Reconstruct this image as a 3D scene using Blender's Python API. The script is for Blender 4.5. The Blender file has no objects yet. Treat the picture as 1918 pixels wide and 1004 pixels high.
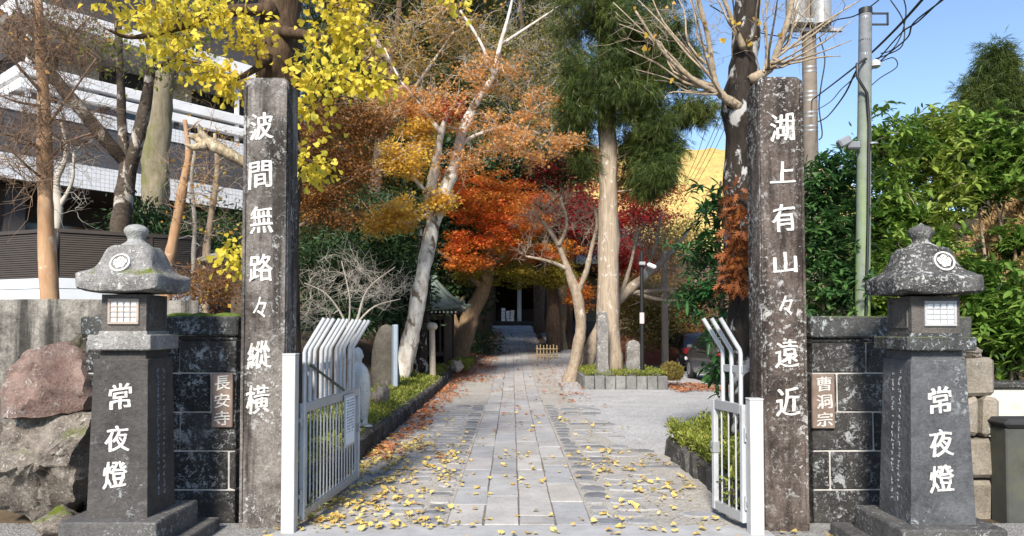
import bpy, bmesh, math, random
import numpy as np
from mathutils import Vector, Matrix, noise as mnoise

R = math.radians
scene = bpy.context.scene
COL = scene.collection

# ------------------------------------------------------------------ camera
FPX = 1385.3                       # focal length in photo pixels (1918 wide)
EYE = 1.5
PITCH = math.radians(1.7)           # the photo is cropped: small tilt, the rest is lens shift
ROW0 = 617.0 - FPX * math.tan(PITCH)   # photo row of the optical axis
cam_data = bpy.data.cameras.new('camera')
cam_data.sensor_width = 36.0
cam_data.lens = 36.0 * FPX / 1918.0
cam_data.shift_y = (ROW0 - 502.0) / 1918.0
cam_data.clip_end = 3000.0
cam_data.clip_start = 0.05
cam = bpy.data.objects.new('camera', cam_data)
cam.location = (0, 0, EYE)
cam.rotation_euler = (math.pi / 2 + PITCH, 0, 0)
COL.objects.link(cam)
scene.camera = cam

# ------------------------------------------------------------------ sky, sun, exposure
SUN_EL, SUN_AZ = R(37), R(-13)      # hazy autumn sun behind the camera, a little to the left
world = bpy.data.worlds.new('World')
scene.world = world
world.use_nodes = True
wn = world.node_tree
for n in list(wn.nodes):
    wn.nodes.remove(n)
w_out = wn.nodes.new('ShaderNodeOutputWorld')
w_bg = wn.nodes.new('ShaderNodeBackground')
w_sky = wn.nodes.new('ShaderNodeTexSky')
w_sky.sky_type = 'NISHITA'
w_sky.sun_disc = False
w_sky.sun_elevation = SUN_EL
w_sky.sun_rotation = math.pi - SUN_AZ
w_sky.altitude = 700
w_sky.air_density = 1.0
w_sky.dust_density = 0.7
w_sky.ozone_density = 2.2
w_bg.inputs['Strength'].default_value = 0.138
wn.links.new(w_sky.outputs[0], w_bg.inputs['Color'])
wn.links.new(w_bg.outputs[0], w_out.inputs['Surface'])

sun_data = bpy.data.lights.new('sun', 'SUN')
sun_data.energy = 4.5
sun_data.angle = R(9)
sun_data.color = (1.0, 0.93, 0.83)
sun = bpy.data.objects.new('sun', sun_data)
sun_to = Vector((math.sin(SUN_AZ) * math.cos(SUN_EL), -math.cos(SUN_AZ) * math.cos(SUN_EL), math.sin(SUN_EL)))
sun.rotation_euler = sun_to.to_track_quat('Z', 'Y').to_euler()
sun.location = (10, -30, 30)
COL.objects.link(sun)

scene.view_settings.view_transform = 'Standard'
scene.view_settings.look = 'None'
scene.view_settings.gamma = 1.0
scene.view_settings.use_curve_mapping = False
scene.view_settings.exposure = 0.72
scene.render.engine = 'CYCLES'
scene.cycles.max_bounces = 6
scene.cycles.diffuse_bounces = 3
scene.cycles.glossy_bounces = 2
scene.cycles.transmission_bounces = 4
scene.cycles.transparent_max_bounces = 6
scene.cycles.use_denoising = True

# ------------------------------------------------------------------ places
def at(px, py, Y):
    """a place in the world: seen at photo pixel (px, py), at distance Y along the path"""
    x = (px - 959.0) / FPX
    y = -(py - ROW0) / FPX
    d = Vector((x, math.cos(PITCH) - y * math.sin(PITCH), math.sin(PITCH) + y * math.cos(PITCH)))
    t = Y / d.y
    return Vector((d.x * t, Y, EYE + d.z * t))

def sstep(a, b, x):
    t = max(0.0, min(1.0, (x - a) / (b - a)))
    return t * t * (3 - 2 * t)

def gz(x, y):
    """height of the ground"""
    z = 0.0
    if y > 17:
        t = y - 17
        z = 0.06 * (t - 3 + 3 * math.exp(-t / 3.0))
    z = min(z, 1.75) * (1 - sstep(2.6, 5.5, x))
    # terrace in front of the building, on the left
    if x < -2.3 and y > 5.9:
        z += 1.55 * sstep(2.4, 5.0, -x) * sstep(5.9, 6.5, y) * (1 - 0.25 * sstep(14, 24, y))
        z += 1.6 * sstep(8, 22, -x) * sstep(24, 40, y)
    # bank on the right, behind the low wall
    if x > 3.0 and y > 6.3:
        s = max(3.3, 0.36 * y + 0.5)
        z += 5.6 * sstep(s, s + 6.5, x) * sstep(8.0, 9.8, y)
    # wooded slope beyond the parking place
    if y > 30:
        z += 0.16 * max(0.0, y - 34) * sstep(2.5, 8, abs(x - 1))
    return z

def rnd(seed):
    return np.random.default_rng(seed)

# ------------------------------------------------------------------ materials
def new_mat(name):
    m = bpy.data.materials.new(name)
    m.use_nodes = True
    nt = m.node_tree
    for n in list(nt.nodes):
        nt.nodes.remove(n)
    out = nt.nodes.new('ShaderNodeOutputMaterial')
    b = nt.nodes.new('ShaderNodeBsdfPrincipled')
    nt.links.new(b.outputs[0], out.inputs['Surface'])
    return m, nt, b, out

def ramp(nt, fac, stops, interp='LINEAR'):
    r = nt.nodes.new('ShaderNodeValToRGB')
    r.color_ramp.interpolation = interp
    els = r.color_ramp.elements
    while len(els) < len(stops):
        els.new(0.5)
    for e, (p, c) in zip(els, stops):
        e.position = p
        e.color = (c, c, c, 1) if isinstance(c, (int, float)) else (c[0], c[1], c[2], 1)
    if fac is not None:
        nt.links.new(fac, r.inputs[0])
    return r.outputs[0]

def coords(nt, scale=(1, 1, 1), kind='Object'):
    tc = nt.nodes.new('ShaderNodeTexCoord')
    mp = nt.nodes.new('ShaderNodeMapping')
    mp.inputs['Scale'].default_value = scale
    if kind == 'World':
        g = nt.nodes.new('ShaderNodeNewGeometry')
        nt.links.new(g.outputs['Position'], mp.inputs[0])
    else:
        nt.links.new(tc.outputs[kind], mp.inputs[0])
    return mp.outputs[0]

def noise_tex(nt, vec, scale, detail=4, rough=0.55, dist=0.0):
    n = nt.nodes.new('ShaderNodeTexNoise')
    n.inputs['Scale'].default_value = scale
    n.inputs['Detail'].default_value = detail
    n.inputs['Roughness'].default_value = rough
    n.inputs['Distortion'].default_value = dist
    nt.links.new(vec, n.inputs['Vector'])
    return n.outputs['Fac']

def voro(nt, vec, scale, feature='F1', out='Distance', rand=1.0):
    n = nt.nodes.new('ShaderNodeTexVoronoi')
    n.feature = feature
    n.inputs['Scale'].default_value = scale
    n.inputs['Randomness'].default_value = rand
    nt.links.new(vec, n.inputs['Vector'])
    return n.outputs[out]

def mix(nt, fac, a, b, mode='MIX'):
    n = nt.nodes.new('ShaderNodeMix')
    n.data_type = 'RGBA'
    n.blend_type = mode
    for i, v in ((0, fac), (6, a), (7, b)):
        sock = n.inputs[i]
        if isinstance(v, (int, float)):
            sock.default_value = v if i == 0 else (v, v, v, 1)
        elif isinstance(v, (tuple, list)):
            sock.default_value = (v[0], v[1], v[2], 1)
        else:
            nt.links.new(v, sock)
    return n.outputs[2]

def mth(nt, op, a, b=None):
    n = nt.nodes.new('ShaderNodeMath')
    n.operation = op
    for i, v in enumerate((a, b)):
        if v is None:
            continue
        if isinstance(v, (int, float)):
            n.inputs[i].default_value = v
        else:
            nt.links.new(v, n.inputs[i])
    return n.outputs[0]

def bump(nt, b, h, strength=0.4, dist=0.01):
    n = nt.nodes.new('ShaderNodeBump')
    n.inputs['Strength'].default_value = strength
    n.inputs['Distance'].default_value = dist
    nt.links.new(h, n.inputs['Height'])
    nt.links.new(n.outputs[0], b.inputs['Normal'])

def obj_random(nt):
    return nt.nodes.new('ShaderNodeObjectInfo').outputs['Random']

def stone_mat(name, dark, light, lichen=(0.62, 0.64, 0.58), amount=0.5, scale=1.0, vary=0.25, streak=0.0, moss=0.0, rough=0.85, grain=0.25):
    """weathered stone: pitted mottled ground colour, crisp pale lichen specks and blotches, dark streaks"""
    m, nt, b, out = new_mat(name)
    v = coords(nt, kind='World')
    n1 = noise_tex(nt, v, 2.2 * scale, 6, 0.65)
    n1b = noise_tex(nt, v, 9.0 * scale, 5, 0.7)
    n1c = noise_tex(nt, v, 30.0 * scale, 4, 0.75)
    k = mth(nt, 'ADD', mth(nt, 'ADD', mth(nt, 'MULTIPLY', n1, 0.48), mth(nt, 'MULTIPLY', n1b, 0.27)), mth(nt, 'MULTIPLY', n1c, 0.25))
    mid = tuple((a + c) / 2 for a, c in zip(dark, light))
    base = ramp(nt, k, [(0.38, dark), (0.50, mid), (0.61, light)])
    n2 = noise_tex(nt, v, 75 * scale, 3, 0.7)
    base = mix(nt, grain, base, ramp(nt, n2, [(0.3, 0.0), (0.7, 0.7)]), 'OVERLAY')
    if vary:
        base = mix(nt, 1.0, base, ramp(nt, obj_random(nt), [(0, 1 - vary), (1, 1 + vary)]), 'MULTIPLY')
    if streak:
        vs = coords(nt, (7, 7, 0.55), 'World')
        s = noise_tex(nt, vs, 1.0, 6, 0.65)
        base = mix(nt, mth(nt, 'MULTIPLY', ramp(nt, s, [(0.46, 0.0), (0.60, 1.0)]), streak), base, tuple(c * 0.35 for c in dark))
    # lichen: patches where specks cluster, specks themselves, a few big blotches
    pn = noise_tex(nt, v, 2.6 * scale, 5, 0.65)
    patch = ramp(nt, pn, [(0.60 - 0.24 * amount, 0.0), (0.74 - 0.24 * amount, 1.0)])
    sp = ramp(nt, noise_tex(nt, v, 34 * scale, 5, 0.8, 0.3), [(0.545, 0.0), (0.575, 1.0)])
    sp2 = ramp(nt, noise_tex(nt, v, 8 * scale, 7, 0.8, 0.5), [(0.565, 0.0), (0.585, 1.0)])
    sp3 = ramp(nt, noise_tex(nt, v, 55 * scale, 3, 0.7), [(0.66, 0.0), (0.69, 1.0)])
    li = mth(nt, 'MAXIMUM', mth(nt, 'MULTIPLY', mth(nt, 'MAXIMUM', sp, sp2), patch), mth(nt, 'MULTIPLY', sp3, min(1.0, amount * 1.3)))
    tone = ramp(nt, n1b, [(0.3, tuple(c * 0.62 for c in lichen)), (0.7, lichen)])
    base = mix(nt, mth(nt, 'MULTIPLY', li, 0.9), base, tone)
    if moss:
        g = nt.nodes.new('ShaderNodeNewGeometry')
        sx = nt.nodes.new('ShaderNodeSeparateXYZ')
        nt.links.new(g.outputs['Normal'], sx.inputs[0])
        up = ramp(nt, sx.outputs['Z'], [(0.55, 0.0), (0.9, 1.0)])
        mn = ramp(nt, noise_tex(nt, v, 6, 4), [(0.5 - 0.1 * moss, 0), (0.6, 1)])
        base = mix(nt, mth(nt, 'MULTIPLY', up, mn), base, (0.13, 0.16, 0.02))
    nt.links.new(base, b.inputs['Base Color'])
    b.inputs['Roughness'].default_value = rough
    b.inputs['Specular IOR Level'].default_value = 0.2
    bump(nt, b, mth(nt, 'ADD', mth(nt, 'ADD', n1c, mth(nt, 'MULTIPLY', li, 0.4)), mth(nt, 'MULTIPLY', n1b, 1.5)), 0.9, 0.012)
    return m

def plain_mat(name, col, rough=0.6, metal=0.0, var=0.12, scale=6.0, bumpd=0.0, spec=0.4, dirt=None, dirt_amount=0.5):
    m, nt, b, out = new_mat(name)
    v = coords(nt, kind='World')
    n = noise_tex(nt, v, scale, 5, 0.6)
    base = ramp(nt, n, [(0.25, tuple(c * (1 - var) for c in col)), (0.75, tuple(min(1, c * (1 + var)) for c in col))])
    if dirt:
        d = ramp(nt, noise_tex(nt, v, scale * 0.6, 6, 0.7), [(0.5, 0), (0.7, 1)])
        base = mix(nt, mth(nt, 'MULTIPLY', d, dirt_amount), base, dirt)
    nt.links.new(base, b.inputs['Base Color'])
    b.inputs['Roughness'].default_value = rough
    b.inputs['Metallic'].default_value = metal
    b.inputs['Specular IOR Level'].default_value = spec
    if bumpd:
        bump(nt, b, noise_tex(nt, v, scale * 8, 4, 0.6), 0.5, bumpd)
    return m

def gravel_mat(name, col, dark, pale, grain=70.0, rough=0.95, bumpd=0.012):
    """trodden gravel: fine grains of mixed tone, damp and dusty drifts"""
    m, nt, b, out = new_mat(name)
    v = coords(nt, kind='World')
    vz = nt.nodes.new('ShaderNodeTexVoronoi'); vz.inputs['Scale'].default_value = grain
    nt.links.new(v, vz.inputs['Vector'])
    sc = nt.nodes.new('ShaderNodeSeparateColor'); nt.links.new(vz.outputs['Color'], sc.inputs[0])
    g = ramp(nt, sc.outputs[0], [(0.0, dark), (0.2, col), (0.75, col), (1.0, pale)])
    n = noise_tex(nt, v, 1.3, 7, 0.7)
    c = mix(nt, 1.0, g, ramp(nt, n, [(0.3, 0.78), (0.7, 1.12)]), 'MULTIPLY')
    d = ramp(nt, noise_tex(nt, v, 5.0, 7, 0.8, 0.6), [(0.57, 0.0), (0.66, 1.0)])
    c = mix(nt, mth(nt, 'MULTIPLY', d, 0.35), c, dark)
    nt.links.new(c, b.inputs['Base Color'])
    b.inputs['Roughness'].default_value = rough
    b.inputs['Specular IOR Level'].default_value = 0.15
    bump(nt, b, mth(nt, 'ADD', vz.outputs['Distance'], n), 0.8, bumpd)
    return m

def bark_mat(name, dark, light, patch=None, patch_amt=0.5, stretch=4.0, scale=6.0, bumpd=0.012, moss=None):
    m, nt, b, out = new_mat(name)
    v = coords(nt, (1, 1, 1.0 / stretch), 'World')
    n = noise_tex(nt, v, scale * 3, 6, 0.65, 0.3)
    base = ramp(nt, n, [(0.3, dark), (0.7, light)])
    if patch:
        v2 = coords(nt, (1, 1, 0.6), 'World')
        p = ramp(nt, noise_tex(nt, v2, scale * 1.1, 5, 0.65, 0.6), [(0.62 - 0.25 * patch_amt, 0), (0.68 - 0.25 * patch_amt, 1)])
        base = mix(nt, p, base, patch)
    if moss:
        p = ramp(nt, noise_tex(nt, coords(nt, kind='World'), scale * 0.5, 5, 0.6), [(0.5, 0), (0.65, 1)])
        base = mix(nt, mth(nt, 'MULTIPLY', p, 0.7), base, moss)
    nt.links.new(base, b.inputs['Base Color'])
    b.inputs['Roughness'].default_value = 0.9
    b.inputs['Specular IOR Level'].default_value = 0.15
    bump(nt, b, n, 0.7, bumpd)
    return m

def leaf_mat(name, stops, trans=0.35, rough=0.55, spec=0.3, noise_amt=0.35, noise_scale=1.5):
    """each leaf takes its own colour from the ramp; drifts slowly through the crown"""
    m, nt, b, out = new_mat(name)
    g = nt.nodes.new('ShaderNodeNewGeometry')
    v = coords(nt, kind='World')
    nz = noise_tex(nt, v, noise_scale, 3, 0.5)
    f = mth(nt, 'ADD', mth(nt, 'MULTIPLY', g.outputs['Random Per Island'], 1 - noise_amt),
            mth(nt, 'MULTIPLY', ramp(nt, nz, [(0.3, 0.0), (0.7, 1.0)]), noise_amt))
    c = ramp(nt, f, stops)
    nt.links.new(c, b.inputs['Base Color'])
    b.inputs['Roughness'].default_value = rough
    b.inputs['Specular IOR Level'].default_value = spec
    t = nt.nodes.new('ShaderNodeBsdfTranslucent')
    nt.links.new(c, t.inputs['Color'])
    mx = nt.nodes.new('ShaderNodeMixShader')
    mx.inputs[0].default_value = trans
    nt.links.new(b.outputs[0], mx.inputs[1])
    nt.links.new(t.outputs[0], mx.inputs[2])
    nt.links.new(mx.outputs[0], out.inputs['Surface'])
    return m

# ------------------------------------------------------------------ object helpers
def tag(o, label=None, category=None, group=None, kind=None):
    if label: o['label'] = label
    if category: o['category'] = category
    if group: o['group'] = group
    if kind: o['kind'] = kind
    return o

def thing(name, loc, label, category, group=None):
    o = bpy.data.objects.new(name, None)
    o.empty_display_size = 0.2
    o.location = loc
    COL.objects.link(o)
    return tag(o, label, category, group)

def worldloc(o):
    v = Vector((0, 0, 0))
    while o is not None:
        v += o.location
        o = o.parent
    return v

def link_mesh(name, me, mat, parent=None, loc=None, smooth=False):
    o = bpy.data.objects.new(name, me)
    if mat is not None and not me.materials:
        me.materials.append(mat)
    COL.objects.link(o)
    o.parent = parent
    if loc is not None:
        o.location = Vector(loc) - (worldloc(parent) if parent else Vector((0, 0, 0)))
    if smooth and len(me.polygons):
        me.polygons.foreach_set('use_smooth', np.ones(len(me.polygons), dtype=bool))
    return o

class MB:
    """collects shapes, in world coordinates, for ONE mesh object"""
    def __init__(self):
        self.v = []; self.f = []; self.n = 0
    def add(self, verts, faces):
        self.v.append(np.asarray(verts, dtype=float).reshape(-1, 3))
        off = self.n
        self.f.extend([tuple(i + off for i in f) for f in faces])
        self.n += len(self.v[-1])
    def box(self, c, s, rz=0.0, ch=0.0, M=None):
        """box centred at c with full size s, edges cut by ch"""
        hx, hy, hz = s[0] / 2, s[1] / 2, s[2] / 2
        ch = min(ch, hx * 0.9, hy * 0.9, hz * 0.9)
        if ch <= 0:
            vs = [(x, y, z) for z in (-hz, hz) for x, y in ((-hx, -hy), (hx, -hy), (hx, hy), (-hx, hy))]
            fs = [(3, 2, 1, 0), (4, 5, 6, 7), (0, 1, 5, 4), (1, 2, 6, 5), (2, 3, 7, 6), (3, 0, 4, 7)]
        else:
            vs = []; idx = {}
            for sx in (-1, 1):
                for sy in (-1, 1):
                    for sz in (-1, 1):
                        for a in range(3):
                            p = [sx * (hx - ch), sy * (hy - ch), sz * (hz - ch)]
                            p[a] = (sx * hx, sy * hy, sz * hz)[a]
                            idx[(sx, sy, sz, a)] = len(vs); vs.append(tuple(p))
            fs = []
            for a in range(3):
                b, c2 = (a + 1) % 3, (a + 2) % 3
                for s_ in (-1, 1):
                    def k(sb, sc):
                        t = [0, 0, 0]; t[a] = s_; t[b] = sb; t[c2] = sc
                        return idx[(t[0], t[1], t[2], a)]
                    q = [k(-1, -1), k(1, -1), k(1, 1), k(-1, 1)]
                    fs.append(tuple(q if s_ > 0 else q[::-1]))
                for sb in (-1, 1):
                    for sc in (-1, 1):
                        # edge along axis a
                        t0 = [0, 0, 0]; t0[a] = -1; t0[b] = sb; t0[c2] = sc
                        t1 = list(t0); t1[a] = 1
                        q = [idx[(*t0, b)], idx[(*t1, b)], idx[(*t1, c2)], idx[(*t0, c2)]]
                        if sb * sc < 0: q = q[::-1]
                        fs.append(tuple(q))
            for sx in (-1, 1):
                for sy in (-1, 1):
                    for sz in (-1, 1):
                        q = [idx[(sx, sy, sz, a)] for a in range(3)]
                        if sx * sy * sz < 0: q = q[::-1]
                        fs.append(tuple(q))
        V = np.array(vs)
        if M is not None:
            V = V @ np.array(M.to_3x3()).T
        elif rz:
            cz, sz_ = math.cos(rz), math.sin(rz)
            V = V @ np.array([[cz, -sz_, 0], [sz_, cz, 0], [0, 0, 1]]).T
        self.add(V + np.array(c), fs)
        return self
    def box2(self, lo, hi, ch=0.0):
        lo = np.array(lo, float); hi = np.array(hi, float)
        return self.box((lo + hi) / 2, hi - lo, ch=ch)
    def tube(self, pts, radii, n=8, cap=True):
        P = [Vector(p) for p in pts]
        if isinstance(radii, (int, float)): radii = [radii] * len(P)
        rings = []; u = None
        for i, p in enumerate(P):
            t = (P[min(i + 1, len(P) - 1)] - P[max(i - 1, 0)])
            if t.length < 1e-9: t = Vector((0, 0, 1))
            t.normalize()
            if u is None:
                u = t.orthogonal().normalized()
            else:
                u = u - t * u.dot(t)
                u = u.normalized() if u.length > 1e-6 else t.orthogonal().normalized()
            w = t.cross(u)
            rings += [p + (u * math.cos(a) + w * math.sin(a)) * radii[i] for a in (2 * math.pi * k / n for k in range(n))]
        fs = []
        for i in range(len(P) - 1):
            for k in range(n):
                fs.append((i * n + k, i * n + (k + 1) % n, (i + 1) * n + (k + 1) % n, (i + 1) * n + k))
        if cap:
            fs.append(tuple(reversed(range(n))))
            fs.append(tuple(range((len(P) - 1) * n, len(P) * n)))
        self.add([tuple(q) for q in rings], fs)
        return self
    def lathe(self, prof, c, n=24):
        """prof: (radius, z) pairs from the bottom up"""
        vs = []; fs = []
        for r, z in prof:
            for k in range(n):
                a = 2 * math.pi * k / n
                vs.append((c[0] + r * math.cos(a), c[1] + r * math.sin(a), c[2] + z))
        for i in range(len(prof) - 1):
            for k in range(n):
                fs.append((i * n + k, i * n + (k + 1) % n, (i + 1) * n + (k + 1) % n, (i + 1) * n + k))
        fs.append(tuple(reversed(range(n)))); fs.append(tuple(range((len(prof) - 1) * n, len(prof) * n)))
        self.add(vs, fs)
        return self
    def prism(self, poly, z0, z1, ch=0.0):
        """upright prism over a polygon of (x, y); the upper edge cut by ch"""
        n = len(poly)
        P = np.array(poly, float); c = P.mean(0)
        rings = [np.c_[P, np.full(n, z0)]]
        if ch > 0:
            rings.append(np.c_[P, np.full(n, z1 - ch)])
            d = P - c; L = np.linalg.norm(d, axis=1, keepdims=True)
            rings.append(np.c_[c + d * np.maximum(0.2, 1 - ch / np.maximum(L, 1e-6)), np.full(n, z1)])
        else:
            rings.append(np.c_[P, np.full(n, z1)])
        fs = []
        for i in range(len(rings) - 1):
            for k in range(n):
                fs.append((i * n + k, i * n + (k + 1) % n, (i + 1) * n + (k + 1) % n, (i + 1) * n + k))
        fs.append(tuple(reversed(range(n)))); fs.append(tuple(range((len(rings) - 1) * n, len(rings) * n)))
        self.add(np.vstack(rings), fs)
        return self
    def loft(self, rings, caps=True):
        """rings: equal-length closed loops of 3D points"""
        n = len(rings[0]); vs = [p for r in rings for p in r]; fs = []
        for i in range(len(rings) - 1):
            for k in range(n):
                fs.append((i * n + k, i * n + (k + 1) % n, (i + 1) * n + (k + 1) % n, (i + 1) * n + k))
        if caps:
            fs.append(tuple(reversed(range(n)))); fs.append(tuple(range((len(rings) - 1) * n, len(rings) * n)))
        self.add(vs, fs)
        return self
    def build(self, name, mat, parent=None, smooth=False, loc=None, autosmooth=False):
        V = np.vstack(self.v) if self.v else np.zeros((0, 3))
        if loc is None:
            org = worldloc(parent) if parent else Vector((0, 0, 0))
            lo = None
        else:
            org = Vector(loc); lo = loc
        V = V - np.array(org)
        me = bpy.data.meshes.new(name)
        me.from_pydata([tuple(p) for p in V], [], self.f)
        me.update()
        o = link_mesh(name, me, mat, parent, lo, smooth)
        if autosmooth:
            me.polygons.foreach_set('use_smooth', np.ones(len(me.polygons), dtype=bool))
            me.set_sharp_from_angle(angle=R(35))
        return o

def fast_mesh(name, V, k):
    """mesh of len(V)/k separate k-gons"""
    V = np.asarray(V, dtype=np.float32).reshape(-1, 3)
    nf = len(V) // k
    me = bpy.data.meshes.new(name)
    me.vertices.add(len(V)); me.vertices.foreach_set('co', V.ravel())
    me.loops.add(len(V)); me.loops.foreach_set('vertex_index', np.arange(len(V), dtype=np.int32))
    me.polygons.add(nf)
    me.polygons.foreach_set('loop_start', np.arange(0, len(V), k, dtype=np.int32))
    me.polygons.foreach_set('loop_total', np.full(nf, k, dtype=np.int32))
    me.update(calc_edges=True)
    return me

def shaped_mesh(name, V, tmpl_faces, nv):
    """mesh of many copies of one little template; V is (N, nv, 3)"""
    V = np.asarray(V, dtype=np.float32)
    N = V.shape[0]
    me = bpy.data.meshes.new(name)
    me.vertices.add(N * nv); me.vertices.foreach_set('co', V.ravel())
    loops = []; starts = []; tot = []; s = 0
    for f in tmpl_faces:
        loops += list(f); starts.append(s); tot.append(len(f)); s += len(f)
    L = np.array(loops, dtype=np.int32)
    off = (np.arange(N, dtype=np.int32) * nv)[:, None]
    me.loops.add(N * s); me.loops.foreach_set('vertex_index', (L[None, :] + off).ravel())
    nf = len(tmpl_faces)
    me.polygons.add(N * nf)
    me.polygons.foreach_set('loop_start', (np.array(starts, dtype=np.int32)[None, :] + (np.arange(N, dtype=np.int32) * s)[:, None]).ravel())
    me.polygons.foreach_set('loop_total', np.tile(np.array(tot, dtype=np.int32), N))
    me.update(calc_edges=True)
    return me

# leaf templates: points in the leaf's own plane (x across, y along, z lift) and its faces
LEAF = {
    'quad': ([(-0.35, 0.45, 0.03), (0, 0, 0), (0.35, 0.45, 0.03), (0, 1, -0.06)], [(0, 1, 2, 3)]),
    'lance': ([(0, 0, 0), (0.13, 0.35, 0.05), (0.10, 0.7, 0.02), (0, 1, -0.12), (-0.10, 0.7, 0.02), (-0.13, 0.35, 0.05), (0, 0.5, -0.02)],
              [(0, 1, 2, 6), (6, 2, 3), (0, 6, 4, 5), (6, 3, 4)]),
    'ginkgo': ([(0, 0, 0), (0.50, 0.62, 0.05), (0.40, 0.88, 0.0), (0.10, 1.0, -0.06), (0.0, 0.72, 0.0), (-0.10, 1.0, -0.06), (-0.40, 0.88, 0.0), (-0.50, 0.62, 0.05)],
               [(0, 1, 2, 3, 4), (0, 4, 5, 6, 7)]),
    'maple': ([(0, 0, 0), (0.5, 0.12, -0.05), (0.18, 0.36, 0), (0.55, 0.75, -0.08), (0.12, 0.58, 0), (0, 1.05, -0.1), (-0.12, 0.58, 0), (-0.55, 0.75, -0.08), (-0.18, 0.36, 0), (-0.5, 0.12, -0.05)],
              [(0, 1, 2, 4, 6, 8, 9), (2, 3, 4), (4, 5, 6), (6, 7, 8)]),
    'spray': ([(-0.03, 0, 0), (0.03, 0, 0), (0.0, 1.0, -0.22),
               (0, 0.1, 0), (0.03, 0.2, 0), (0.36, 0.50, -0.08), (0, 0.1, 0), (-0.36, 0.48, -0.08), (-0.03, 0.2, 0),
               (0, 0.32, -0.02), (0.03, 0.42, -0.02), (0.30, 0.80, -0.16), (0, 0.32, -0.02), (-0.32, 0.76, -0.16), (-0.03, 0.42, -0.02),
               (0, 0.5, -0.05), (0.03, 0.6, -0.05), (0.15, 1.0, -0.2), (0, 0.5, -0.05), (-0.15, 0.98, -0.2), (-0.03, 0.6, -0.05)],
              [(0, 1, 2), (3, 4, 5), (6, 7, 8), (9, 10, 11), (12, 13, 14), (15, 16, 17), (18, 19, 20)]),
    'broad': ([(0, 0, 0), (0.17, 0.3, 0.07), (0.19, 0.58, 0.05), (0.10, 0.84, -0.02), (0, 1, -0.14), (-0.10, 0.84, -0.02), (-0.19, 0.58, 0.05), (-0.17, 0.3, 0.07), (0, 0.5, -0.02)],
              [(0, 1, 2, 8), (8, 2, 3, 4), (0, 8, 6, 7), (8, 4, 5, 6)]),
    'frond': ([(0, 0, 0), (0.24, 0.16, 0), (0.07, 0.22, 0), (0.34, 0.46, -0.04), (0.07, 0.42, 0), (0.30, 0.74, -0.08), (0.05, 0.62, -0.02),
               (0.16, 0.98, -0.12), (0, 0.82, -0.05), (-0.14, 1.0, -0.12), (-0.05, 0.64, -0.02), (-0.30, 0.78, -0.08), (-0.07, 0.44, 0), (-0.34, 0.5, -0.04), (-0.07, 0.24, 0), (-0.24, 0.2, 0)],
              [(0, 1, 2, 14, 15), (2, 3, 4, 12, 13, 14), (4, 5, 6, 10, 11, 12), (6, 7, 8, 9, 10)]),
}

def leaf_cloud(name, mat, parent, P, D, size, shape, rng, jitter=0.5, size_var=0.35, droop=0.2, flat=0.3):
    """leaves at points P growing along D (Nx3)"""
    P = np.asarray(P, float); D = np.asarray(D, float)
    N = len(P)
    if N == 0: return None
    T, F = LEAF[shape]
    T = np.array(T, float)
    d = D / np.maximum(np.linalg.norm(D, axis=1, keepdims=True), 1e-6)
    d = d + rng.normal(0, jitter, (N, 3)); d[:, 2] -= droop
    d /= np.maximum(np.linalg.norm(d, axis=1, keepdims=True), 1e-6)
    upv = rng.normal(0, 1, (N, 3)) * (1 - flat); upv[:, 2] += flat * 2
    x = np.cross(d, upv); x /= np.maximum(np.linalg.norm(x, axis=1, keepdims=True), 1e-6)
    z = np.cross(x, d)
    s = size * (1 + rng.uniform(-size_var, size_var, N))
    V = P[:, None, :] + s[:, None, None] * (T[None, :, 0:1] * x[:, None, :] + T[None, :, 1:2] * d[:, None, :] + T[None, :, 2:3] * z[:, None, :])
    V = V - np.array(worldloc(parent) if parent else (0, 0, 0))
    me = shaped_mesh(name, V, F, len(T))
    return link_mesh(name, me, mat, parent)

# ================================================================== materials
M = {}
M['soil'] = plain_mat('soil', (0.10, 0.075, 0.05), 0.95, scale=3, var=0.4, bumpd=0.02, spec=0.1, dirt=(0.16, 0.10, 0.05))
M['asphalt'] = plain_mat('asphalt', (0.06, 0.06, 0.062), 0.9, scale=20, var=0.25, bumpd=0.004)
M['mortar'] = gravel_mat('path mortar', (0.40, 0.375, 0.335), (0.24, 0.215, 0.185), (0.50, 0.475, 0.44), 55)
M['gravel'] = gravel_mat('pale gravel', (0.42, 0.415, 0.405), (0.24, 0.235, 0.225), (0.54, 0.53, 0.52), 45)
M['concrete'] = plain_mat('threshold concrete', (0.36, 0.36, 0.36), 0.9, scale=5, var=0.2, bumpd=0.004, spec=0.2, dirt=(0.25, 0.24, 0.23))
def paving_mat(name, a, b_, rough=0.8):
    m, nt, b, out = new_mat(name)
    v = coords(nt, kind='World')
    r = obj_random(nt)
    n = noise_tex(nt, v, 3.0, 6, 0.65)
    n2 = noise_tex(nt, v, 45, 4, 0.7)
    c = ramp(nt, n, [(0.3, a), (0.7, b_)])
    c = mix(nt, 0.35, c, ramp(nt, n2, [(0.3, 0.1), (0.7, 0.8)]), 'SOFT_LIGHT')
    c = mix(nt, 1.0, c, ramp(nt, r, [(0.0, (0.70, 0.72, 0.76)), (0.25, (1.0, 0.96, 0.90)), (0.5, (0.84, 0.86, 0.90)), (0.75, (1.08, 1.05, 1.0)), (1.0, (0.92, 0.90, 0.90))]), 'MULTIPLY')
    d = ramp(nt, noise_tex(nt, v, 1.4, 6, 0.75, 0.4), [(0.54, 0), (0.7, 1)])
    c = mix(nt, mth(nt, 'MULTIPLY', d, 0.5), c, (0.21, 0.185, 0.155))
    nt.links.new(c, b.inputs['Base Color'])
    b.inputs['Roughness'].default_value = rough
    b.inputs['Specular IOR Level'].default_value = 0.3
    bump(nt, b, mth(nt, 'ADD', n2, n), 0.4, 0.004)
    return m
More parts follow.
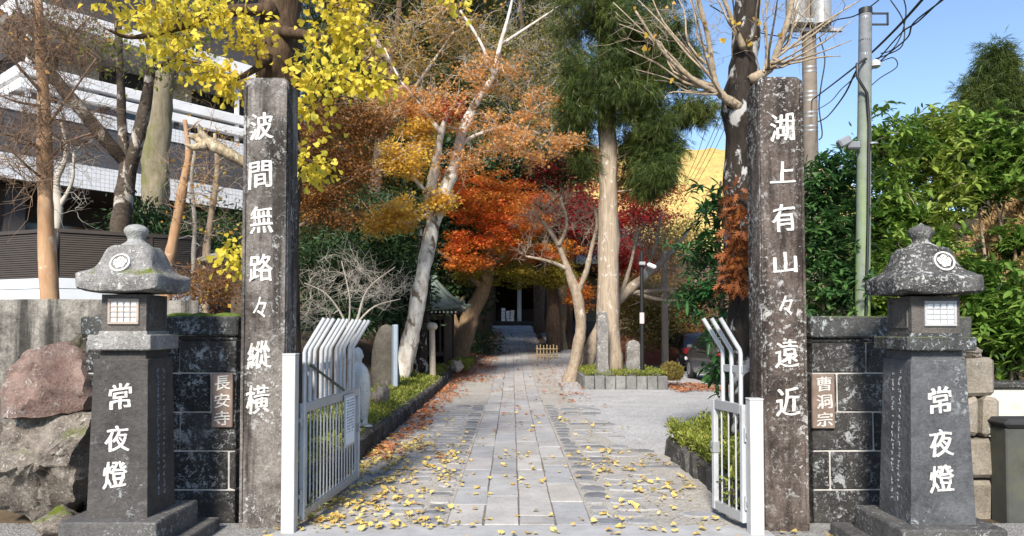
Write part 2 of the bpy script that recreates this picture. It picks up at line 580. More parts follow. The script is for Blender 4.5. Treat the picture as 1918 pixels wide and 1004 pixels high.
M['slab'] = paving_mat('paving slab', (0.33, 0.325, 0.32), (0.47, 0.46, 0.445))
M['cobble'] = paving_mat('cobble', (0.25, 0.255, 0.265), (0.42, 0.405, 0.385))
M['cobble_dark'] = paving_mat('dark cobble', (0.14, 0.145, 0.155), (0.27, 0.27, 0.275))
M['pillar'] = stone_mat('pillar stone', (0.022, 0.016, 0.013), (0.19, 0.15, 0.127), (0.54, 0.52, 0.49), 0.80, 0.8, 0.0, streak=0.75, grain=0.4)
M['pillar_pale'] = stone_mat('pale pillar stone', (0.045, 0.035, 0.029), (0.30, 0.272, 0.245), (0.56, 0.55, 0.52), 0.68, 0.8, 0.0, streak=0.8, grain=0.4)
M['wall_stone'] = stone_mat('wall stone', (0.014, 0.0135, 0.013), (0.060, 0.056, 0.052), (0.46, 0.47, 0.47), 0.80, 1.0, 0.35, rough=0.75)
M['coping'] = stone_mat('coping stone', (0.02, 0.021, 0.021), (0.09, 0.09, 0.086), (0.40, 0.43, 0.44), 0.9, 0.8, 0.2, moss=0.7)
M['joint'] = plain_mat('joint mortar', (0.46, 0.44, 0.41), 0.95, scale=9, var=0.3)
M['shaft'] = stone_mat('lantern shaft stone', (0.042, 0.038, 0.036), (0.105, 0.096, 0.089), (0.42, 0.43, 0.42), 0.22, 0.8, 0.0, rough=0.7, grain=0.15)
M['shaft_cool'] = stone_mat('blue grey lantern stone', (0.045, 0.047, 0.05), (0.13, 0.133, 0.14), (0.42, 0.44, 0.45), 0.35, 0.9, 0.0, rough=0.7, grain=0.15)
M['plinth'] = stone_mat('plinth stone', (0.055, 0.053, 0.05), (0.14, 0.135, 0.13), (0.46, 0.46, 0.44), 0.5, 1.0, 0.1)
M['roof_pale'] = stone_mat('pale lichened roof stone', (0.12, 0.11, 0.105), (0.38, 0.365, 0.35), (0.60, 0.61, 0.56), 1.15, 1.0, 0.0, moss=0.2)
M['roof_dark'] = stone_mat('dark lichened roof stone', (0.02, 0.02, 0.021), (0.13, 0.127, 0.122), (0.58, 0.58, 0.54), 1.05, 1.1, 0.0)
M['lichen_pale'] = stone_mat('pale finial stone', (0.26, 0.26, 0.25), (0.44, 0.44, 0.42), (0.6, 0.6, 0.56), 0.5, 1.5, 0.0)
M['box_stone'] = stone_mat('fire box stone', (0.065, 0.058, 0.052), (0.14, 0.125, 0.115), (0.4, 0.4, 0.4), 0.1, 1.0, 0.0, rough=0.7)
def paint_mat():
    m, nt, b, out = new_mat('worn white inlay')
    v = coords(nt, kind='World')
    c = ramp(nt, noise_tex(nt, v, 14, 5, 0.7), [(0.3, (0.44, 0.42, 0.385)), (0.6, (0.66, 0.65, 0.62))])
    chips = ramp(nt, noise_tex(nt, v, 55, 5, 0.8), [(0.57, 0.0), (0.62, 1.0)])
    nt.links.new(mix(nt, chips, c, (0.16, 0.14, 0.12)), b.inputs['Base Color'])
    b.inputs['Roughness'].default_value = 0.85
    b.inputs['Specular IOR Level'].default_value = 0.15
    return m
M['paint'] = paint_mat()
M['paper'] = plain_mat('lantern window paper', (0.80, 0.82, 0.83), 0.6, scale=4, var=0.04)
M['plaque'] = plain_mat('brown plaque stone', (0.20, 0.145, 0.115), 0.75, scale=14, var=0.25, bumpd=0.002)
M['rock'] = stone_mat('rough rock', (0.07, 0.052, 0.042), (0.42, 0.365, 0.31), (0.58, 0.54, 0.46), 1.05, 1.8, 0.2, moss=0.1)
M['rock_red'] = stone_mat('reddish rock', (0.13, 0.075, 0.062), (0.34, 0.245, 0.205), (0.52, 0.47, 0.42), 0.85, 1.6, 0.1)
M['rock_green'] = stone_mat('greenish rock', (0.025, 0.022, 0.015), (0.15, 0.135, 0.095), (0.42, 0.40, 0.32), 0.6, 2.0, 0.3, moss=0.35)
M['old_block'] = stone_mat('old block stone', (0.15, 0.13, 0.10), (0.32, 0.28, 0.23), (0.5, 0.5, 0.45), 0.4, 1.2, 0.25)
M['kerb'] = stone_mat('kerb stone', (0.022, 0.021, 0.02), (0.11, 0.105, 0.097), (0.38, 0.38, 0.34), 0.6, 1.5, 0.3)
M['planter'] = stone_mat('planter stone', (0.12, 0.12, 0.115), (0.26, 0.26, 0.25), (0.45, 0.45, 0.42), 0.4, 1.2, 0.25)
M['stele'] = stone_mat('stele stone', (0.10, 0.095, 0.09), (0.30, 0.28, 0.26), (0.56, 0.55, 0.51), 1.1, 0.8, 0.1)
M['gate'] = plain_mat('silver gate metal', (0.50, 0.52, 0.54), 0.42, 0.15, 0.10, 5, dirt=(0.26, 0.24, 0.21), dirt_amount=0.5)
M['gate_white'] = plain_mat('white gate paint', (0.50, 0.495, 0.485), 0.45, 0, 0.04, 3, dirt=(0.34, 0.31, 0.26), dirt_amount=0.45)
M['gate_rail'] = plain_mat('grey gate rail', (0.42, 0.43, 0.44), 0.45, 0.4, 0.08, 6)
M['board'] = plain_mat('notice board', (0.72, 0.78, 0.84), 0.5, 0, 0.03, 3)
M['ink'] = plain_mat('dark ink', (0.05, 0.06, 0.12), 0.8)
M['brace'] = plain_mat('green brace rod', (0.06, 0.075, 0.05), 0.6)
M['wall_conc'] = stone_mat('retaining concrete', (0.06, 0.055, 0.05), (0.42, 0.39, 0.34), (0.5, 0.48, 0.42), 0.1, 0.8, 0.0, streak=0.85)
M['moss'] = plain_mat('moss', (0.09, 0.13, 0.015), 0.95, scale=25, var=0.5, bumpd=0.02)

# ================================================================== ground
def sheet(name, xs, ys, dz, mat, parent=None, kind='structure', wobble=0.0):
    V = []; F = []
    for y in ys:
        for x in xs:
            V.append((x, y, gz(x, y) + dz + (wobble * mnoise.noise(Vector((x * 1.3, y * 1.3, 0))) if wobble else 0)))
    nx = len(xs)
    for j in range(len(ys) - 1):
        for i in range(nx - 1):
            F.append((j * nx + i, j * nx + i + 1, (j + 1) * nx + i + 1, (j + 1) * nx + i))
    mb = MB(); mb.add(V, F)
    o = mb.build(name, mat, parent, smooth=True)
    if parent is None: tag(o, kind=kind)
    return o

def span(a, b, s):
    n = max(1, int(round((b - a) / s)))
    return [a + (b - a) * i / n for i in range(n + 1)]

gx = [-900, -400, -200, -100, -60] + span(-40, -16, 3) + span(-15, 15, 0.5)[0:] + span(16, 40, 3) + [60, 100, 200, 400, 900]
gy = [-900, -400, -200, -120, -60, -30, -12, -4, 0, 3, 5] + span(5.5, 24, 0.5) + span(25, 60, 1.5) + [70, 90, 120, 180, 260, 400]
ground = sheet('ground', gx, gy, -0.03, M['soil'])
tag(ground, 'brown earth of the temple grounds', None)

road = sheet('road', span(-30, 30, 3), [-7, -4, -1, 2, 4, 5.32], 0.0, M['asphalt'])
mb = MB(); mb.box2((-1.75, 5.325, -0.2), (1.9, 5.66, 0.014), 0.006)
thr = mb.build('threshold_kerb', M['concrete']); tag(thr, kind='structure')

def strip(name, ys, fl, fr, n, dz, mat):
    V = []; F = []
    for y in ys:
        a, b = fl(y), fr(y)
        for i in range(n + 1):
            x = a + (b - a) * i / n
            V.append((x, y, gz(x, y) + dz))
    for j in range(len(ys) - 1):
        for i in range(n):
            q = j * (n + 1) + i
            F.append((q, q + 1, q + n + 2, q + n + 1))
    mb = MB(); mb.add(V, F)
    return tag(mb.build(name, mat, None, smooth=True), kind='structure')
for xa, xb in ((-9.0, -1.752), (1.902, 9.0)):
    V = []; F = []
    xs = span(xa, xb, 0.9); ys_ = [4.3, 4.8, 5.3, 5.75]
    V = [(x, y, 0.006) for y in ys_ for x in xs]
    F = [(j * len(xs) + i, j * len(xs) + i + 1, (j + 1) * len(xs) + i + 1, (j + 1) * len(xs) + i) for j in range(3) for i in range(len(xs) - 1)]
    mb = MB(); mb.add(V, F); tag(mb.build('pavement', gravel_mat('grey pavement', (0.27, 0.265, 0.255), (0.14, 0.13, 0.12), (0.36, 0.355, 0.345), 60)), kind='structure')
plaza = strip('plaza', span(8.6, 31, 0.5), lambda y: 0.45, lambda y: max(3.3, 0.36 * y + 0.5) + 0.5, 24, 0.0, M['gravel'])
path = strip('path', span(5.662, 9.0, 0.15) + span(9.15, 50, 0.35), lambda y: -1.9,
             lambda y: 1.9 - 0.62 * sstep(8.4, 10.2, y) + (0.10 * mnoise.noise(Vector((0, y * 1.1, 0))) + 0.07 * mnoise.noise(Vector((3, y * 3.1, 0)))) * sstep(8.4, 9.5, y), 10, 0.006, M['mortar'])

def draped_block(poly, h, ch, down=0.05):
    """paving piece following the ground: polygon of (x, y)"""
    n = len(poly); P = np.array(poly, float); c = P.mean(0)
    d = P - c; L = np.linalg.norm(d, axis=1, keepdims=True)
    Q = c + d * np.maximum(0.3, 1 - ch / np.maximum(L, 1e-6))
    g = np.array([gz(0.0, y) for y in P[:, 1]])
    gq = np.array([gz(0.0, y) for y in Q[:, 1]])
    V = np.vstack([np.c_[P, g - down], np.c_[P, g + h - ch * 0.6], np.c_[Q, gq + h]])
    F = []
    for i in range(2):
        for k in range(n):
            F.append((i * n + k, i * n + (k + 1) % n, (i + 1) * n + (k + 1) % n, (i + 1) * n + k))
    F.append(tuple(range(2 * n, 3 * n)))
    return V, F

V = []; F = []
ys_ = span(5.668, 9.0, 0.3) + span(9.3, 49.4, 0.7)
for yy in ys_:
    V += [(-0.507, yy, gz(0, yy) + 0.0095), (0.617, yy, gz(0, yy) + 0.0095)]
for j in range(len(ys_) - 1): F.append((2 * j, 2 * j + 1, 2 * j + 3, 2 * j + 2))
mb = MB(); mb.add(V, F); mb.build('slab_bedding', plain_mat('dark joint sand', (0.16, 0.14, 0.12), 0.95, scale=12, var=0.4), path)
rng = rnd(3)
COLS = [-0.505, -0.222, 0.055, 0.335, 0.615]
for ci in range(4):
    y = 5.675 - rng.uniform(0, 0.5)
    while y < 49:
        Lg = rng.uniform(0.55, 1.15) if y < 30 else rng.uniform(1.0, 1.6)
        y0 = max(y, 5.672)
        y1 = y + Lg
        if y1 - y0 > 0.12:
            x0, x1 = COLS[ci] + 0.005, COLS[ci + 1] - 0.005
            j = rng.normal(0, 0.004, 4)
            V, F = draped_block([(x0 + j[0], y0 + 0.0045), (x1 + j[1], y0 + 0.0045), (x1 + j[2], y1 - 0.0045), (x0 + j[3], y1 - 0.0045)], 0.016 + rng.uniform(-0.003, 0.004), 0.007)
            mb = MB(); mb.add(V, F)
            mb.build('paving_slab', M['slab'], path, loc=((x0 + x1) / 2, (y0 + y1) / 2, gz(0, (y0 + y1) / 2)))
        y = y1
# flat cobbles bedded in mortar on both sides of the slabs
def cobble(cx, cy, rx, ry, big):
    n = 9
    pts = []
    ph = rng.uniform(0, 6.28)
    for k in range(n):
        a = 2 * math.pi * k / n
        e = 0.75
        x = math.copysign(abs(math.cos(a)) ** e, math.cos(a)) * rx * (1 + rng.normal(0, 0.07))
        y = math.copysign(abs(math.sin(a)) ** e, math.sin(a)) * ry * (1 + rng.normal(0, 0.07))
        pts.append((cx + x, cy + y))
    V, F = draped_block(pts, 0.012 + rng.uniform(0.0, 0.008), 0.014)
    mb = MB(); mb.add(V, F)
    mb.build('cobble', M['cobble_dark'] if (big == 0 and rng.random() < 0.75) or rng.random() < 0.15 else M['cobble'], path, loc=(cx, cy, gz(0, cy)), smooth=False)
for side in (-1, 1):
    edge = -0.52 if side < 0 else 0.63
    y = 5.80
    while y < 14.5:
        h = rng.uniform(0.08, 0.12) * (1 + 0.05 * (y - 5.8))
        x = edge
        k = 0
        lim = 0.80 + 0.1 * math.sin(y * 1.7)
        while abs(x - edge) < lim:
            w = rng.uniform(0.075, 0.12) if k == 0 else rng.uniform(0.10, 0.21)
            if k == 0 or rng.random() < 0.85:
                cobble(x + side * (w + 0.012), y + rng.normal(0, 0.012), w, h * rng.uniform(0.8, 1.0), k)
            x += side * (2 * w + 0.03)
            k += 1
        y += 2 * h + 0.03

# ================================================================== kerbs and beds
def irregular_block(lo, hi, ch, rng, amt=0.015):
    """a hewn block with uneven corners"""
    mb = MB(); mb.box2(lo, hi, ch)
    V = mb.v[0]
    c = (np.array(lo) + np.array(hi)) / 2
    key = np.sign(V - c)
    for s in {tuple(k) for k in key}:
        sel = (key == np.array(s)).all(1)
        V[sel] += rng.normal(0, amt, 3)
    return mb

rng = rnd(11)
kerb_l = thing('kerb', (-1.83, 6.0, 0), 'long dark stone kerb edging the bed beside the wide gate', 'kerb')
y = 5.95
while y < 22.0:
    L = rng.uniform(0.5, 0.85)
    irregular_block((-1.94, y + 0.008, -0.05), (-1.73, y + L - 0.008, 0.25 + rng.uniform(-0.012, 0.012) + gz(0, y)), 0.03, rng, 0.012).build('kerb_stone', M['kerb'], kerb_l)
    y += L
kerb_r = thing('kerb', (1.92, 6.0, 0), 'short dark stone kerb round the bed behind the narrow gate', 'kerb')
y = 6.15
while y < 8.75:
    L = rng.uniform(0.32, 0.5)
    irregular_block((1.83, y + 0.008, -0.05), (2.01, min(y + L, 8.9) - 0.008, 0.22 + rng.uniform(-0.02, 0.02)), 0.035, rng, 0.015).build('kerb_stone', M['kerb'], kerb_r)
    y += L
x = 1.98
while x < 4.4:
    L = rng.uniform(0.4, 0.6)
    irregular_block((x + 0.04, 8.78, -0.05), (x + L, 8.97, 0.22 + rng.uniform(-0.02, 0.02)), 0.035, rng, 0.015).build('kerb_stone', M['kerb'], kerb_r)
    x += L
def bed_soil(name, xs, ys, z0):
    V = []; F = []
    for yy in ys:
        for xx in xs:
            V.append((xx, yy, max(z0 + gz(0, yy), gz(xx, yy) + 0.02) + 0.03 * mnoise.noise(Vector((xx * 3, yy * 3, 5)))))
    nx = len(xs)
    for j in range(len(ys) - 1):
        for i in range(nx - 1):
            F.append((j * nx + i, j * nx + i + 1, (j + 1) * nx + i + 1, (j + 1) * nx + i))
    mb = MB(); mb.add(V, F); return tag(mb.build(name, M['soil'], smooth=True), kind='structure')
bed_soil('bed_ground', span(-4.2, -1.9, 0.2), span(6.1, 22.0, 0.4), 0.16)
bed_soil('bed_ground', span(2.0, 4.6, 0.2), span(6.1, 8.8, 0.3), 0.13)
bed_soil('verge_ground', span(-3.2, -1.35, 0.2), span(22.05, 40, 0.6), 0.03)

# island bed with a wall of stone blocks
IX0, IX1, IY0, IY1 = 1.78, 3.86, 18.3, 21.2
isl = thing('planter', (2.8, 19.6, gz(2.8, 18.3)), 'low island bed walled with grey stone blocks under the tall straight trunk', 'planter')
zi = gz(0, 19)
rng = rnd(5)
n = 8
for i in range(n):
    x0 = IX0 + (IX1 - IX0) * i / n; x1 = IX0 + (IX1 - IX0) * (i + 1) / n
    irregular_block((x0 + 0.008, IY0, zi - 0.1), (x1 - 0.008, IY0 + 0.16, zi + 0.31 + rng.uniform(-0.01, 0.01)), 0.015, rng, 0.006).build('stone_block', M['planter'], isl)
    irregular_block((x0 + 0.008, IY1, zi - 0.1), (x1 - 0.008, IY1 + 0.16, zi + 0.33), 0.015, rng, 0.006).build('stone_block', M['planter'], isl)
for i in range(7):
    y0 = IY0 + 0.17 + (IY1 - IY0 - 0.17) * i / 7; y1 = IY0 + 0.17 + (IY1 - IY0 - 0.17) * (i + 1) / 7
    for xx in (IX0, IX1 - 0.16):
        irregular_block((xx, y0 + 0.008, zi - 0.1), (xx + 0.16, y1 - 0.008, zi + 0.31 + rng.uniform(-0.01, 0.01)), 0.015, rng, 0.006).build('stone_block', M['planter'], isl)
mb = MB(); mb.box2((IX0 + 0.12, IY0 + 0.12, zi - 0.1), (IX1 - 0.12, IY1 + 0.05, zi + 0.26)); mb.build('soil', M['soil'], isl)
ZB = zi + 0.26      # soil level in the island bed

# ================================================================== lettering
GLYPHS = {}
def glyph_outline(ch):
    if ch not in GLYPHS:
        cu = bpy.data.curves.new('g', 'FONT')
        cu.body = ch; cu.resolution_u = 3
        ob = bpy.data.objects.new('g', cu); COL.objects.link(ob)
        me0 = bpy.data.meshes.new_from_object(ob.evaluated_get(bpy.context.evaluated_depsgraph_get()))
        bpy.data.objects.remove(ob); bpy.data.curves.remove(cu)
        bm = bmesh.new(); bm.from_mesh(me0)
        bmesh.ops.remove_doubles(bm, verts=bm.verts, dist=1e-5)
        bmesh.ops.subdivide_edges(bm, edges=[e for e in bm.edges if e.is_boundary and e.calc_length() > 0.12], cuts=2)
        bm.verts.index_update()
        V = np.array([v.co[:2] for v in bm.verts]); F = [tuple(v.index for v in f.verts) for f in bm.faces]
        bm.free(); bpy.data.meshes.remove(me0)
        GLYPHS[ch] = (V, F)
    return GLYPHS[ch]
def glyph(ch, parent, c, w, h, mat, right=(1, 0, 0), up=(0, 0, 1), depth=0.003, bold=0.03, seed=0, name='character', wob=0.012):
    """one painted character, written with a broad slanted nib: strokes swell on the slant and stay thin across it"""
    V0, F0 = glyph_outline(ch)
    lo, hi = V0.min(0), V0.max(0)
    right = Vector(right); up = Vector(up); out = right.cross(up)
    R3 = np.array(right); U3 = np.array(up); O3 = np.array(out)
    n0 = len(V0)
    base = np.zeros((n0, 2))
    for i, (x, y) in enumerate(V0):
        p = Vector((x * 2.2, y * 2.2, seed * 3.1)); q = Vector((x * 7, y * 7, seed * 1.7))
        u_ = (x - lo[0]) / (hi[0] - lo[0]) - 0.5; v_ = (y - lo[1]) / (hi[1] - lo[1]) - 0.5
        base[i, 0] = u_ * (1 - 0.10 * v_) + 0.05 * mnoise.noise(p) + wob * mnoise.noise(q)
        base[i, 1] = v_ + 0.05 * mnoise.noise(p + Vector((9, 3, 1))) + wob * mnoise.noise(q + Vector((4, 7, 2))) + 0.10 * u_ - 0.06 * u_ * u_
    mb = MB()
    k = 0
    for t in (-1.0, -0.5, 0.0, 0.5, 1.0):
        for s_ in (-1, 1):
            sw = np.array([0.8 + 0.5 * mnoise.noise(Vector((x * 2.5, y * 2.5, seed + 8))) for x, y in V0])
            ox = (t * bold * 1.25 + s_ * 0.004) * sw; oy = (-t * bold * 0.35 + s_ * 0.005) * sw
            z = depth * (0.6 + 0.4 * (1 - abs(t))) + k * 0.00007
            P = (base[:, 0] + ox)[:, None] * w * R3 + (base[:, 1] + oy)[:, None] * h * U3 + z * O3
            mb.add(P + np.array(c), F0); k += 1
    return mb.build(name, mat, parent, loc=c)

# ================================================================== gate pillars
def gate_pillar(label, xl, xr, yf, depth, top, lean, text, tx, ty, mat, panel):
    c = Vector(((xl + xr) / 2, yf + depth / 2, 0))
    root = thing('gate_pillar', c, label, 'pillar')
    rg = rnd(int(abs(xl) * 100))
    # shaft: tall block, slightly leaning, with uneven edges
    rings = []
    zs = [-0.1] + span(0.0, top, 0.07)
    for z in zs:
        t = z / top
        dx = lean * z
        ins = 0.006 * t
        a, b = xl + dx + ins, xr + dx - ins
        w = lambda: abs(rg.normal(0, 0.004)) + (0.012 if rg.random() < 0.06 else 0)
        ch = 0.012
        rings.append([(a + ch + w(), yf, z), (b - ch - w(), yf, z), (b, yf + ch + w(), z), (b, yf + depth - ch, z), (b - ch, yf + depth, z), (a + ch, yf + depth, z), (a, yf + depth - ch, z), (a, yf + ch + w(), z)])
    m = (xl + xr) / 2 + lean * top
    last = rings[-1]
    rings.append([(m + (x - m) * 0.82, yf + depth / 2 + (y - yf - depth / 2) * 0.8, top + 0.035) for x, y, z in last])
    mb = MB(); mb.loft(rings); sh = mb.build('shaft', mat, root)
    # raised margins either side of the sunk lettering field
    for sx, nm in ((-1, 0), (1, 1)):
        a = xl if sx < 0 else xr - panel[nm]
        b = xl + panel[nm] if sx < 0 else xr
        rings = []
        for z in span(0.06, top - 0.04, 0.25):
            dx = lean * z
            a2 = a + dx + (0.010 if sx < 0 else 0); b2 = b + dx - (0.012 if sx > 0 else 0)
            rings.append([(a2, yf - 0.012 + rg.normal(0, 0.0015), z), (b2, yf - 0.012 + rg.normal(0, 0.0015), z), (b2 + (0.004 if sx < 0 else 0), yf + 0.01, z), (a2 - (0.004 if sx > 0 else 0), yf + 0.01, z)])
        mb = MB(); mb.loft(rings); mb.build('margin', mat, root)
    for i, chh in enumerate(text):
        p = at(tx[i], ty[i], yf - 0.002)
        hgt = 0.205 if chh not in '々上山' else 0.155
        wid = 0.172 if chh != '々' else 0.10
        glyph(chh, root, p, wid, hgt, M['paint'], seed=i + len(label), bold=0.024, depth=0.004)
    return root

Yp = 5.6
gate_pillar('tall pale grey stone pillar with white characters behind the wide gate', at(447, 900, Yp).x, at(534, 900, Yp).x, Yp, 0.27,
            at(490, 152, Yp).z, 0.001, '波間無路々縱橫', [490, 488, 490, 489, 487, 485, 483], [236, 327, 411, 501, 576, 665, 748], M['pillar_pale'], (0.03, 0.062))
Yr = 5.52
gate_pillar('tall dark brown stone pillar with white characters behind the narrow gate', at(1430, 900, Yr).x, at(1517, 900, Yr).x, Yr, 0.3,
            at(1460, 150, Yr).z, -0.004, '湖上有山々遠近', [1465, 1466, 1468, 1471, 1472, 1474, 1476], [238, 323, 408, 492, 572, 662, 752], M['pillar'], (0.03, 0.03))

# ================================================================== low walls of cut stone
def stone_wall(label, x0, x1, yf, depth, joints, top, cap_h, splits, seed):
    rg = rnd(seed)
    root = thing('stone_wall', ((x0 + x1) / 2, yf + depth / 2, 0), label, 'wall')
    mb = MB(); mb.box2((x0 + 0.012, yf + 0.012, -0.1), (x1 - 0.012, yf + depth - 0.012, top - cap_h - 0.002)); mb.build('mortar_core', M['joint'], root)
    zs = [-0.08] + joints + [top - cap_h - 0.03]
    for r in range(len(zs) - 1):
        xs = [x0] + splits[r % len(splits)] + [x1]
        for i in range(len(xs) - 1):
            g = 0.006
            irregular_block((xs[i] + g, yf + rg.uniform(-0.004, 0.004), zs[r] + g), (xs[i + 1] - g, yf + depth, zs[r + 1] - g), 0.008, rg, 0.002).build('stone_block', M['wall_stone'], root)
    # thin ledge under the coping, then the coping itself
    mb = MB(); mb.box2((x0 - 0.01, yf - 0.015, top - cap_h - 0.033), (x1 + 0.01, yf + depth + 0.015, top - cap_h - 0.004), 0.005); mb.build('ledge', M['wall_stone'], root)
    n = max(1, int(round((x1 - x0) / 0.75)))
    for i in range(n):
        a = x0 - 0.02 + (x1 - x0 + 0.04) * i / n; b = x0 - 0.02 + (x1 - x0 + 0.04) * (i + 1) / n
        irregular_block((a + 0.003, yf - 0.045, top - cap_h), (b - 0.003, yf + depth + 0.045, top), 0.012, rg, 0.004).build('coping_stone', M['coping'], root)
    return root

Yw = 5.78
def wz(py): return at(380, py, Yw).z
joints = [wz(p) for p in (918, 845, 772, 699)]
lw0, lw1 = at(158, 700, Yw).x, at(446, 700, Yw).x - 0.01
wl = stone_wall('dark block wall with mossy coping between lantern and pale pillar', lw0, lw1, Yw, 0.26, joints, wz(593), 0.15,
           [[lw0 + 0.62], [lw0 + 0.45, lw1 - 0.06], [lw0 + 0.75], [lw0 + 0.4, lw1 - 0.2], [lw0 + 0.74]], 21)
rw0, rw1 = at(1520, 700, Yw).x, at(1812, 700, Yw).x
stone_wall('black block wall spotted with lichen between dark pillar and lantern', rw0, rw1, Yw, 0.26, joints, at(1600, 592, Yw).z, 0.17,
           [[rw0 + 0.7], [rw0 + 0.14, rw0 + 0.8], [rw0 + 0.48], [rw0 + 0.20, rw0 + 0.9], [rw0 + 0.43]], 22)
def moss_clump(c, r, seed):
    rg = rnd(seed); mb = MB(); rings = []
    for k, (s, z) in enumerate(((1.0, 0), (0.95, 0.012), (0.7, 0.028), (0.3, 0.036))):
        rings.append([(c[0] + math.cos(a) * r[0] * s * (1 + 0.2 * math.sin(3 * a + seed) + 0.1 * math.sin(7 * a)), c[1] + math.sin(a) * r[1] * s, c[2] + z) for a in [2 * math.pi * j / 18 for j in range(18)]])
    mb.loft(rings); return mb
for k, (px, rx) in enumerate(((335, 0.12), (375, 0.09), (425, 0.11))):
    p = at(px, 593, Yw + 0.06)
    moss_clump((p.x, Yw + 0.08, wz(593) - 0.004), (rx, 0.09), k).build('moss_cushion', M['moss'], wl, smooth=True)

def plaque(label, x0, x1, y, z0, z1, text, cx):
    root = thing('name_plaque', ((x0 + x1) / 2, y, z0), label, 'plaque')
    mb = MB(); mb.box2((x0, y - 0.03, z0), (x1, y + 0.004, z1), 0.006); mb.build('plate', M['plaque'], root)
    h = (z1 - z0) / 3.05
    for i, c in enumerate(text):
        glyph(c, root, (cx, y - 0.031, z1 - h * (i + 0.52)), 0.115, h * 0.78, M['paint'], bold=0.02, seed=i + 40, depth=0.002)
yq = Yw - 0.002
plaque('brown stone plaque reading 長安寺 beside the pale pillar', at(399, 750, yq).x, at(438, 750, yq).x, yq, at(420, 800, yq).z, at(420, 699, yq).z, '長安寺', at(419, 750, yq).x)
plaque('brown stone plaque reading 曹洞宗 beside the dark pillar', at(1519, 750, yq).x, at(1561, 750, yq).x, yq, at(1540, 802, yq).z, at(1540, 701, yq).z, '曹洞宗', at(1541, 750, yq).x)

# ================================================================== stone lanterns
def sq_ring(c, hw, z, cr, n=6, lift=0.0, bulge=0.0):
    """square loop with rounded corners; corners lifted by lift"""
    pts = []
    for q in range(4):
        a0 = math.pi / 2 * q
        cx = (1 if q in (0, 3) else -1) * (hw - cr); cy = (1 if q in (0, 1) else -1) * (hw - cr)
        for k in range(n + 1):
            a = a0 + math.pi / 2 * k / n
            pts.append((cx + cr * math.cos(a), cy + cr * math.sin(a)))
    # more points along the sides so that the eaves can curve
    out = []
    m = len(pts)
    for i in range(m):
        p, q = pts[i], pts[(i + 1) % m]
        out.append(p)
        if (i + 1) % (n + 1) == 0:
            for t in (0.2, 0.4, 0.6, 0.8):
                out.append((p[0] + (q[0] - p[0]) * t, p[1] + (q[1] - p[1]) * t))
    res = []
    for x, y in out:
        d = min(abs(x), abs(y)) / max(hw, 1e-6)
        res.append((c[0] + x * (1 + bulge * (1 - d * d)), c[1] + y * (1 + bulge * (1 - d * d)), z + lift * d ** 3))
    return res

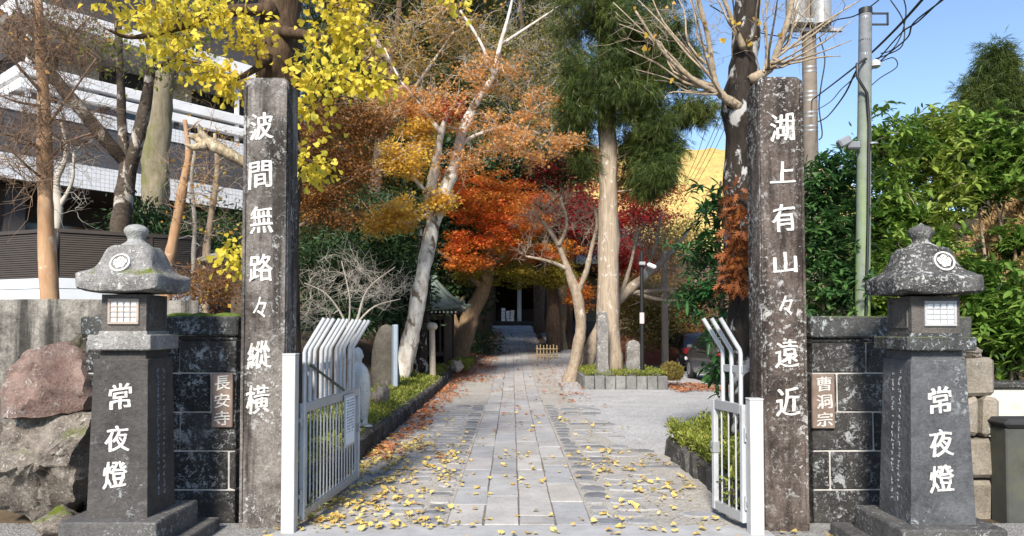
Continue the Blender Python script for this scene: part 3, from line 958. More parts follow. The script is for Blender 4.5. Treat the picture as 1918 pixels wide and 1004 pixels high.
def lantern(label, cx, cy, s, yaw, mats, cr, side, crest_dx):
    root = thing('stone_lantern', (cx, cy, 0), label, 'stone lantern')
    def sq(nm, mat, rows, crr=0.006, smooth=False, parent=root, **k):
        mb = MB(); mb.loft([sq_ring((cx, cy), hw, z, min(crr, hw * 0.9), 3) for hw, z in rows]); return mb.build(nm, mat, parent, smooth=smooth, **k)
    b = s['b']
    sq('lower_step', M['plinth'], [(b * 2.15, -0.1), (b * 2.15, 0.085), (b * 2.12, 0.095)], 0.01)
    sq('plinth', M['plinth'], [(b * 1.58, 0.09), (b * 1.58, s['plinth'] - 0.012), (b * 1.55, s['plinth'])], 0.012)
    t = s['t']
    sh = sq('shaft', mats['shaft'], [(b, s['plinth'] - 0.01), (b * 0.5 + t * 0.5, (s['plinth'] + s['shaft']) / 2), (t, s['shaft'] - 0.006), (t - 0.006, s['shaft'])], 0.006)
    sq('neck', mats['shaft'], [(s['neckw'], s['shaft'] - 0.01), (s['neckw'], s['neck'] + 0.01)])
    sq('table', mats['table'], [(s['tabw'] - 0.008, s['neck']), (s['tabw'], s['neck'] + 0.008), (s['tabw'], s['tab'] - 0.03), (s['tabw'] - 0.006, s['tab'] - 0.024)], 0.008)
    sq('table_step', mats['table'], [(s['tabw'] - 0.045, s['tab'] - 0.03), (s['tabw'] - 0.05, s['tab'])], 0.006)
    fb = sq('fire_box', M['box_stone'], [(s['boxw'], s['tab'] - 0.005), (s['boxw'], s['box'])], 0.004)
    # window on the front: frame, paper, lattice bars
    hw = s['boxw']; yf = cy - hw
    wx0, wx1 = cx - 0.105 + s['wdx'], cx + 0.105 + s['wdx']
    wz0, wz1 = s['tab'] + 0.045, s['box'] - 0.03
    win = MB()
    fw = 0.018
    for lo, hi in (((wx0, yf - 0.014, wz0), (wx1, yf + 0.01, wz0 + fw)), ((wx0, yf - 0.014, wz1 - fw), (wx1, yf + 0.01, wz1)),
                   ((wx0, yf - 0.0135, wz0 + fw), (wx0 + fw, yf + 0.01, wz1 - fw)), ((wx1 - fw, yf - 0.0135, wz0 + fw), (wx1, yf + 0.01, wz1 - fw))):
        win.box2(lo, hi, 0.003)
    win.build('window_frame', mats['frame'], fb)
    mb = MB(); mb.box2((wx0 + fw, yf - 0.003, wz0 + fw), (wx1 - fw, yf + 0.005, wz1 - fw)); mb.build('window_paper', M['paper'], fb)
    for i in range(1, 4):
        x = wx0 + fw + (wx1 - wx0 - 2 * fw) * i / 4
        mb = MB(); mb.box2((x - 0.0035, yf - 0.012, wz0 + fw), (x + 0.0035, yf - 0.002, wz1 - fw)); mb.build('lattice_bar', mats['frame'], fb)
        z = wz0 + fw + (wz1 - wz0 - 2 * fw) * i / 4
        mb = MB(); mb.box2((wx0 + fw, yf - 0.010, z - 0.0035), (wx1 - fw, yf - 0.0025, z + 0.0035)); mb.build('lattice_bar', mats['frame'], fb)
    # sunk side panel with an oval boss
    sx = cx + side * hw
    mb = MB()
    y0, y1 = cy - hw * 0.72, cy + hw * 0.72
    for lo, hi in (((y0, wz0 - 0.01), (y1, wz0)), ((y0, wz1), (y1, wz1 + 0.01)), ((y0, wz0), (y0 + 0.01, wz1)), ((y1 - 0.01, wz0), (y1, wz1))):
        mb.box2((min(sx, sx + side * 0.006) - 0.002, lo[0], lo[1]), (max(sx, sx + side * 0.006) + 0.002, hi[0], hi[1]))
    mb.build('side_panel', M['box_stone'], fb)
    mb = MB(); zc = (wz0 + wz1) / 2
    mb.loft([[(sx + side * dx, cy + math.cos(a) * ry, zc + math.sin(a) * rz) for a in ([2 * math.pi * k / 20 for k in range(20)][::side])] for dx, ry, rz in ((-0.002, 0.03, 0.05), (0.008, 0.028, 0.047), (0.010, 0.018, 0.036), (0.003, 0.012, 0.03))])
    mb.build('oval_boss', M['box_stone'], fb)
    # bell shaped roof with flared eaves
    e = s['eave']; zt = s['rooftop']; ze = s['box'] + 0.012
    rows = [(hw * 0.95, ze, 0, 0), (e - 0.05, ze + 0.002, 0.02, 0), (e - 0.006, ze + 0.006, 0.024, 0.0), (e, ze + 0.016, 0.024, 0), (e + 0.006, ze + 0.095, 0.030, 0), (e - 0.002, ze + 0.108, 0.030, 0)]
    top_w = s['topw']; H = zt - (ze + 0.108)
    for u, w in s['bell']:
        rows.append((top_w + (e - 0.002 - top_w) * w, ze + 0.108 + H * u, 0.028 * (1 - u) ** 3, 0.0))
    mb = MB()
    rg = rnd(int(cx * 1000) & 255)
    rings = []
    for hw_, z, lift, bl in rows:
        f = (z - ze) / (zt - ze)
        c_r = min(hw_ * 0.9, cr * (1 + 1.2 * max(0, f)))
        rings.append([(x + rg.normal(0, 0.0015), y + rg.normal(0, 0.0015), zz + rg.normal(0, 0.0015)) for x, y, zz in sq_ring((cx, cy), hw_, z, c_r, 5, lift)])
    mb.loft(rings)
    rf = mb.build('roof', mats['roof'], root, autosmooth=True)
    # finial
    mb = MB()
    mb.lathe([(0.10, zt - 0.02), (0.10, zt + 0.008), (0.086, zt + 0.020), (0.066, zt + 0.032), (0.056, zt + 0.046), (0.055, zt + 0.058), (0.066, zt + 0.078), (0.078, zt + 0.100), (0.080, zt + 0.116), (0.072, zt + 0.134), (0.05, zt + 0.150), (0.022, zt + 0.158), (0.007, zt + s['fin']), (0.001, zt + s['fin'] + 0.004)], (cx, cy, 0), 28)
    mb.build('finial', mats['finial'], root, smooth=True)
    # crest: white disc with a flower in a ring, set on the sloping front of the roof
    zc = s['crest']
    hwc = np.interp(zc, [r[1] for r in rows], [r[0] for r in rows])
    hwu = np.interp(zc + 0.05, [r[1] for r in rows], [r[0] for r in rows]); hwd = np.interp(zc - 0.05, [r[1] for r in rows], [r[0] for r in rows])
    up = Vector((0, hwd - hwu, 0.1)).normalized(); rt = Vector((1, 0, 0)); out = rt.cross(up)
    cc = Vector((cx + crest_dx, cy - hwc, zc)) + out * 0.012
    def disc(r0, r1, d0, d1, mat, nm, par, n=36, petal=None):
        rings = []
        pr = [(r1, d0), (r1, d1), (r0, d1)] + ([(r0, d0)] if r0 > 0 else [])
        for r, d in pr:
            rings.append([cc + (rt * math.cos(a) + up * math.sin(a)) * (r * (petal(a) if petal else 1)) + out * d for a in [2 * math.pi * k / n for k in range(n)]])
        m = MB(); m.loft(rings, caps=(r0 == 0)); return m.build(nm, mat, par)
    cr_ = disc(0.0, 0.066, -0.035, 0.0, mats['roof'], 'crest', root)
    disc(0.056, 0.068, -0.03, 0.006, M['paint'], 'crest_ring', cr_)
    disc(0.0, 0.047, -0.01, 0.005, M['paint'], 'crest_flower', cr_, 60, petal=lambda a: 0.80 + 0.20 * abs(math.sin(2.5 * a + 0.8)) if math.sin(a) > -0.45 else 0.84 + 0.1 * math.sin(6 * a))
    for k in range(5):
        a = R(90 + (k - 2) * 40)
        o2 = cc + (rt * math.cos(a) + up * math.sin(a)) * 0.026 + out * 0.005
        m = MB(); d_ = (rt * math.cos(a) + up * math.sin(a)); n_ = out.cross(d_)
        m.loft([[o2 + d_ * (0.014 * math.cos(t)) + n_ * (0.0022 * math.sin(t)) + out * dd for t in [2 * math.pi * j / 8 for j in range(8)]] for dd in (-0.002, 0.0015)])
        m.build('crest_vein', mats['roof'], cr_)
    # big characters down the front of the shaft
    for i, (c, px, py) in enumerate(s['text']):
        zc = at(px, py, cy - b).z
        f = (zc - s['plinth']) / (s['shaft'] - s['plinth'])
        yy = cy - (b + (t - b) * f) - 0.002
        up2 = Vector((0, b - t, s['shaft'] - s['plinth'])).normalized()
        glyph(c, root, (at(px, py, yy).x, yy, zc), 0.15, 0.17, M['paint'], up=up2, bold=0.025, seed=i + int(cx * 7), depth=0.004)
    # small weathered inscription lines on the inner side
    rg = rnd(77 + int(cx))
    for col in range(2):
        mb = MB()
        z = s['shaft'] - 0.09
        while z > s['plinth'] + 0.12:
            f = (z - s['plinth']) / (s['shaft'] - s['plinth'])
            hx = b + (t - b) * f
            yc = cy - 0.045 + col * 0.085
            for k in range(rg.integers(2, 5)):
                yy = yc + rg.uniform(-0.012, 0.012); zz = z + rg.uniform(-0.014, 0.014)
                if rg.random() < 0.6:
                    mb.box((cx + side * (hx + 0.0008), yy, zz), (0.003, rg.uniform(0.010, 0.024), 0.004))
                else:
                    mb.box((cx + side * (hx + 0.0008), yy, zz), (0.003, 0.004, rg.uniform(0.012, 0.022)))
            z -= 0.042
        tag(mb.build('inscription', mats['ins'], root), kind='stuff')
    # the whole lantern is turned a little
    root.rotation_euler = (0, 0, yaw)
    return root

cyL = 5.15
sL = dict(b=0.203, t=0.182, plinth=0.25, shaft=at(220, 672, 4.97).z, neckw=0.155, neck=at(220, 656, 4.97).z, tabw=0.212, tab=at(220, 620, 5.0).z, boxw=0.152,
          box=at(220, 551, 4.98).z, eave=0.272, rooftop=at(248, 463, 5.15).z, topw=0.135, fin=at(248, 421, 5.15).z - at(248, 463, 5.15).z, wdx=0.0,
          bell=[(0.05, 0.86), (0.12, 0.67), (0.22, 0.50), (0.34, 0.40), (0.48, 0.325), (0.62, 0.26), (0.78, 0.19), (0.88, 0.12), (0.95, 0.05), (1.0, -0.03)],
          crest=at(228, 494, 4.98).z, text=[('常', 226, 743), ('夜', 220, 822), ('燈', 216, 889)])
cxL = at(219, 965, 4.95).x
lantern('stone lantern with pale mossy roof beside the big rough rocks', cxL, cyL, sL, R(0), dict(shaft=M['shaft'], table=M['roof_pale'], roof=M['roof_pale'], finial=M['lichen_pale'], frame=plain_mat('window stone', (0.36, 0.30, 0.25), 0.8), ins=plain_mat('faded inlay', (0.25, 0.29, 0.35), 0.8)), 0.035, 1, -0.008)
cyR = 5.0
sR = dict(b=0.21, t=0.180, plinth=0.245, shaft=at(1750, 674, 4.82).z, neckw=0.165, neck=at(1750, 657, 4.82).z, tabw=0.225, tab=at(1750, 624, 4.85).z, boxw=0.158,
          box=at(1750, 555, 4.84).z, eave=0.285, rooftop=at(1735, 466, 5.0).z, topw=0.152, fin=at(1735, 419, 5.0).z - at(1735, 466, 5.0).z, wdx=0.028,
          bell=[(0.05, 0.88), (0.12, 0.72), (0.22, 0.55), (0.34, 0.45), (0.48, 0.37), (0.62, 0.30), (0.78, 0.215), (0.88, 0.13), (0.95, 0.05), (1.0, -0.05)],
          crest=at(1752, 492, 4.85).z, text=[('常', 1760, 750), ('夜', 1762, 830), ('燈', 1764, 897)])
cxR = at(1768, 975, 4.79).x
lantern('stone lantern with black and white lichened roof beside the old stone pier', cxR, cyR, sR, R(0), dict(shaft=M['shaft_cool'], table=M['coping'], roof=M['roof_dark'], finial=M['roof_dark'], frame=plain_mat('cool window stone', (0.38, 0.385, 0.39), 0.8), ins=plain_mat('pale inlay', (0.40, 0.42, 0.42), 0.8)), 0.09, -1, 0.03)

def crom(P, sub=5):
    """smooth curve through points"""
    out = []
    for i in range(len(P) - 1):
        p0 = P[max(i - 1, 0)]; p1 = P[i]; p2 = P[i + 1]; p3 = P[min(i + 2, len(P) - 1)]
        for k in range(sub):
            t = k / sub
            out.append(0.5 * ((2 * p1) + (p2 - p0) * t + (2 * p0 - 5 * p1 + 4 * p2 - p3) * t * t + (3 * p1 - p0 - 3 * p2 + p3) * t ** 3))
    out.append(P[-1])
    return out

# ================================================================== gates
def gate(label, H, E, post, post_top, nbal, pipes, groups, lean, board=None):
    H = Vector((H[0], H[1], 0)); E = Vector((E[0], E[1], 0))
    root = thing('metal_gate', H, label, 'gate')
    u = (E - H); L = u.length; u.normalize()
    rz = math.atan2(u.y, u.x)
    def along(t, z): return H + u * t + Vector((0, 0, z))
    mb = MB(); mb.box2((post[0], post[1], 0.0), (post[2], post[3], post_top), 0.004); mb.build('post', M['gate_white'], root)
    mb = MB(); mb.box(((post[0] + post[2]) / 2, (post[1] + post[3]) / 2, post_top + 0.006), (post[2] - post[0] + 0.006, post[3] - post[1] + 0.006, 0.012), ch=0.003); mb.build('post_cap', M['gate_white'], root)
    for z in (0.25, 0.82) if post_top > 1.1 else (0.22, 0.72):
        mb = MB(); mb.tube([along(-0.012, z - 0.05), along(-0.012, z + 0.05)], 0.012, 8); mb.box(along(-0.03, z), (0.05, 0.012, 0.03), rz); mb.build('hinge', M['gate_rail'], root)
    t0, t1 = 0.02, L - 0.02
    for tt, w in ((t0, 0.04), (t1, 0.045)):
        mb = MB(); mb.box(along(tt, 0.505), (w, 0.04, 0.87), rz, 0.004); mb.build('stile', M['gate'], root)
    for z, h in ((0.905, 0.075), (0.105, 0.07)):
        mb = MB(); mb.box(along(L / 2, z), (L - 0.085, 0.036, h), rz, 0.004); mb.build('rail', M['gate_rail'], root)
    for i in range(nbal):
        t = t0 + (t1 - t0) * (i + 1) / (nbal + 1)
        mb = MB(); mb.tube([along(t, 0.135), along(t, 0.872)], 0.0065, 8, cap=False); mb.build('baluster', M['gate'], root)
    mb = MB(); mb.box(along(L - 0.02, 0.56), (0.06, 0.055, 0.09), rz, 0.005); lt = mb.build('latch', M['gate_rail'], root)
    mb = MB(); mb.tube([along(L - 0.02, 0.56) + Vector((-0.05, 0, 0)), along(L - 0.02, 0.56) + Vector((0.05, 0, 0))], 0.008, 8); mb.build('bolt', M['brace'], lt)
    zb, zt = 1.35, 1.585
    side = Vector((lean, 0, 0))
    for t in pipes:
        p = along(t, 0)
        pts = [p + Vector((0, 0, 0.935)), p + Vector((0, 0, zb - 0.03)), p + side * 0.008 + Vector((0, 0, zb)), p + side * 0.026 + Vector((0, 0, zb + 0.028)), p + side * 0.15 + Vector((0, 0, zt))]
        mb = MB(); mb.tube(pts, 0.0165, 12); mb.build('bent_pipe', M['gate'], root, autosmooth=True)
    for a, b in groups:
        mb = MB(); mb.box(along((a + b) / 2, 1.20), (b - a + 0.05, 0.012, 0.055), rz, 0.002); mb.build('tie_plate', M['gate_rail'], root)
    if board:
        a, b, z0, z1 = board
        n = Vector((-u.y, u.x, 0)) * (-1 if lean > 0 else 1)
        c = along((a + b) / 2, (z0 + z1) / 2) + n * 0.03
        nb = thing('notice_board', (c.x, c.y, z0), 'narrow white notice board hung on the wide gate', 'notice board')
        mb = MB(); mb.box(c, (b - a, 0.012, z1 - z0), rz, 0.003); mb.build('panel', M['gate_white'], nb)
        mb = MB(); mb.box(c + n * 0.0075, (b - a - 0.05, 0.005, z1 - z0 - 0.05), rz); mb.build('sheet', M['board'], nb)
        rg = rnd(8); mb = MB()
        for col in range(6):
            t = (a + b) / 2 - 0.1 + col * 0.04
            z = z1 - 0.05
            while z > z0 + 0.08 + 0.1 * rg.random():
                mb.box(along(t, z) + n * 0.0405, (rg.uniform(0.012, 0.022), 0.002, rg.uniform(0.006, 0.016)), rz); z -= 0.026
        mb.build('lettering', M['ink'], nb)
        # thin green prop rod across the bent pipes
        mb = MB(); mb.tube([along(0.03, 1.24) + n * 0.04, along(0.95, 0.965) + n * 0.045], 0.011, 8); mb.build('prop_rod', M['brace'], root)
    return root

LL = 1.59
gp = [0.05, 0.17, 0.29, 0.45, 0.57, 0.69, 0.86, 0.98, 1.10, 1.27, 1.40]
gate('wide silver barred gate with a row of bent pipes and a white post', (-1.585, 5.60), (-1.49, 7.18), (-1.688, 5.44, -1.592, 5.54), 1.31, 17, gp,
     [(0.05, 0.29), (0.45, 0.69), (0.86, 1.10), (1.27, 1.40)], 1, board=(1.02, 1.34, 0.44, 0.91))
gate('narrow silver barred gate with three bent pipes and a white post', (1.722, 5.50), (1.625, 5.98), (1.728, 5.39, 1.826, 5.49), 0.985, 3, [0.05, 0.19, 0.33], [(0.05, 0.33)], -1)

# ================================================================== rocks
def rock_mesh(c, r, seed, facet=0.35, rough=0.10, npts=13):
    """angular broken rock: hull of a few points, edges worn, surface roughened"""
    rg = rnd(seed)
    bm = bmesh.new()
    q = rg.normal(0, 1, (npts, 3)); q /= np.linalg.norm(q, axis=1, keepdims=True)
    q = np.vstack([q, [[1, 0, 0], [-1, 0, 0], [0, 0, 1], [0, 0, -1], [0, -1, 0], [0, 1, 0]] * np.array(rg.uniform(0.85, 1.0, (6, 1)))])
    for p in q: bm.verts.new(p)
    bmesh.ops.convex_hull(bm, input=bm.verts)
    for v in [v for v in bm.verts if not v.link_faces]: bm.verts.remove(v)
    bmesh.ops.bevel(bm, geom=list(bm.edges) + list(bm.verts), offset=0.07, segments=1, affect='EDGES', profile=0.6)
    bmesh.ops.triangulate(bm, faces=bm.faces[:])
    for k in range(3):
        bmesh.ops.subdivide_edges(bm, edges=[e for e in bm.edges if e.calc_length() > 0.14], cuts=1, use_grid_fill=False)
        bmesh.ops.triangulate(bm, faces=bm.faces[:])
    for v in bm.verts:
        p = v.co.copy()
        s0 = Vector((seed * 3.3, 1.7, 0))
        p += p.normalized() * (rough * mnoise.fractal(p * 1.9 + s0, 0.9, 2.1, 5) + 0.5 * rough * (abs(mnoise.noise(p * 3.5 + s0)) - 0.25))
        v.co = Vector((c[0] + p.x * r[0], c[1] + p.y * r[1], c[2] + p.z * r[2]))
    bm.verts.index_update()
    vs = [tuple(v.co) for v in bm.verts]; fs = [tuple(v.index for v in f.verts) for f in bm.faces]
    bm.free()
    mb = MB(); mb.add(vs, fs)
    return mb
def boulder(label, px0, px1, py0, py1, Y, mat, seed, ry=0.35, name='boulder', rough=0.1):
    a = at(px0, py0, Y); b = at(px1, py1, Y)
    c = ((a.x + b.x) / 2, Y + ry * 0.6, (a.z + b.z) / 2)
    mb = rock_mesh(c, ((b.x - a.x) / 2 * 1.1, ry, (a.z - b.z) / 2 * 1.1), seed, rough=rough)
    o = mb.build(name, mat, loc=(c[0], c[1], b.z), autosmooth=True)
    return tag(o, label, 'rock')
G = 'rocks piled beside the lantern'
def slab_rock(label, outline, Y, thick, mat, seed, rough=0.02, ridge=0.0, lean=0.25, cuts=()):
    """a big natural stone: broken outline, faceted front of flat planes, full thickness behind"""
    rg = rnd(seed)
    pts = []
    n = len(outline)
    for i in range(n):
        a = at(*outline[i], Y); b = at(*outline[(i + 1) % n], Y)
        for k in range(6):
            p = a.lerp(b, k / 6) + Vector((rg.normal(0, 0.006), 0, rg.normal(0, 0.006))) * (1 if k else 0.3)
            pts.append(p)
    c = sum(pts, Vector((0, 0, 0))) / len(pts)
    planes = [(Vector((rg.normal(0, 0.45), 0, rg.normal(0, 0.45))), rg.uniform(-0.10, 0.0)) for _ in range(5)] + list(cuts)
    def front(x, z):
        dx, dz = x - c.x, z - c.z
        y = lean * dz + 0.35 * abs(dx - ridge) - 0.10
        for nrm, d in planes:                      # each plane slices a flat facet
            y = max(y, d + nrm.x * dx + nrm.z * dz)
        return Y + y
    rings = []
    fs = [0.0001, 0.15, 0.3, 0.45, 0.6, 0.72, 0.83, 0.92, 0.975]
    for f in fs:
        rings.append([Vector((c.x + (p.x - c.x) * f, front(c.x + (p.x - c.x) * f, c.z + (p.z - c.z) * f), c.z + (p.z - c.z) * f)) for p in pts])
    for f, d in ((1.0, 0.05), (1.0, thick * 0.5), (0.85, thick * 0.85), (0.4, thick)):
        rings.append([Vector((c.x + (p.x - c.x) * f, max(front(p.x, p.z), Y - 0.1) + d, c.z + (p.z - c.z) * f)) for p in pts])
    mb = MB(); mb.loft(rings)
    V = mb.v[0]
    s0 = Vector((seed * 2.7, 0, 0))
    for i in range(len(V)):
        p = Vector(V[i])
        q = p * 7.0 + s0
        crack = max(0.0, 1 - abs(mnoise.noise(p * 3.1 + s0)) * 14)
        d = rough * (mnoise.fractal(q, 0.8, 2.1, 5)) + 0.025 * crack
        V[i] = (p.x, p.y + d, p.z + d * 0.3)
    o = mb.build('boulder', mat, loc=(c.x, Y, min(p.z for p in pts)), autosmooth=True)
    return tag(o, label, 'rock')
slab_rock('big reddish flat-faced boulder on top of the rock pile', [(80, 638), (44, 652), (14, 688), (2, 735), (14, 782), (75, 784), (134, 774), (141, 748), (124, 704), (104, 662)], 5.5, 0.5, M['rock_red'], 4, 0.02, -0.05, 0.10)
slab_rock('big pale rough boulder under the reddish one', [(4, 782), (60, 786), (118, 778), (150, 780), (146, 815), (132, 850), (142, 900), (122, 948), (74, 985), (10, 1000), (-50, 970), (-40, 860), (-16, 805)], 5.42, 0.55, M['rock'], 6, 0.05, 0.1, -0.12)
boulder('mossy boulder wedged under the corner of the concrete wall', 95, 190, 628, 720, 5.85, M['rock_green'], 9, 0.3)
boulder('small greenish stone behind the lantern shaft', 105, 200, 705, 800, 5.85, M['rock_green'], 12, 0.25)
boulder('dark stone low behind the lantern shaft', 108, 200, 790, 950, 5.85, M['rock_green'], 15, 0.28)
boulder('grey stone lowest at the foot of the rock pile', 35, 135, 960, 1030, 5.25, M['rock'], 18, 0.25)
boulder('grey stone at the picture edge beside the pale boulder', -90, 14, 800, 900, 5.4, M['rock'], 23, 0.3)

# old pier of squared stones right of the lantern
pier = thing('stone_pier', at(1852, 990, 6.0), 'old pier of squared yellowish stones beside the lichened lantern', 'stone pier')
rg = rnd(31)
for (a, b, t_, bt) in ((1800, 1866, 668, 742), (1800, 1842, 744, 818), (1844, 1878, 744, 818), (1802, 1880, 820, 898), (1800, 1888, 900, 982), (1800, 1880, 984, 1030)):
    p = at(a, t_, 6.0); q = at(b, bt, 6.0)
    irregular_block((p.x, 6.0 + rg.uniform(-0.02, 0.02), q.z + 0.004), (q.x, 6.45, p.z), 0.03, rg, 0.014).build('stone_block', M['old_block'], pier)
p = at(1800, 650, 6.05); q = at(1856, 668, 6.05)
rock_mesh(((p.x + q.x) / 2, 6.22, q.z + 0.03), (0.14, 0.18, 0.07), 41).build('cap_stone', M['old_block'], pier, autosmooth=True)
dcap = plain_mat('dark wall render', (0.06, 0.062, 0.055), 0.9, scale=4, var=0.3, dirt=(0.11, 0.11, 0.06))
lw = thing('low_wall', at(1940, 1000, 5.75), 'low dark rendered wall with rounded coping at the edge beside the pier', 'wall')
p = at(1884, 785, 5.8)
mb = MB(); mb.box2((p.x, 5.8, -0.1), (p.x + 2.5, 6.0, p.z - 0.07), 0.01); mb.build('wall', dcap, lw)
mb = MB(); mb.box2((p.x - 0.02, 5.76, p.z - 0.07), (p.x + 2.5, 6.04, p.z), 0.03); mb.build('coping', plain_mat('black coping', (0.03, 0.03, 0.03), 0.8), lw)
ww = thing('garden_wall', at(1950, 780, 7.6), 'cream plastered wall seen beyond the low dark wall', 'wall')
p = at(1866, 728, 7.6)
mb = MB(); mb.box2((p.x - 0.2, 7.6, -0.1), (p.x + 3, 7.8, p.z), 0.01); mb.build('wall', plain_mat('cream plaster', (0.55, 0.53, 0.47), 0.9, dirt=(0.4, 0.38, 0.3)), ww)
mb = MB(); mb.box2((p.x - 0.23, 7.56, p.z), (p.x + 3, 7.84, p.z + 0.07), 0.02); mb.build('coping', M['kerb'], ww)

# ================================================================== left terrace: retaining wall, louvre enclosure
C = at(90, 600, 6.15)
zt = at(90, 560, 6.15).z
rw = thing('retaining_wall', (C.x, C.y, 0), 'stained concrete retaining wall above the rock pile', 'wall')
mb = MB(); mb.prism([(C.x, C.y), (C.x + 1.1, C.y + 0.35), (C.x + 1.0, C.y + 0.6), (C.x, C.y + 0.28), (C.x - 2.6, C.y + 0.75), (C.x - 2.6, C.y + 0.5)], -0.1, zt, 0.0)
mb.build('wall', M['wall_conc'], rw)
louvre = plain_mat('brown louvre', (0.060, 0.048, 0.040), 0.55, 0, 0.1, 4)
siding = plain_mat('pale blue siding', (0.52, 0.55, 0.58), 0.6, 0, 0.05, 4)
frame_m = plain_mat('brown frame', (0.05, 0.04, 0.034), 0.5)
C2 = at(101, 480, 8.9)
zl0, zl1 = at(101, 520, 8.9).z, at(101, 428, 8.9).z
zs0 = at(101, 566, 8.9).z
fe = thing('louvre_screen', (C2.x, C2.y, zs0), 'brown slatted screen on pale siding before the dark building', 'screen')
for d, Ln in ((Vector((-0.93, 0.37, 0)), 2.6), (Vector((0.86, 0.51, 0)), 1.7)):
    rz = math.atan2(d.y, d.x)
    c = C2 + d * (Ln / 2 + 0.03)
    n = 20
    for i in range(n):
        z = zl0 + (zl1 - zl0 - 0.05) * (i + 0.5) / n
        mb = MB(); mb.box((c.x, c.y, z), (Ln - 0.06, 0.02, (zl1 - zl0 - 0.05) / n * 0.72), rz); mb.build('slat', louvre, fe)
    nv = Vector((-d.y, d.x, 0))
    cb = c + nv * (0.07 if nv.y > 0 else -0.07)
    mb = MB(); mb.box((cb.x, cb.y, (zl0 + zl1) / 2), (Ln - 0.08, 0.03, zl1 - zl0 - 0.02), rz); mb.build('backing', frame_m, fe)
    mb = MB(); mb.box((c.x, c.y, zl1 - 0.02), (Ln, 0.06, 0.045), rz); mb.build('top_rail', frame_m, fe)
    for t in (0.62,):
        p = C2 + d * (Ln * t); mb = MB(); mb.box((p.x, p.y, (zl0 + zl1) / 2), (0.035, 0.05, zl1 - zl0), rz); mb.build('post', frame_m, fe)
    n = 6
    for i in range(n):
        z0 = zs0 - 0.5 + (zl0 - zs0 + 0.5) * i / n; z1 = zs0 - 0.5 + (zl0 - zs0 + 0.5) * (i + 1) / n
        mb = MB(); mb.box((c.x, c.y, (z0 + z1) / 2), (Ln, 0.05, z1 - z0 - 0.006), rz, 0.004); mb.build('siding_board', siding, fe)
mb = MB(); mb.box((C2.x, C2.y, (zl0 + zl1) / 2), (0.05, 0.05, zl1 - zl0), 0.5); mb.build('post', frame_m, fe)

# ================================================================== modern building on the left
def tile_mat(name, col, line, sx, sz, rough=0.35):
    m, nt, b, out = new_mat(name)
    v = coords(nt, kind='Object')
    br = nt.nodes.new('ShaderNodeTexBrick')
    br.offset = 0.0
    br.inputs['Scale'].default_value = 1.0
    br.inputs['Brick Width'].default_value = sx
    br.inputs['Row Height'].default_value = sz
    br.inputs['Mortar Size'].default_value = 0.006
    br.inputs['Color1'].default_value = (*col, 1); br.inputs['Color2'].default_value = (*[c * 0.93 for c in col], 1); br.inputs['Mortar'].default_value = (*line, 1)
    sp = nt.nodes.new('ShaderNodeSeparateXYZ'); cb = nt.nodes.new('ShaderNodeCombineXYZ')
    nt.links.new(v, sp.inputs[0]); nt.links.new(sp.outputs['X'], cb.inputs['X']); nt.links.new(sp.outputs['Z'], cb.inputs['Y'])
    nt.links.new(cb.outputs[0], br.inputs['Vector'])
    d = ramp(nt, noise_tex(nt, coords(nt, (2, 2, 0.3), 'World'), 1.0, 5, 0.6), [(0.5, 0), (0.75, 1)])
    c = mix(nt, mth(nt, 'MULTIPLY', d, 0.3), br.outputs['Color'], tuple(q * 0.7 for q in col))
    nt.links.new(c, b.inputs['Base Color']); b.inputs['Roughness'].default_value = rough
    return m
white_tile = tile_mat('white wall tile', (0.72, 0.73, 0.74), (0.40, 0.40, 0.40), 0.10, 0.10)
dark_tile = tile_mat('dark wall tile', (0.075, 0.075, 0.080), (0.05, 0.05, 0.05), 0.24, 0.10)
smooth_w = plain_mat('white balcony paint', (0.76, 0.76, 0.76), 0.6, scale=2)
dark_w = plain_mat('dark recess wall', (0.05, 0.045, 0.045), 0.7)
cream_w = plain_mat('cream wall', (0.52, 0.50, 0.46), 0.8)
glass_m, nt_, b_, o_ = new_mat('dark window glass')
b_.inputs['Base Color'].default_value = (0.02, 0.025, 0.028, 1); b_.inputs['Roughness'].default_value = 0.06; b_.inputs['Specular IOR Level'].default_value = 0.8
alu = plain_mat('dark window frame', (0.03, 0.03, 0.03), 0.5)
B0 = Vector((-11.08, 16.0, 0)); BU = Vector((0.63, 0.7766, 0)).normalized(); BN = Vector((BU.y, -BU.x, 0))
bld = thing('hotel_building', (B0.x, B0.y, 1.6), 'modern dark building with white tiled bands and balconies behind the bare trees', 'building')
bld.rotation_euler = (0, 0, math.atan2(BU.y, BU.x))
def bpart(nm, mat, u0, u1, w0, w1, z0, z1, ch=0.0, parent=None):
    """w counts outwards from the facade line; stored in the building's own frame"""
    mb = MB(); mb.box2((u0, -w1, z0 - 1.6), (u1, -w0, z1 - 1.6), ch)
    me_o = mb.build(nm, mat, None)
    me_o.parent = parent or bld
    return me_o
UE = 6.9
bpart('ground_floor_wall', dark_w, -6, UE, -6.0, -2.6, 0.4, 4.80)
for i in range(6):
    u0 = -5.6 + i * 1.9
    w = bpart('window', alu, u0, u0 + 1.8, -2.6, -2.52, 1.75, 4.3)
    bpart('pane', glass_m, u0 + 0.07, u0 + 0.86, -2.52, -2.505, 1.85, 4.2, parent=w)
    bpart('pane', glass_m, u0 + 0.94, u0 + 1.73, -2.52, -2.503, 1.85, 4.2, parent=w)
for i in range(3):
    bpart('column', dark_w, -4 + i * 4.2, -3.6 + i * 4.2, -0.9, -0.5, 0.4, 4.80)
bpart('soffit', dark_w, -6, UE, -2.6, -0.02, 4.79, 4.84)
bpart('tiled_band', white_tile, -6, UE, -0.4, 0.0, 4.81, 5.36)
for i in range(6):
    bpart('dark_panel', dark_tile, -6 + i * 2.15 + 0.012, -6 + (i + 1) * 2.15 - 0.012, -0.4, -0.03, 5.362, 6.33)
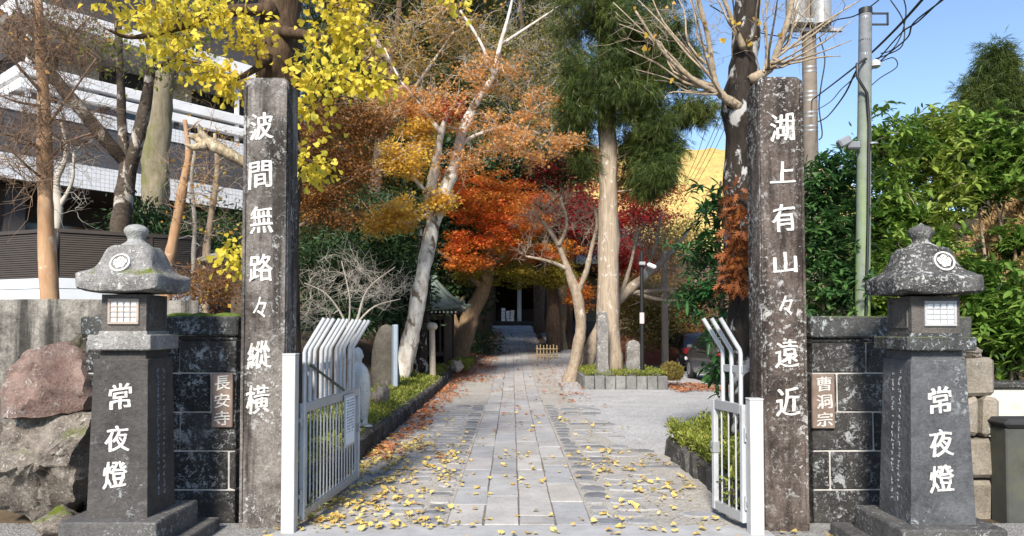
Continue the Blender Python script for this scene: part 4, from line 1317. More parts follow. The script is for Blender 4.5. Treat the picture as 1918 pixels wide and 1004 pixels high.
bpart('tiled_band', white_tile, -1.2, UE, -0.4, 0.0, 6.332, 6.66)
bpart('upper_wall', dark_w, 0.9, UE, -6.0, -1.9, 6.66, 9.1)
bpart('balcony_floor', dark_w, 0.3, UE, -1.9, -0.3, 6.661, 6.74)
bpart('balcony_rail', smooth_w, 0.3, UE, -0.25, -0.03, 6.88, 7.10, 0.01)
bpart('balcony_rail', smooth_w, 0.3, UE, -0.25, -0.03, 7.20, 7.45, 0.01)
bpart('balcony_rail', smooth_w, 0.302, 0.52, -4.5, -0.26, 6.88, 7.10, 0.01)
bpart('balcony_rail', smooth_w, 0.302, 0.52, -4.5, -0.26, 7.20, 7.45, 0.01)
for i in range(4):
    u = 0.45 + i * 1.7
    bpart('rail_post', smooth_w if i % 3 == 0 else dark_w, u, u + 0.09, -0.2, -0.1, 6.74, 8.42 if i % 3 == 0 else 6.879)
for i in range(2):
    u = 1.7 + i * 2.5
    bpart('wall_panel', cream_w, u, u + 0.95, -1.9, -1.82, 6.75, 8.6)
    w = bpart('window', alu, u + 1.0, u + 2.4, -1.9, -1.84, 6.75, 8.5)
    bpart('pane', glass_m, u + 1.06, u + 2.34, -1.84, -1.825, 6.85, 8.42, parent=w)
bpart('eave', smooth_w, 0.1, UE, -6, 0.25, 8.43, 8.82, 0.01)
bpart('roof_slab', dark_w, 0.6, UE, -6, -0.6, 8.82, 11.5)
bpart('eave', smooth_w, 0.5, UE, -6, -0.1, 11.5, 11.9, 0.01)

# ================================================================== small roofed gate hut by the path
wood_d = plain_mat('dark old timber', (0.045, 0.030, 0.022), 0.8, scale=8, var=0.3)
white_end = plain_mat('white rafter end', (0.75, 0.74, 0.70), 0.7)
copper = plain_mat('green grey copper roof', (0.13, 0.16, 0.14), 0.6, 0.1, 0.2, 3, dirt=(0.2, 0.24, 0.2))
HX, HY = -2.95, 23.6
zg = 0.3
hut = thing('shrine_hut', (HX, HY, zg), 'dark timber hut with green copper roof and white rafter ends', 'hut')
ze = 2.14; hw_, hd_ = 1.42, 1.5
rings = []
for k in range(9):
    t = k / 8
    w = hw_ * (1 - t) + 0.45 * t; d = hd_ * (1 - t) + 0.06 * t
    z = ze + 0.95 * (0.55 * t + 0.45 * t * t)
    ring = []
    for a, b in ((-1, -1), (-0.5, -1), (0, -1), (0.5, -1), (1, -1), (1, -0.33), (1, 0.33), (1, 1), (0.5, 1), (0, 1), (-0.5, 1), (-1, 1), (-1, 0.33), (-1, -0.33)):
        lift = 0.12 * (1 - t) ** 2 * (abs(a) * abs(b)) ** 2
        ring.append((HX + a * w, HY + b * d, z + lift))
    rings.append(ring)
rings.insert(0, [(HX + (x - HX) * 0.99, HY + (y - HY) * 0.99, z - 0.09) for x, y, z in rings[0]])
mb = MB(); mb.loft(rings); rf = mb.build('roof', copper, hut)
mb = MB(); mb.box((HX, HY, ze + 1.0), (1.15, 0.16, 0.16), 0, 0.03); mb.build('ridge', copper, rf)
for sx in (-1, 1):
    for sy in (-1, 1):
        mb = MB(); mb.tube([(HX + sx * 0.48, HY + sy * 0.06, ze + 0.97), (HX + sx * 0.95, HY + sy * 0.78, ze + 0.44), (HX + sx * 1.40, HY + sy * 1.48, ze + 0.15), (HX + sx * 1.52, HY + sy * 1.6, ze + 0.19)], [0.05, 0.05, 0.06, 0.05], 8); mb.build('hip_ridge', copper, rf)
for i in range(22):
    x = HX - 1.25 + i * 2.5 / 21
    mb = MB(); mb.box((x, HY, ze - 0.115), (0.05, 2 * 1.30, 0.05)); r_ = mb.build('rafter', wood_d, hut)
    mb = MB(); mb.box((x, HY - 1.305, ze - 0.115), (0.056, 0.012, 0.056)); mb.build('rafter_end', white_end, r_)
for sx in (-1, 1):
    for sy in (-1, 1):
        mb = MB(); mb.box((HX + sx * 0.95, HY + sy * 0.95, (zg - 0.2 + ze - 0.14) / 2), (0.16, 0.16, ze - zg + 0.06), 0, 0.01); mb.build('post', wood_d, hut)
    mb = MB(); mb.box((HX + sx * 0.95, HY, 1.1), (0.06, 1.7, 1.7)); mb.build('side_wall', wood_d, hut)
mb = MB(); mb.box((HX, HY + 0.95, 1.1), (1.7, 0.06, 1.7)); mb.build('back_wall', wood_d, hut)
for z in (1.86, 0.75):
    mb = MB(); mb.box((HX, HY - 0.95, z), (1.72, 0.10, 0.12)); mb.build('beam', wood_d, hut)
for i in range(6):
    mb = MB(); mb.box((HX - 0.75 + i * 0.3, HY - 0.9, 1.3), (0.05, 0.05, 0.96)); mb.build('lattice_bar', wood_d, hut)

# ================================================================== temple hall at the end of the path
TY = 52.0; TZ = 2.08
hall = thing('temple_hall', (1.5, TY, 1.7), 'dark temple hall at the far end of the path', 'temple')
plast = plain_mat('pale plaster', (0.5, 0.5, 0.48), 0.8)
mb = MB(); mb.box2((-6, TY, 0.5), (10, TY + 9, TZ), 0.02); mb.build('platform', plain_mat('platform stone', (0.05, 0.048, 0.045), 0.9), hall)
for i in range(2):
    mb = MB(); mb.box2((-1.4, TY - 0.4 * (2 - i), 0.5), (3.2, TY - 0.4 * (1 - i) - 0.003, TZ - 0.13 * (2 - i)), 0.01); mb.build('step', wood_d, hall)
for i, x in enumerate((-5.5, -3.2, -1.3, 0.52, 2.4, 4.6, 6.9, 9.2)):
    mb = MB(); mb.tube([(x, TY + 0.6, TZ), (x, TY + 0.6, 6.2)], 0.16, 12); mb.build('column', plast if i == 3 else wood_d, hall)
for x0, x1 in ((-6, -3.2), (-3.1, -1.3), (2.4, 4.5), (4.6, 9.8)):
    mb = MB(); mb.box2((x0, TY + 2.5, TZ), (x1, TY + 2.62, 5.4)); mb.build('wall', plain_mat('old wall board', (0.16, 0.13, 0.09), 0.8), hall)
mb = MB(); mb.box2((-6, TY + 7, TZ), (9.8, TY + 7.1, 6.0)); mb.build('back_wall', wood_d, hall)
mb = MB(); mb.box2((-6.2, TY + 0.4, 5.4), (10.2, TY + 0.75, 5.9)); mb.build('beam', wood_d, hall)
rings = [[(2 + a * 9.5 * s, TY + 4 + b * 6.6 * s2, z) for a, b in ((-1, -1), (-0.5, -1), (0, -1), (0.5, -1), (1, -1), (1, 1), (0.5, 1), (0, 1), (-0.5, 1), (-1, 1))] for s, s2, z in ((1, 1, 5.9), (1, 1, 6.15), (0.86, 0.75, 6.9), (0.75, 0.5, 8.0), (0.62, 0.25, 9.4), (0.55, 0.04, 10.6))]
mb = MB(); mb.loft(rings); mb.build('roof', copper, hall)
mb = MB(); mb.box2((-1.1, TY + 2.5, TZ), (2.3, TY + 2.6, TZ + 0.9)); mb.build('counter', wood_d, hall)
rg = rnd(12)
wp = plain_mat('white paper', (0.8, 0.8, 0.82), 0.7)
for i, (x, h) in enumerate(((-0.62, 0.95), (-0.28, 0.75), (0.02, 0.8))):
    shl = thing('paper_stack', (x, TY + 1.0, TZ), ['white papers and boxes left end of the temple porch', 'white boxes in the middle of the temple porch', 'white boxes beside the pale temple column'][i], 'boxes')
    for k in range(4):
        mb = MB(); mb.box((x + rg.uniform(-0.02, 0.02), TY + 1.0, TZ + h * (k + 0.5) / 4), (0.26, 0.3, h / 4 - 0.02), rg.uniform(-0.1, 0.1), 0.005); mb.build('box', wp, shl)

# ================================================================== monuments, posts, fences along the path
mon = thing('stone_monument', (at(716, 700, 15.0).x, 15.2, 0.2), 'large upright natural stone monument beside the leaning white trunk', 'monument')
a = at(690, 607, 15.0); b = at(742, 720, 15.0)
rings = []
for k in range(9):
    t = k / 8; z = 0.15 + (a.z - 0.15) * t
    s = (1.0, 1.03, 1.02, 1.0, 0.97, 0.93, 0.88, 0.78, 0.45)[k]
    w = (b.x - a.x) / 2 * s
    rings.append([((a.x + b.x) / 2 + 0.05 * t + w * math.cos(q) * (1 + 0.08 * math.sin(3 * q + k)), 15.25 + 0.2 * s * math.sin(q), z - (0.05 if k == 8 else 0) * abs(math.cos(q))) for q in [2 * math.pi * j / 16 for j in range(16)]])
mb = MB(); mb.loft(rings); mb.build('stone', stone_mat('monument stone', (0.07, 0.062, 0.05), (0.17, 0.15, 0.12), (0.36, 0.36, 0.3), 0.3, 1.0, 0.0), mon, smooth=True)
p = at(734, 608, 14.7); q = at(741, 706, 14.7)
pl = thing('grey_board', (p.x, 14.7, 0.2), 'narrow blue grey board leaning on the stone monument', 'board')
mb = MB(); mb.box(((p.x + q.x) / 2 + 0.02, 14.72, (p.z + q.z) / 2 - 0.1), (0.09, 0.30, p.z - q.z + 0.2), 0.3, 0.02); mb.build('board_panel', plain_mat('blue grey board', (0.30, 0.36, 0.42), 0.6), pl)
boulder('small grey boulder in the bed beside the pale statue', 694, 728, 715, 775, 11.5, M['rock'], 52, 0.2, name='bed_stone')
boulder('pale rounded stone at the end of the long kerb', 842, 868, 675, 700, 20.8, M['rock'], 56, 0.2, name='bed_stone')

# pale carved statue of a robed figure: one continuous body
st_m = stone_mat('pale statue stone', (0.52, 0.54, 0.52), (0.66, 0.67, 0.65), (0.72, 0.72, 0.68), 0.3, 1.5, 0.0)
SY = 9.6
sc = at(674, 700, SY)
sbase = 0.2
statue = thing('stone_statue', (sc.x, SY, sbase), 'pale carved robed statue standing in the bed behind the wide gate', 'statue')
zh = at(672, 650, SY).z
Hs = zh - sbase
prof = [(0.0, 0.13, 0.10, 0.02), (0.02, 0.15, 0.12, 0.02), (0.05, 0.14, 0.11, 0.02), (0.08, 0.085, 0.08, 0.015), (0.16, 0.085, 0.085, 0.012), (0.28, 0.105, 0.10, 0.012), (0.42, 0.125, 0.115, 0.010), (0.55, 0.132, 0.12, 0.004), (0.66, 0.125, 0.11, 0.0), (0.74, 0.105, 0.09, -0.006), (0.79, 0.07, 0.065, -0.01), (0.815, 0.042, 0.045, -0.012), (0.84, 0.046, 0.05, -0.014), (0.87, 0.058, 0.062, -0.016), (0.91, 0.064, 0.068, -0.018), (0.95, 0.058, 0.06, -0.018), (0.98, 0.038, 0.042, -0.018), (1.0, 0.008, 0.01, -0.018)]
rings = []
for t, rx, ry, ox in prof:
    ring = []
    for j in range(28):
        a = 2 * math.pi * j / 28
        fold = 1 + (0.035 * math.sin(a * 9 + t * 7) if 0.1 < t < 0.72 else 0)
        x = rx * math.cos(a) * fold; y = ry * math.sin(a) * fold
        if 0.84 < t < 0.97 and math.sin(a) < -0.2:      # face: brow, nose, chin
            f = -math.sin(a)
            nose = math.exp(-(math.cos(a) / 0.22) ** 2)
            y -= 0.018 * nose * math.exp(-((t - 0.895) / 0.02) ** 2)
            y += 0.010 * math.exp(-((abs(math.cos(a)) - 0.42) / 0.18) ** 2) * math.exp(-((t - 0.915) / 0.012) ** 2) * f
        if 0.45 < t < 0.62 and math.sin(a) < -0.5:      # joined hands
            y -= 0.03 * math.exp(-(math.cos(a) / 0.3) ** 2) * math.exp(-((t - 0.55) / 0.05) ** 2)
        ring.append((sc.x + ox * 1.5 + x, SY + y, sbase + t * Hs))
    rings.append(ring)
mb = MB(); mb.loft(rings); mb.build('body', st_m, statue, smooth=True)
for s_ in (-1, 1):
    mb = MB(); mb.loft([[(sc.x - 0.026 + s_ * (0.060 + d), SY + 0.012 * math.cos(q) * r, sbase + Hs * 0.895 + 0.028 * math.sin(q) * r) for q in [2 * math.pi * j / 10 for j in range(10)][::s_]] for d, r in ((-0.01, 1), (0.008, 1), (0.012, 0.6))]); mb.build('ear', st_m, statue)

# weathered wooden post with a knob
pw = plain_mat('pale weathered wood', (0.42, 0.36, 0.28), 0.85, scale=10, var=0.25)
p = at(811, 700, 18.6)
post = thing('wooden_post', (p.x, 18.6, 0.2), 'pale weathered post with a knob beside the leaning white trunk', 'post')
mb = MB(); mb.tube([(p.x, 18.6, 0.1), (p.x - 0.02, 18.6, 0.9), (p.x - 0.03, 18.6, at(808, 618, 18.6).z)], [0.085, 0.08, 0.075], 12); mb.build('shaft', pw, post, autosmooth=True)
mb = MB(); z = at(808, 618, 18.6).z; mb.lathe([(0.075, 0), (0.13, 0.04), (0.15, 0.1), (0.12, 0.17), (0.05, 0.2)], (p.x - 0.03, 18.6, z - 0.01), 14); mb.build('knob', pw, post, smooth=True)

# stele and stones in the island bed
def stele(label, px0, px1, py0, Y, depth, foot=True):
    a = at(px0, py0, Y); b = at(px1, py0, Y)
    cx = (a.x + b.x) / 2; w = (b.x - a.x) / 2
    root = thing('stone_stele', (cx, Y, ZB), label, 'stele')
    rings = []
    rg = rnd(int(px0))
    z0 = ZB - 0.02 + (0.16 if foot else 0)
    for k in range(8):
        t = k / 7; z = z0 + (a.z - z0) * t
        s = 1 - 0.06 * t - (0.25 if k == 7 else 0)
        rings.append([(cx + w * s * x + rg.normal(0, 0.006), Y + depth * s * y + rg.normal(0, 0.006), z + (0.05 * (1 - abs(x)) if k == 7 else 0)) for x, y in ((-0.92, -1), (0, -1.02), (0.92, -1), (1, -0.8), (1, 0.8), (0.92, 1), (0, 1.02), (-0.92, 1), (-1, 0.8), (-1, -0.8))])
    mb = MB(); mb.loft(rings); mb.build('stone', M['stele'], root)
    if foot:
        mb = irregular_block((cx - w * 1.5, Y - depth * 1.6, ZB - 0.03), (cx + w * 1.5, Y + depth * 1.6, ZB + 0.16), 0.02, rg, 0.008); mb.build('foot', M['planter'], root)
stele('tall narrow lichened stone marker before the straight trunk', 1117, 1139, 586, 18.75, 0.13)
stele('short broad lichened stone beside the lamp post', 1172, 1199, 640, 19.4, 0.16)

# lamp post
p = at(1203, 695, 19.0)
lamp = thing('lamp_post', (p.x, 19.0, ZB), 'slim black lamp post standing in the island bed', 'lamp post')
blk = plain_mat('black lamp paint', (0.015, 0.015, 0.016), 0.45)
zt = at(1203, 470, 19.0).z
mb = MB(); mb.tube([(p.x, 19, ZB - 0.05), (p.x, 19, 0.9), (p.x, 19, 2.2), (p.x, 19, zt)], [0.058, 0.055, 0.05, 0.045], 14); pole = mb.build('pole', blk, lamp, autosmooth=True)
mb = MB(); mb.lathe([(0.09, ZB), (0.09, ZB + 0.03), (0.06, ZB + 0.06)], (p.x, 19, 0), 14); mb.build('base', blk, lamp)
z = at(1203, 606, 19).z; mb = MB(); mb.tube([(p.x, 19, z), (p.x, 19, z + 0.28)], 0.061, 14); mb.build('sticker', plain_mat('pink sticker', (0.65, 0.5, 0.47), 0.6), pole)
z = at(1203, 494, 19).z
mb = MB(); mb.box((p.x, 18.93, z), (0.16, 0.10, 0.09), 0, 0.015); mb.build('bracket', plain_mat('grey bracket', (0.3, 0.3, 0.3), 0.5), lamp)
mb = MB(); mb.box((p.x + 0.24, 18.93, z - 0.06), (0.24, 0.14, 0.10), 0.0, 0.03, M=Matrix.Rotation(0.4, 3, 'Y')); mb.build('flood_head', plain_mat('white lamp head', (0.8, 0.8, 0.78), 0.4), lamp)
mb = MB(); mb.tube([(p.x + 0.06, 18.93, z), (p.x + 0.16, 18.93, z - 0.02)], 0.015, 8); mb.build('arm', blk, lamp)

# wooden pole beyond the island
p = at(1246, 690, 26.0)
wp_ = tag(MB().tube([(p.x, 26, -0.2), (p.x, 26, 1.5), (p.x, 26, at(1246, 470, 26).z)], [0.13, 0.12, 0.115], 14).build('wooden_pole', plain_mat('weathered pole wood', (0.24, 0.20, 0.15), 0.85, scale=12, var=0.25), loc=(p.x, 26, 0), autosmooth=True), 'plain weathered wooden pole beyond the round bush', 'pole')

# low bamboo fence section
bam = plain_mat('bamboo', (0.42, 0.31, 0.16), 0.6, scale=20, var=0.25)
FY = 27.0
a = at(1006, 660, FY); b = at(1043, 660, FY); g0 = gz(1.2, FY)
bf = thing('bamboo_fence', ((a.x + b.x) / 2, FY, g0), 'small bamboo lattice fence beside the far trunks', 'fence')
for i in range(7):
    x = a.x + (b.x - a.x) * i / 6
    mb = MB(); mb.tube([(x, FY, g0 - 0.05), (x, FY, g0 + 0.50 + 0.03 * (i % 2))], 0.022, 8); mb.build('upright', bam, bf)
for z in (0.14, 0.36):
    mb = MB(); mb.tube([(a.x - 0.04, FY - 0.03, g0 + z), (b.x + 0.04, FY - 0.03, g0 + z)], 0.02, 8); mb.build('crossbar', bam, bf)
# kerb line right of the far path
fk = thing('kerb', (1.75, 30, gz(1.7, 30)), 'pale low kerb right of the far shaded path', 'kerb')
for i in range(9):
    y = 31 + i * 1.0
    V, F = draped_block([(1.55, y), (1.8, y), (1.8, y + 0.98), (1.55, y + 0.98)], 0.12, 0.015)
    mb = MB(); mb.add(V, F); mb.build('kerb_stone', M['planter'], fk)
# pale stone behind the bare tree
boulder('pale blue grey stone behind the leaning pale tree', 1090, 1103, 655, 700, 22.5, M['lichen_pale'], 61, 0.2, name='pale_stone')
boulder('dark grey boulder behind the black car', 1254, 1276, 648, 690, 29.0, M['rock'], 63, 0.3, name='grey_boulder')

# ================================================================== parked cars
def car(label, lx, ly, paint, L=4.0, W=1.68, H=1.5, plate=True):
    """tail towards the camera: tail at y = ly, left side at x = lx"""
    root = thing('parked_car', (lx + W / 2, ly + L / 2, 0), label, 'car', 'cars parked beyond the island bed')
    cx = lx + W / 2
    # half-width, sill z, waist z, roof z along the length
    st = [(0.00, 0.80, 0.42, 0.78, 0.80), (0.04, 0.95, 0.30, 0.86, 0.92), (0.10, 1.0, 0.24, 0.90, 1.22), (0.20, 1.0, 0.22, 0.92, 1.44), (0.36, 1.0, 0.22, 0.92, 1.50), (0.52, 1.0, 0.22, 0.91, 1.48), (0.64, 1.0, 0.22, 0.90, 1.34), (0.76, 1.0, 0.22, 0.90, 1.00), (0.90, 0.97, 0.24, 0.80, 0.84), (0.97, 0.88, 0.32, 0.66, 0.68), (1.0, 0.76, 0.42, 0.56, 0.57)]
    rings = []
    for t, hw, s, w, r in st:
        h = W / 2 * hw; r = r * H / 1.5; w = w * H / 1.5
        inn = h - 0.20 * max(0.0, min(1, (r - w) / 0.5))
        y = ly + L * t
        rings.append([(cx - h * 0.96, y, s), (cx - h, y, s + 0.12), (cx - h, y, w - 0.06), (cx - h * 0.975, y, w), (cx - inn, y, max(r - 0.05, w)), (cx - inn * 0.75, y, r), (cx, y, r + 0.01), (cx + inn * 0.75, y, r), (cx + inn, y, max(r - 0.05, w)), (cx + h * 0.975, y, w), (cx + h, y, w - 0.06), (cx + h, y, s + 0.12), (cx + h * 0.96, y, s)][::-1])
    mb = MB(); mb.loft(rings); mb.build('body', paint, root, autosmooth=True)
    rub = plain_mat('tyre rubber', (0.02, 0.02, 0.02), 0.8); al = plain_mat('wheel alloy', (0.5, 0.5, 0.52), 0.35, 0.8)
    for yy in (ly + 0.72, ly + L - 0.85):
        for sx in (-1, 1):
            x = cx + sx * (W / 2 - 0.08)
            mb = MB(); mb.tube([(x - 0.1, yy, 0.31), (x - 0.07, yy, 0.31), (x + 0.07, yy, 0.31), (x + 0.1, yy, 0.31)], [0.27, 0.31, 0.31, 0.27], 24); wh = mb.build('wheel', rub, root, autosmooth=True)
            mb = MB(); mb.tube([(x + sx * 0.085, yy, 0.31), (x + sx * 0.108, yy, 0.31)], [0.20, 0.18], 18); mb.build('rim', al, wh)
    for sx in (-1, 1):        # side windows
        f = sx
        for (t0, t1, zt0, zt1) in ((0.2, 0.37, 1.37, 1.43), (0.385, 0.53, 1.43, 1.41), (0.54, 0.68, 1.40, 1.14)):
            z0 = 0.93 * H / 1.5
            q = []
            for t, z in ((t0, z0), (t1, z0), (t1, zt1 * H / 1.5), (t0, zt0 * H / 1.5)):
                tt, hw, s, w, r = min(st, key=lambda k: abs(k[0] - t))
                k = (z - z0) / (0.5 * H / 1.5)
                q.append((cx + sx * (W / 2 * 0.985 - 0.195 * k + 0.012), ly + L * t, z))
            mb = MB(); mb.add(q, [(0, 1, 2, 3) if sx > 0 else (3, 2, 1, 0)]); mb.build('side_window', glass_m, root)
        mb = MB(); mb.box((cx + sx * (W / 2 - 0.14), ly + 0.10, 0.78 * H / 1.5), (0.2, 0.16, 0.22), 0, 0.03); mb.build('tail_light', plain_mat('red lamp', (0.4, 0.02, 0.02), 0.25), root)
        mb = MB(); mb.box((cx + sx * (W / 2 + 0.08), ly + L * 0.69, 0.98 * H / 1.5), (0.16, 0.10, 0.11), 0, 0.03); mb.build('mirror', paint, root)
        mb = MB(); mb.box((cx + sx * (W / 2 - 0.16), ly + L - 0.13, 0.58 * H / 1.5), (0.26, 0.18, 0.12), 0, 0.03); mb.build('headlight', plain_mat('headlight', (0.7, 0.7, 0.7), 0.15), root)
    z0, z1 = 0.93 * H / 1.5, 1.34 * H / 1.5
    mb = MB(); mb.add([(cx - 0.62, ly + L * 0.035, z0), (cx + 0.62, ly + L * 0.035, z0), (cx + 0.5, ly + L * 0.135, z1), (cx - 0.5, ly + L * 0.135, z1)], [(0, 1, 2, 3)]); mb.build('rear_window', glass_m, root)
    mb = MB(); mb.add([(cx + 0.60, ly + L * 0.772, 0.96 * H / 1.5), (cx - 0.60, ly + L * 0.772, 0.96 * H / 1.5), (cx - 0.5, ly + L * 0.625, 1.38 * H / 1.5), (cx + 0.5, ly + L * 0.625, 1.38 * H / 1.5)], [(0, 1, 2, 3)]); mb.build('windscreen', glass_m, root)
    mb = MB(); mb.box((cx, ly - 0.005, 0.66 * H / 1.5), (0.36, 0.03, 0.17)); mb.build('number_plate', plain_mat('plate white', (0.8, 0.8, 0.8), 0.5), root)
    return root
def car_paint(name, col):
    m, nt, b, o = new_mat(name)
    b.inputs['Base Color'].default_value = (*col, 1); b.inputs['Metallic'].default_value = 0.4; b.inputs['Roughness'].default_value = 0.3
    b.inputs['Coat Weight'].default_value = 0.8
    return m
car('grey car parked nearer, tail hidden by drooping leaves', 5.42, 19.6, car_paint('grey car paint', (0.12, 0.115, 0.11)), L=3.9, H=1.52)
car('black car parked farther behind the grey one', 6.0, 26.0, car_paint('black car paint', (0.02, 0.015, 0.014)), L=4.0, H=1.42)

# ================================================================== utility poles and cables
def ring_band(parent, x, y, z, r, mat, h=0.035, name='band'):
    MB().tube([(x, y, z), (x, y, z + h)], r, 18).build(name, mat, parent, autosmooth=True)
steel = plain_mat('galvanised steel', (0.35, 0.36, 0.37), 0.45, 0.6)
cpole, nt, b, o = new_mat('mossy concrete pole')
v = coords(nt, kind='World')
sp = nt.nodes.new('ShaderNodeSeparateXYZ'); nt.links.new(v, sp.inputs[0])
alg = mth(nt, 'MULTIPLY', ramp(nt, noise_tex(nt, coords(nt, (9, 9, 0.8), 'World'), 1, 5, 0.6), [(0.3, 0), (0.6, 1)]), ramp(nt, mth(nt, 'DIVIDE', sp.outputs['Z'], 5.0), [(0.30, 1), (1.0, 0)]))
nt.links.new(mix(nt, alg, ramp(nt, noise_tex(nt, v, 9, 4), [(0.3, (0.13, 0.14, 0.15)), (0.7, (0.21, 0.22, 0.23))]), (0.20, 0.30, 0.07)), b.inputs['Base Color'])
b.inputs['Roughness'].default_value = 0.75
PY = 9.2
b0 = at(1612, 590, PY); t0 = at(1621, 18, PY)
up2 = thing('utility_pole', (b0.x, PY, gz(b0.x, PY)), 'slim grey green utility pole with floodlight above the shrubs', 'utility pole')
b0.z = gz(b0.x, PY) - 0.2; b0.x -= 0.02
MB().tube([b0.lerp(t0, k / 6) for k in range(7)], [0.096 - 0.02 * k / 6 for k in range(7)], 20).build('pole', cpole, up2, autosmooth=True)
MB().tube([t0 - Vector((0, 0, 0.06)), t0 + Vector((0, 0, 0.012))], [0.082, 0.08], 18).build('cap', plain_mat('black cap', (0.02, 0.02, 0.02), 0.5), up2, autosmooth=True)
for py in (37, 80, 106, 195, 335, 410, 428):
    p = at(1618, py, PY); f = (p.z - b0.z) / (t0.z - b0.z); x = b0.x + (t0.x - b0.x) * f
    ring_band(up2, x, PY, p.z, 0.094 - 0.018 * f, steel if py not in (80, 195) else plain_mat('dark band', (0.04, 0.04, 0.04), 0.6), 0.03)
bx_ = at(1621, 37, PY)
mb = MB()
for z in (0.0, -0.14):
    mb.box((bx_.x + 0.17, PY, bx_.z + 0.01 + z + 0.07), (0.22, 0.02, 0.02))
mb.box((bx_.x + 0.28, PY, bx_.z + 0.01), (0.02, 0.02, 0.16)); mb.build('bracket', plain_mat('dark bracket', (0.03, 0.03, 0.03), 0.5), up2)
fl = at(1605, 272, PY - 0.1)
mb = MB(); mb.box((fl.x - 0.03, PY - 0.08, fl.z), (0.16, 0.09, 0.10), 0, 0.02); mb.build('floodlight_mount', plain_mat('grey lamp housing', (0.18, 0.19, 0.20), 0.5), up2)
mb = MB(); mb.box((fl.x - 0.15, PY - 0.08, fl.z + 0.045), (0.16, 0.12, 0.11), 0, 0.02, M=Matrix.Rotation(-0.5, 3, 'Y')); mb.build('floodlight_head', plain_mat('grey lamp head', (0.22, 0.23, 0.25), 0.5), up2)
MB().tube([(fl.x + 0.2, PY - 0.1, fl.z + 0.01), (fl.x + 0.2, PY - 0.1, fl.z + 0.03)], 0.06, 12).build('clamp', steel, up2)
ins = at(1640, 120, PY)
MB().lathe([(0.03, -0.05), (0.06, -0.03), (0.06, 0.02), (0.03, 0.05)], (ins.x, PY, ins.z), 12).build('insulator', plain_mat('insulator', (0.5, 0.5, 0.5), 0.4), up2, autosmooth=True)
MB().tube([at(1622, 110, PY - 0.1), at(1605, 120, PY - 0.12), at(1606, 145, PY - 0.14), at(1624, 175, PY - 0.12), at(1628, 230, PY - 0.11), at(1626, 420, PY - 0.11), at(1622, 600, PY - 0.12)], 0.018, 8).build('riser_cable', blk, up2, autosmooth=True)

QY = 18.5
b1 = at(1524, 560, QY); t1 = at(1513, -60, QY)
b1.z = -0.3
up1 = thing('utility_pole', (b1.x, QY, 0), 'thick brown utility pole with transformer behind the dark pillar', 'utility pole')
MB().tube([b1.lerp(t1, k / 6) for k in range(7)], [0.20 - 0.035 * k / 6 for k in range(7)], 20).build('pole', plain_mat('brown concrete pole', (0.20, 0.165, 0.13), 0.8, scale=5, var=0.2), up1, autosmooth=True)
for py in (130, 138, 176, 184, 192, 214, 222, 240, 248):
    p = at(1517, py, QY); f = (p.z - b1.z) / (t1.z - b1.z); x = b1.x + (t1.x - b1.x) * f
    ring_band(up1, x, QY, p.z, 0.205 - 0.035 * f, steel, 0.04)
for sx, pxx in ((-1, 1490), (1, 1537)):
    p = at(pxx, 22, QY - 0.3)
    MB().lathe([(0.2, -0.38), (0.24, -0.36), (0.24, 0.36), (0.2, 0.40), (0.1, 0.42)], (p.x, QY - 0.32, p.z), 18).build('transformer', plain_mat('transformer grey', (0.32, 0.33, 0.33), 0.5, 0.2), up1, autosmooth=True)
p = at(1515, 62, QY)
mb = MB(); mb.box((p.x, QY - 0.2, p.z), (1.5, 0.1, 0.1), 0, 0.01); mb.build('crossarm', steel, up1)
p = at(1515, 42, QY)
mb = MB(); mb.box((p.x, QY - 0.28, p.z - 0.12), (0.5, 0.3, 0.12), 0, 0.01); mb.build('platform', steel, up1)

cab = plain_mat('black cable', (0.02, 0.02, 0.022), 0.6)
def cable(label, pts, r, name='power_cable', group='overhead cables'):
    P = [at(*p) for p in pts]
    # smooth curve through the points
    out = []
    for i in range(len(P) - 1):
        p0 = P[max(i - 1, 0)]; p1 = P[i]; p2 = P[i + 1]; p3 = P[min(i + 2, len(P) - 1)]
        for k in range(6):
            t = k / 6
            out.append(0.5 * ((2 * p1) + (p2 - p0) * t + (2 * p0 - 5 * p1 + 4 * p2 - p3) * t * t + (3 * p1 - p0 - 3 * p2 + p3) * t ** 3))
    out.append(P[-1])
    o = MB().tube(out, r, 6).build(name, cab, loc=P[0], smooth=True)
    return tag(o, label, 'cable', group)
cable('thick black cable rising from slim pole to the upper corner', [(1520, 188, 18.4), (1570, 150, 14), (1622, 108, 10.3), (1680, 52, 8.6), (1740, -15, 7.4)], 0.016)
cable('looped cable bundle rising from slim pole, upper strand', [(1625, 130, 10.2), (1650, 105, 9.9), (1690, 60, 9.3), (1720, 40, 8.8), (1775, -12, 8)], 0.010)
cable('looped cable bundle rising from slim pole, lower strand', [(1630, 132, 10.2), (1665, 100, 9.9), (1700, 70, 9.3), (1712, 42, 8.9), (1768, -2, 8), (1790, -25, 7.8)], 0.010)
cable('cable loop hanging beside the top of slim pole', [(1668, 0, 9.8), (1692, 40, 9.8), (1690, 85, 9.8), (1660, 103, 10), (1640, 110, 10.1)], 0.008)
cable('thin cable curving above the top of slim pole', [(1690, -10, 9.6), (1697, 20, 9.7), (1690, 60, 9.8), (1672, 92, 9.9), (1650, 100, 10.1)], 0.008)
cable('cable sagging between the two utility poles', [(1532, 228, 18.3), (1550, 218, 16), (1580, 180, 12.5), (1600, 140, 10.8), (1612, 118, 10.3)], 0.014)
cable('twisted thin cable between the two utility poles', [(1532, 205, 18.3), (1556, 190, 15), (1575, 168, 12.8), (1595, 150, 11), (1614, 128, 10.3)], 0.009)
cable('slack cable hanging from the thick pole crossarm', [(1535, 70, 18.4), (1545, 110, 18.2), (1538, 160, 18.2), (1534, 200, 18.3), (1540, 250, 18.3), (1534, 262, 18.3)], 0.016)
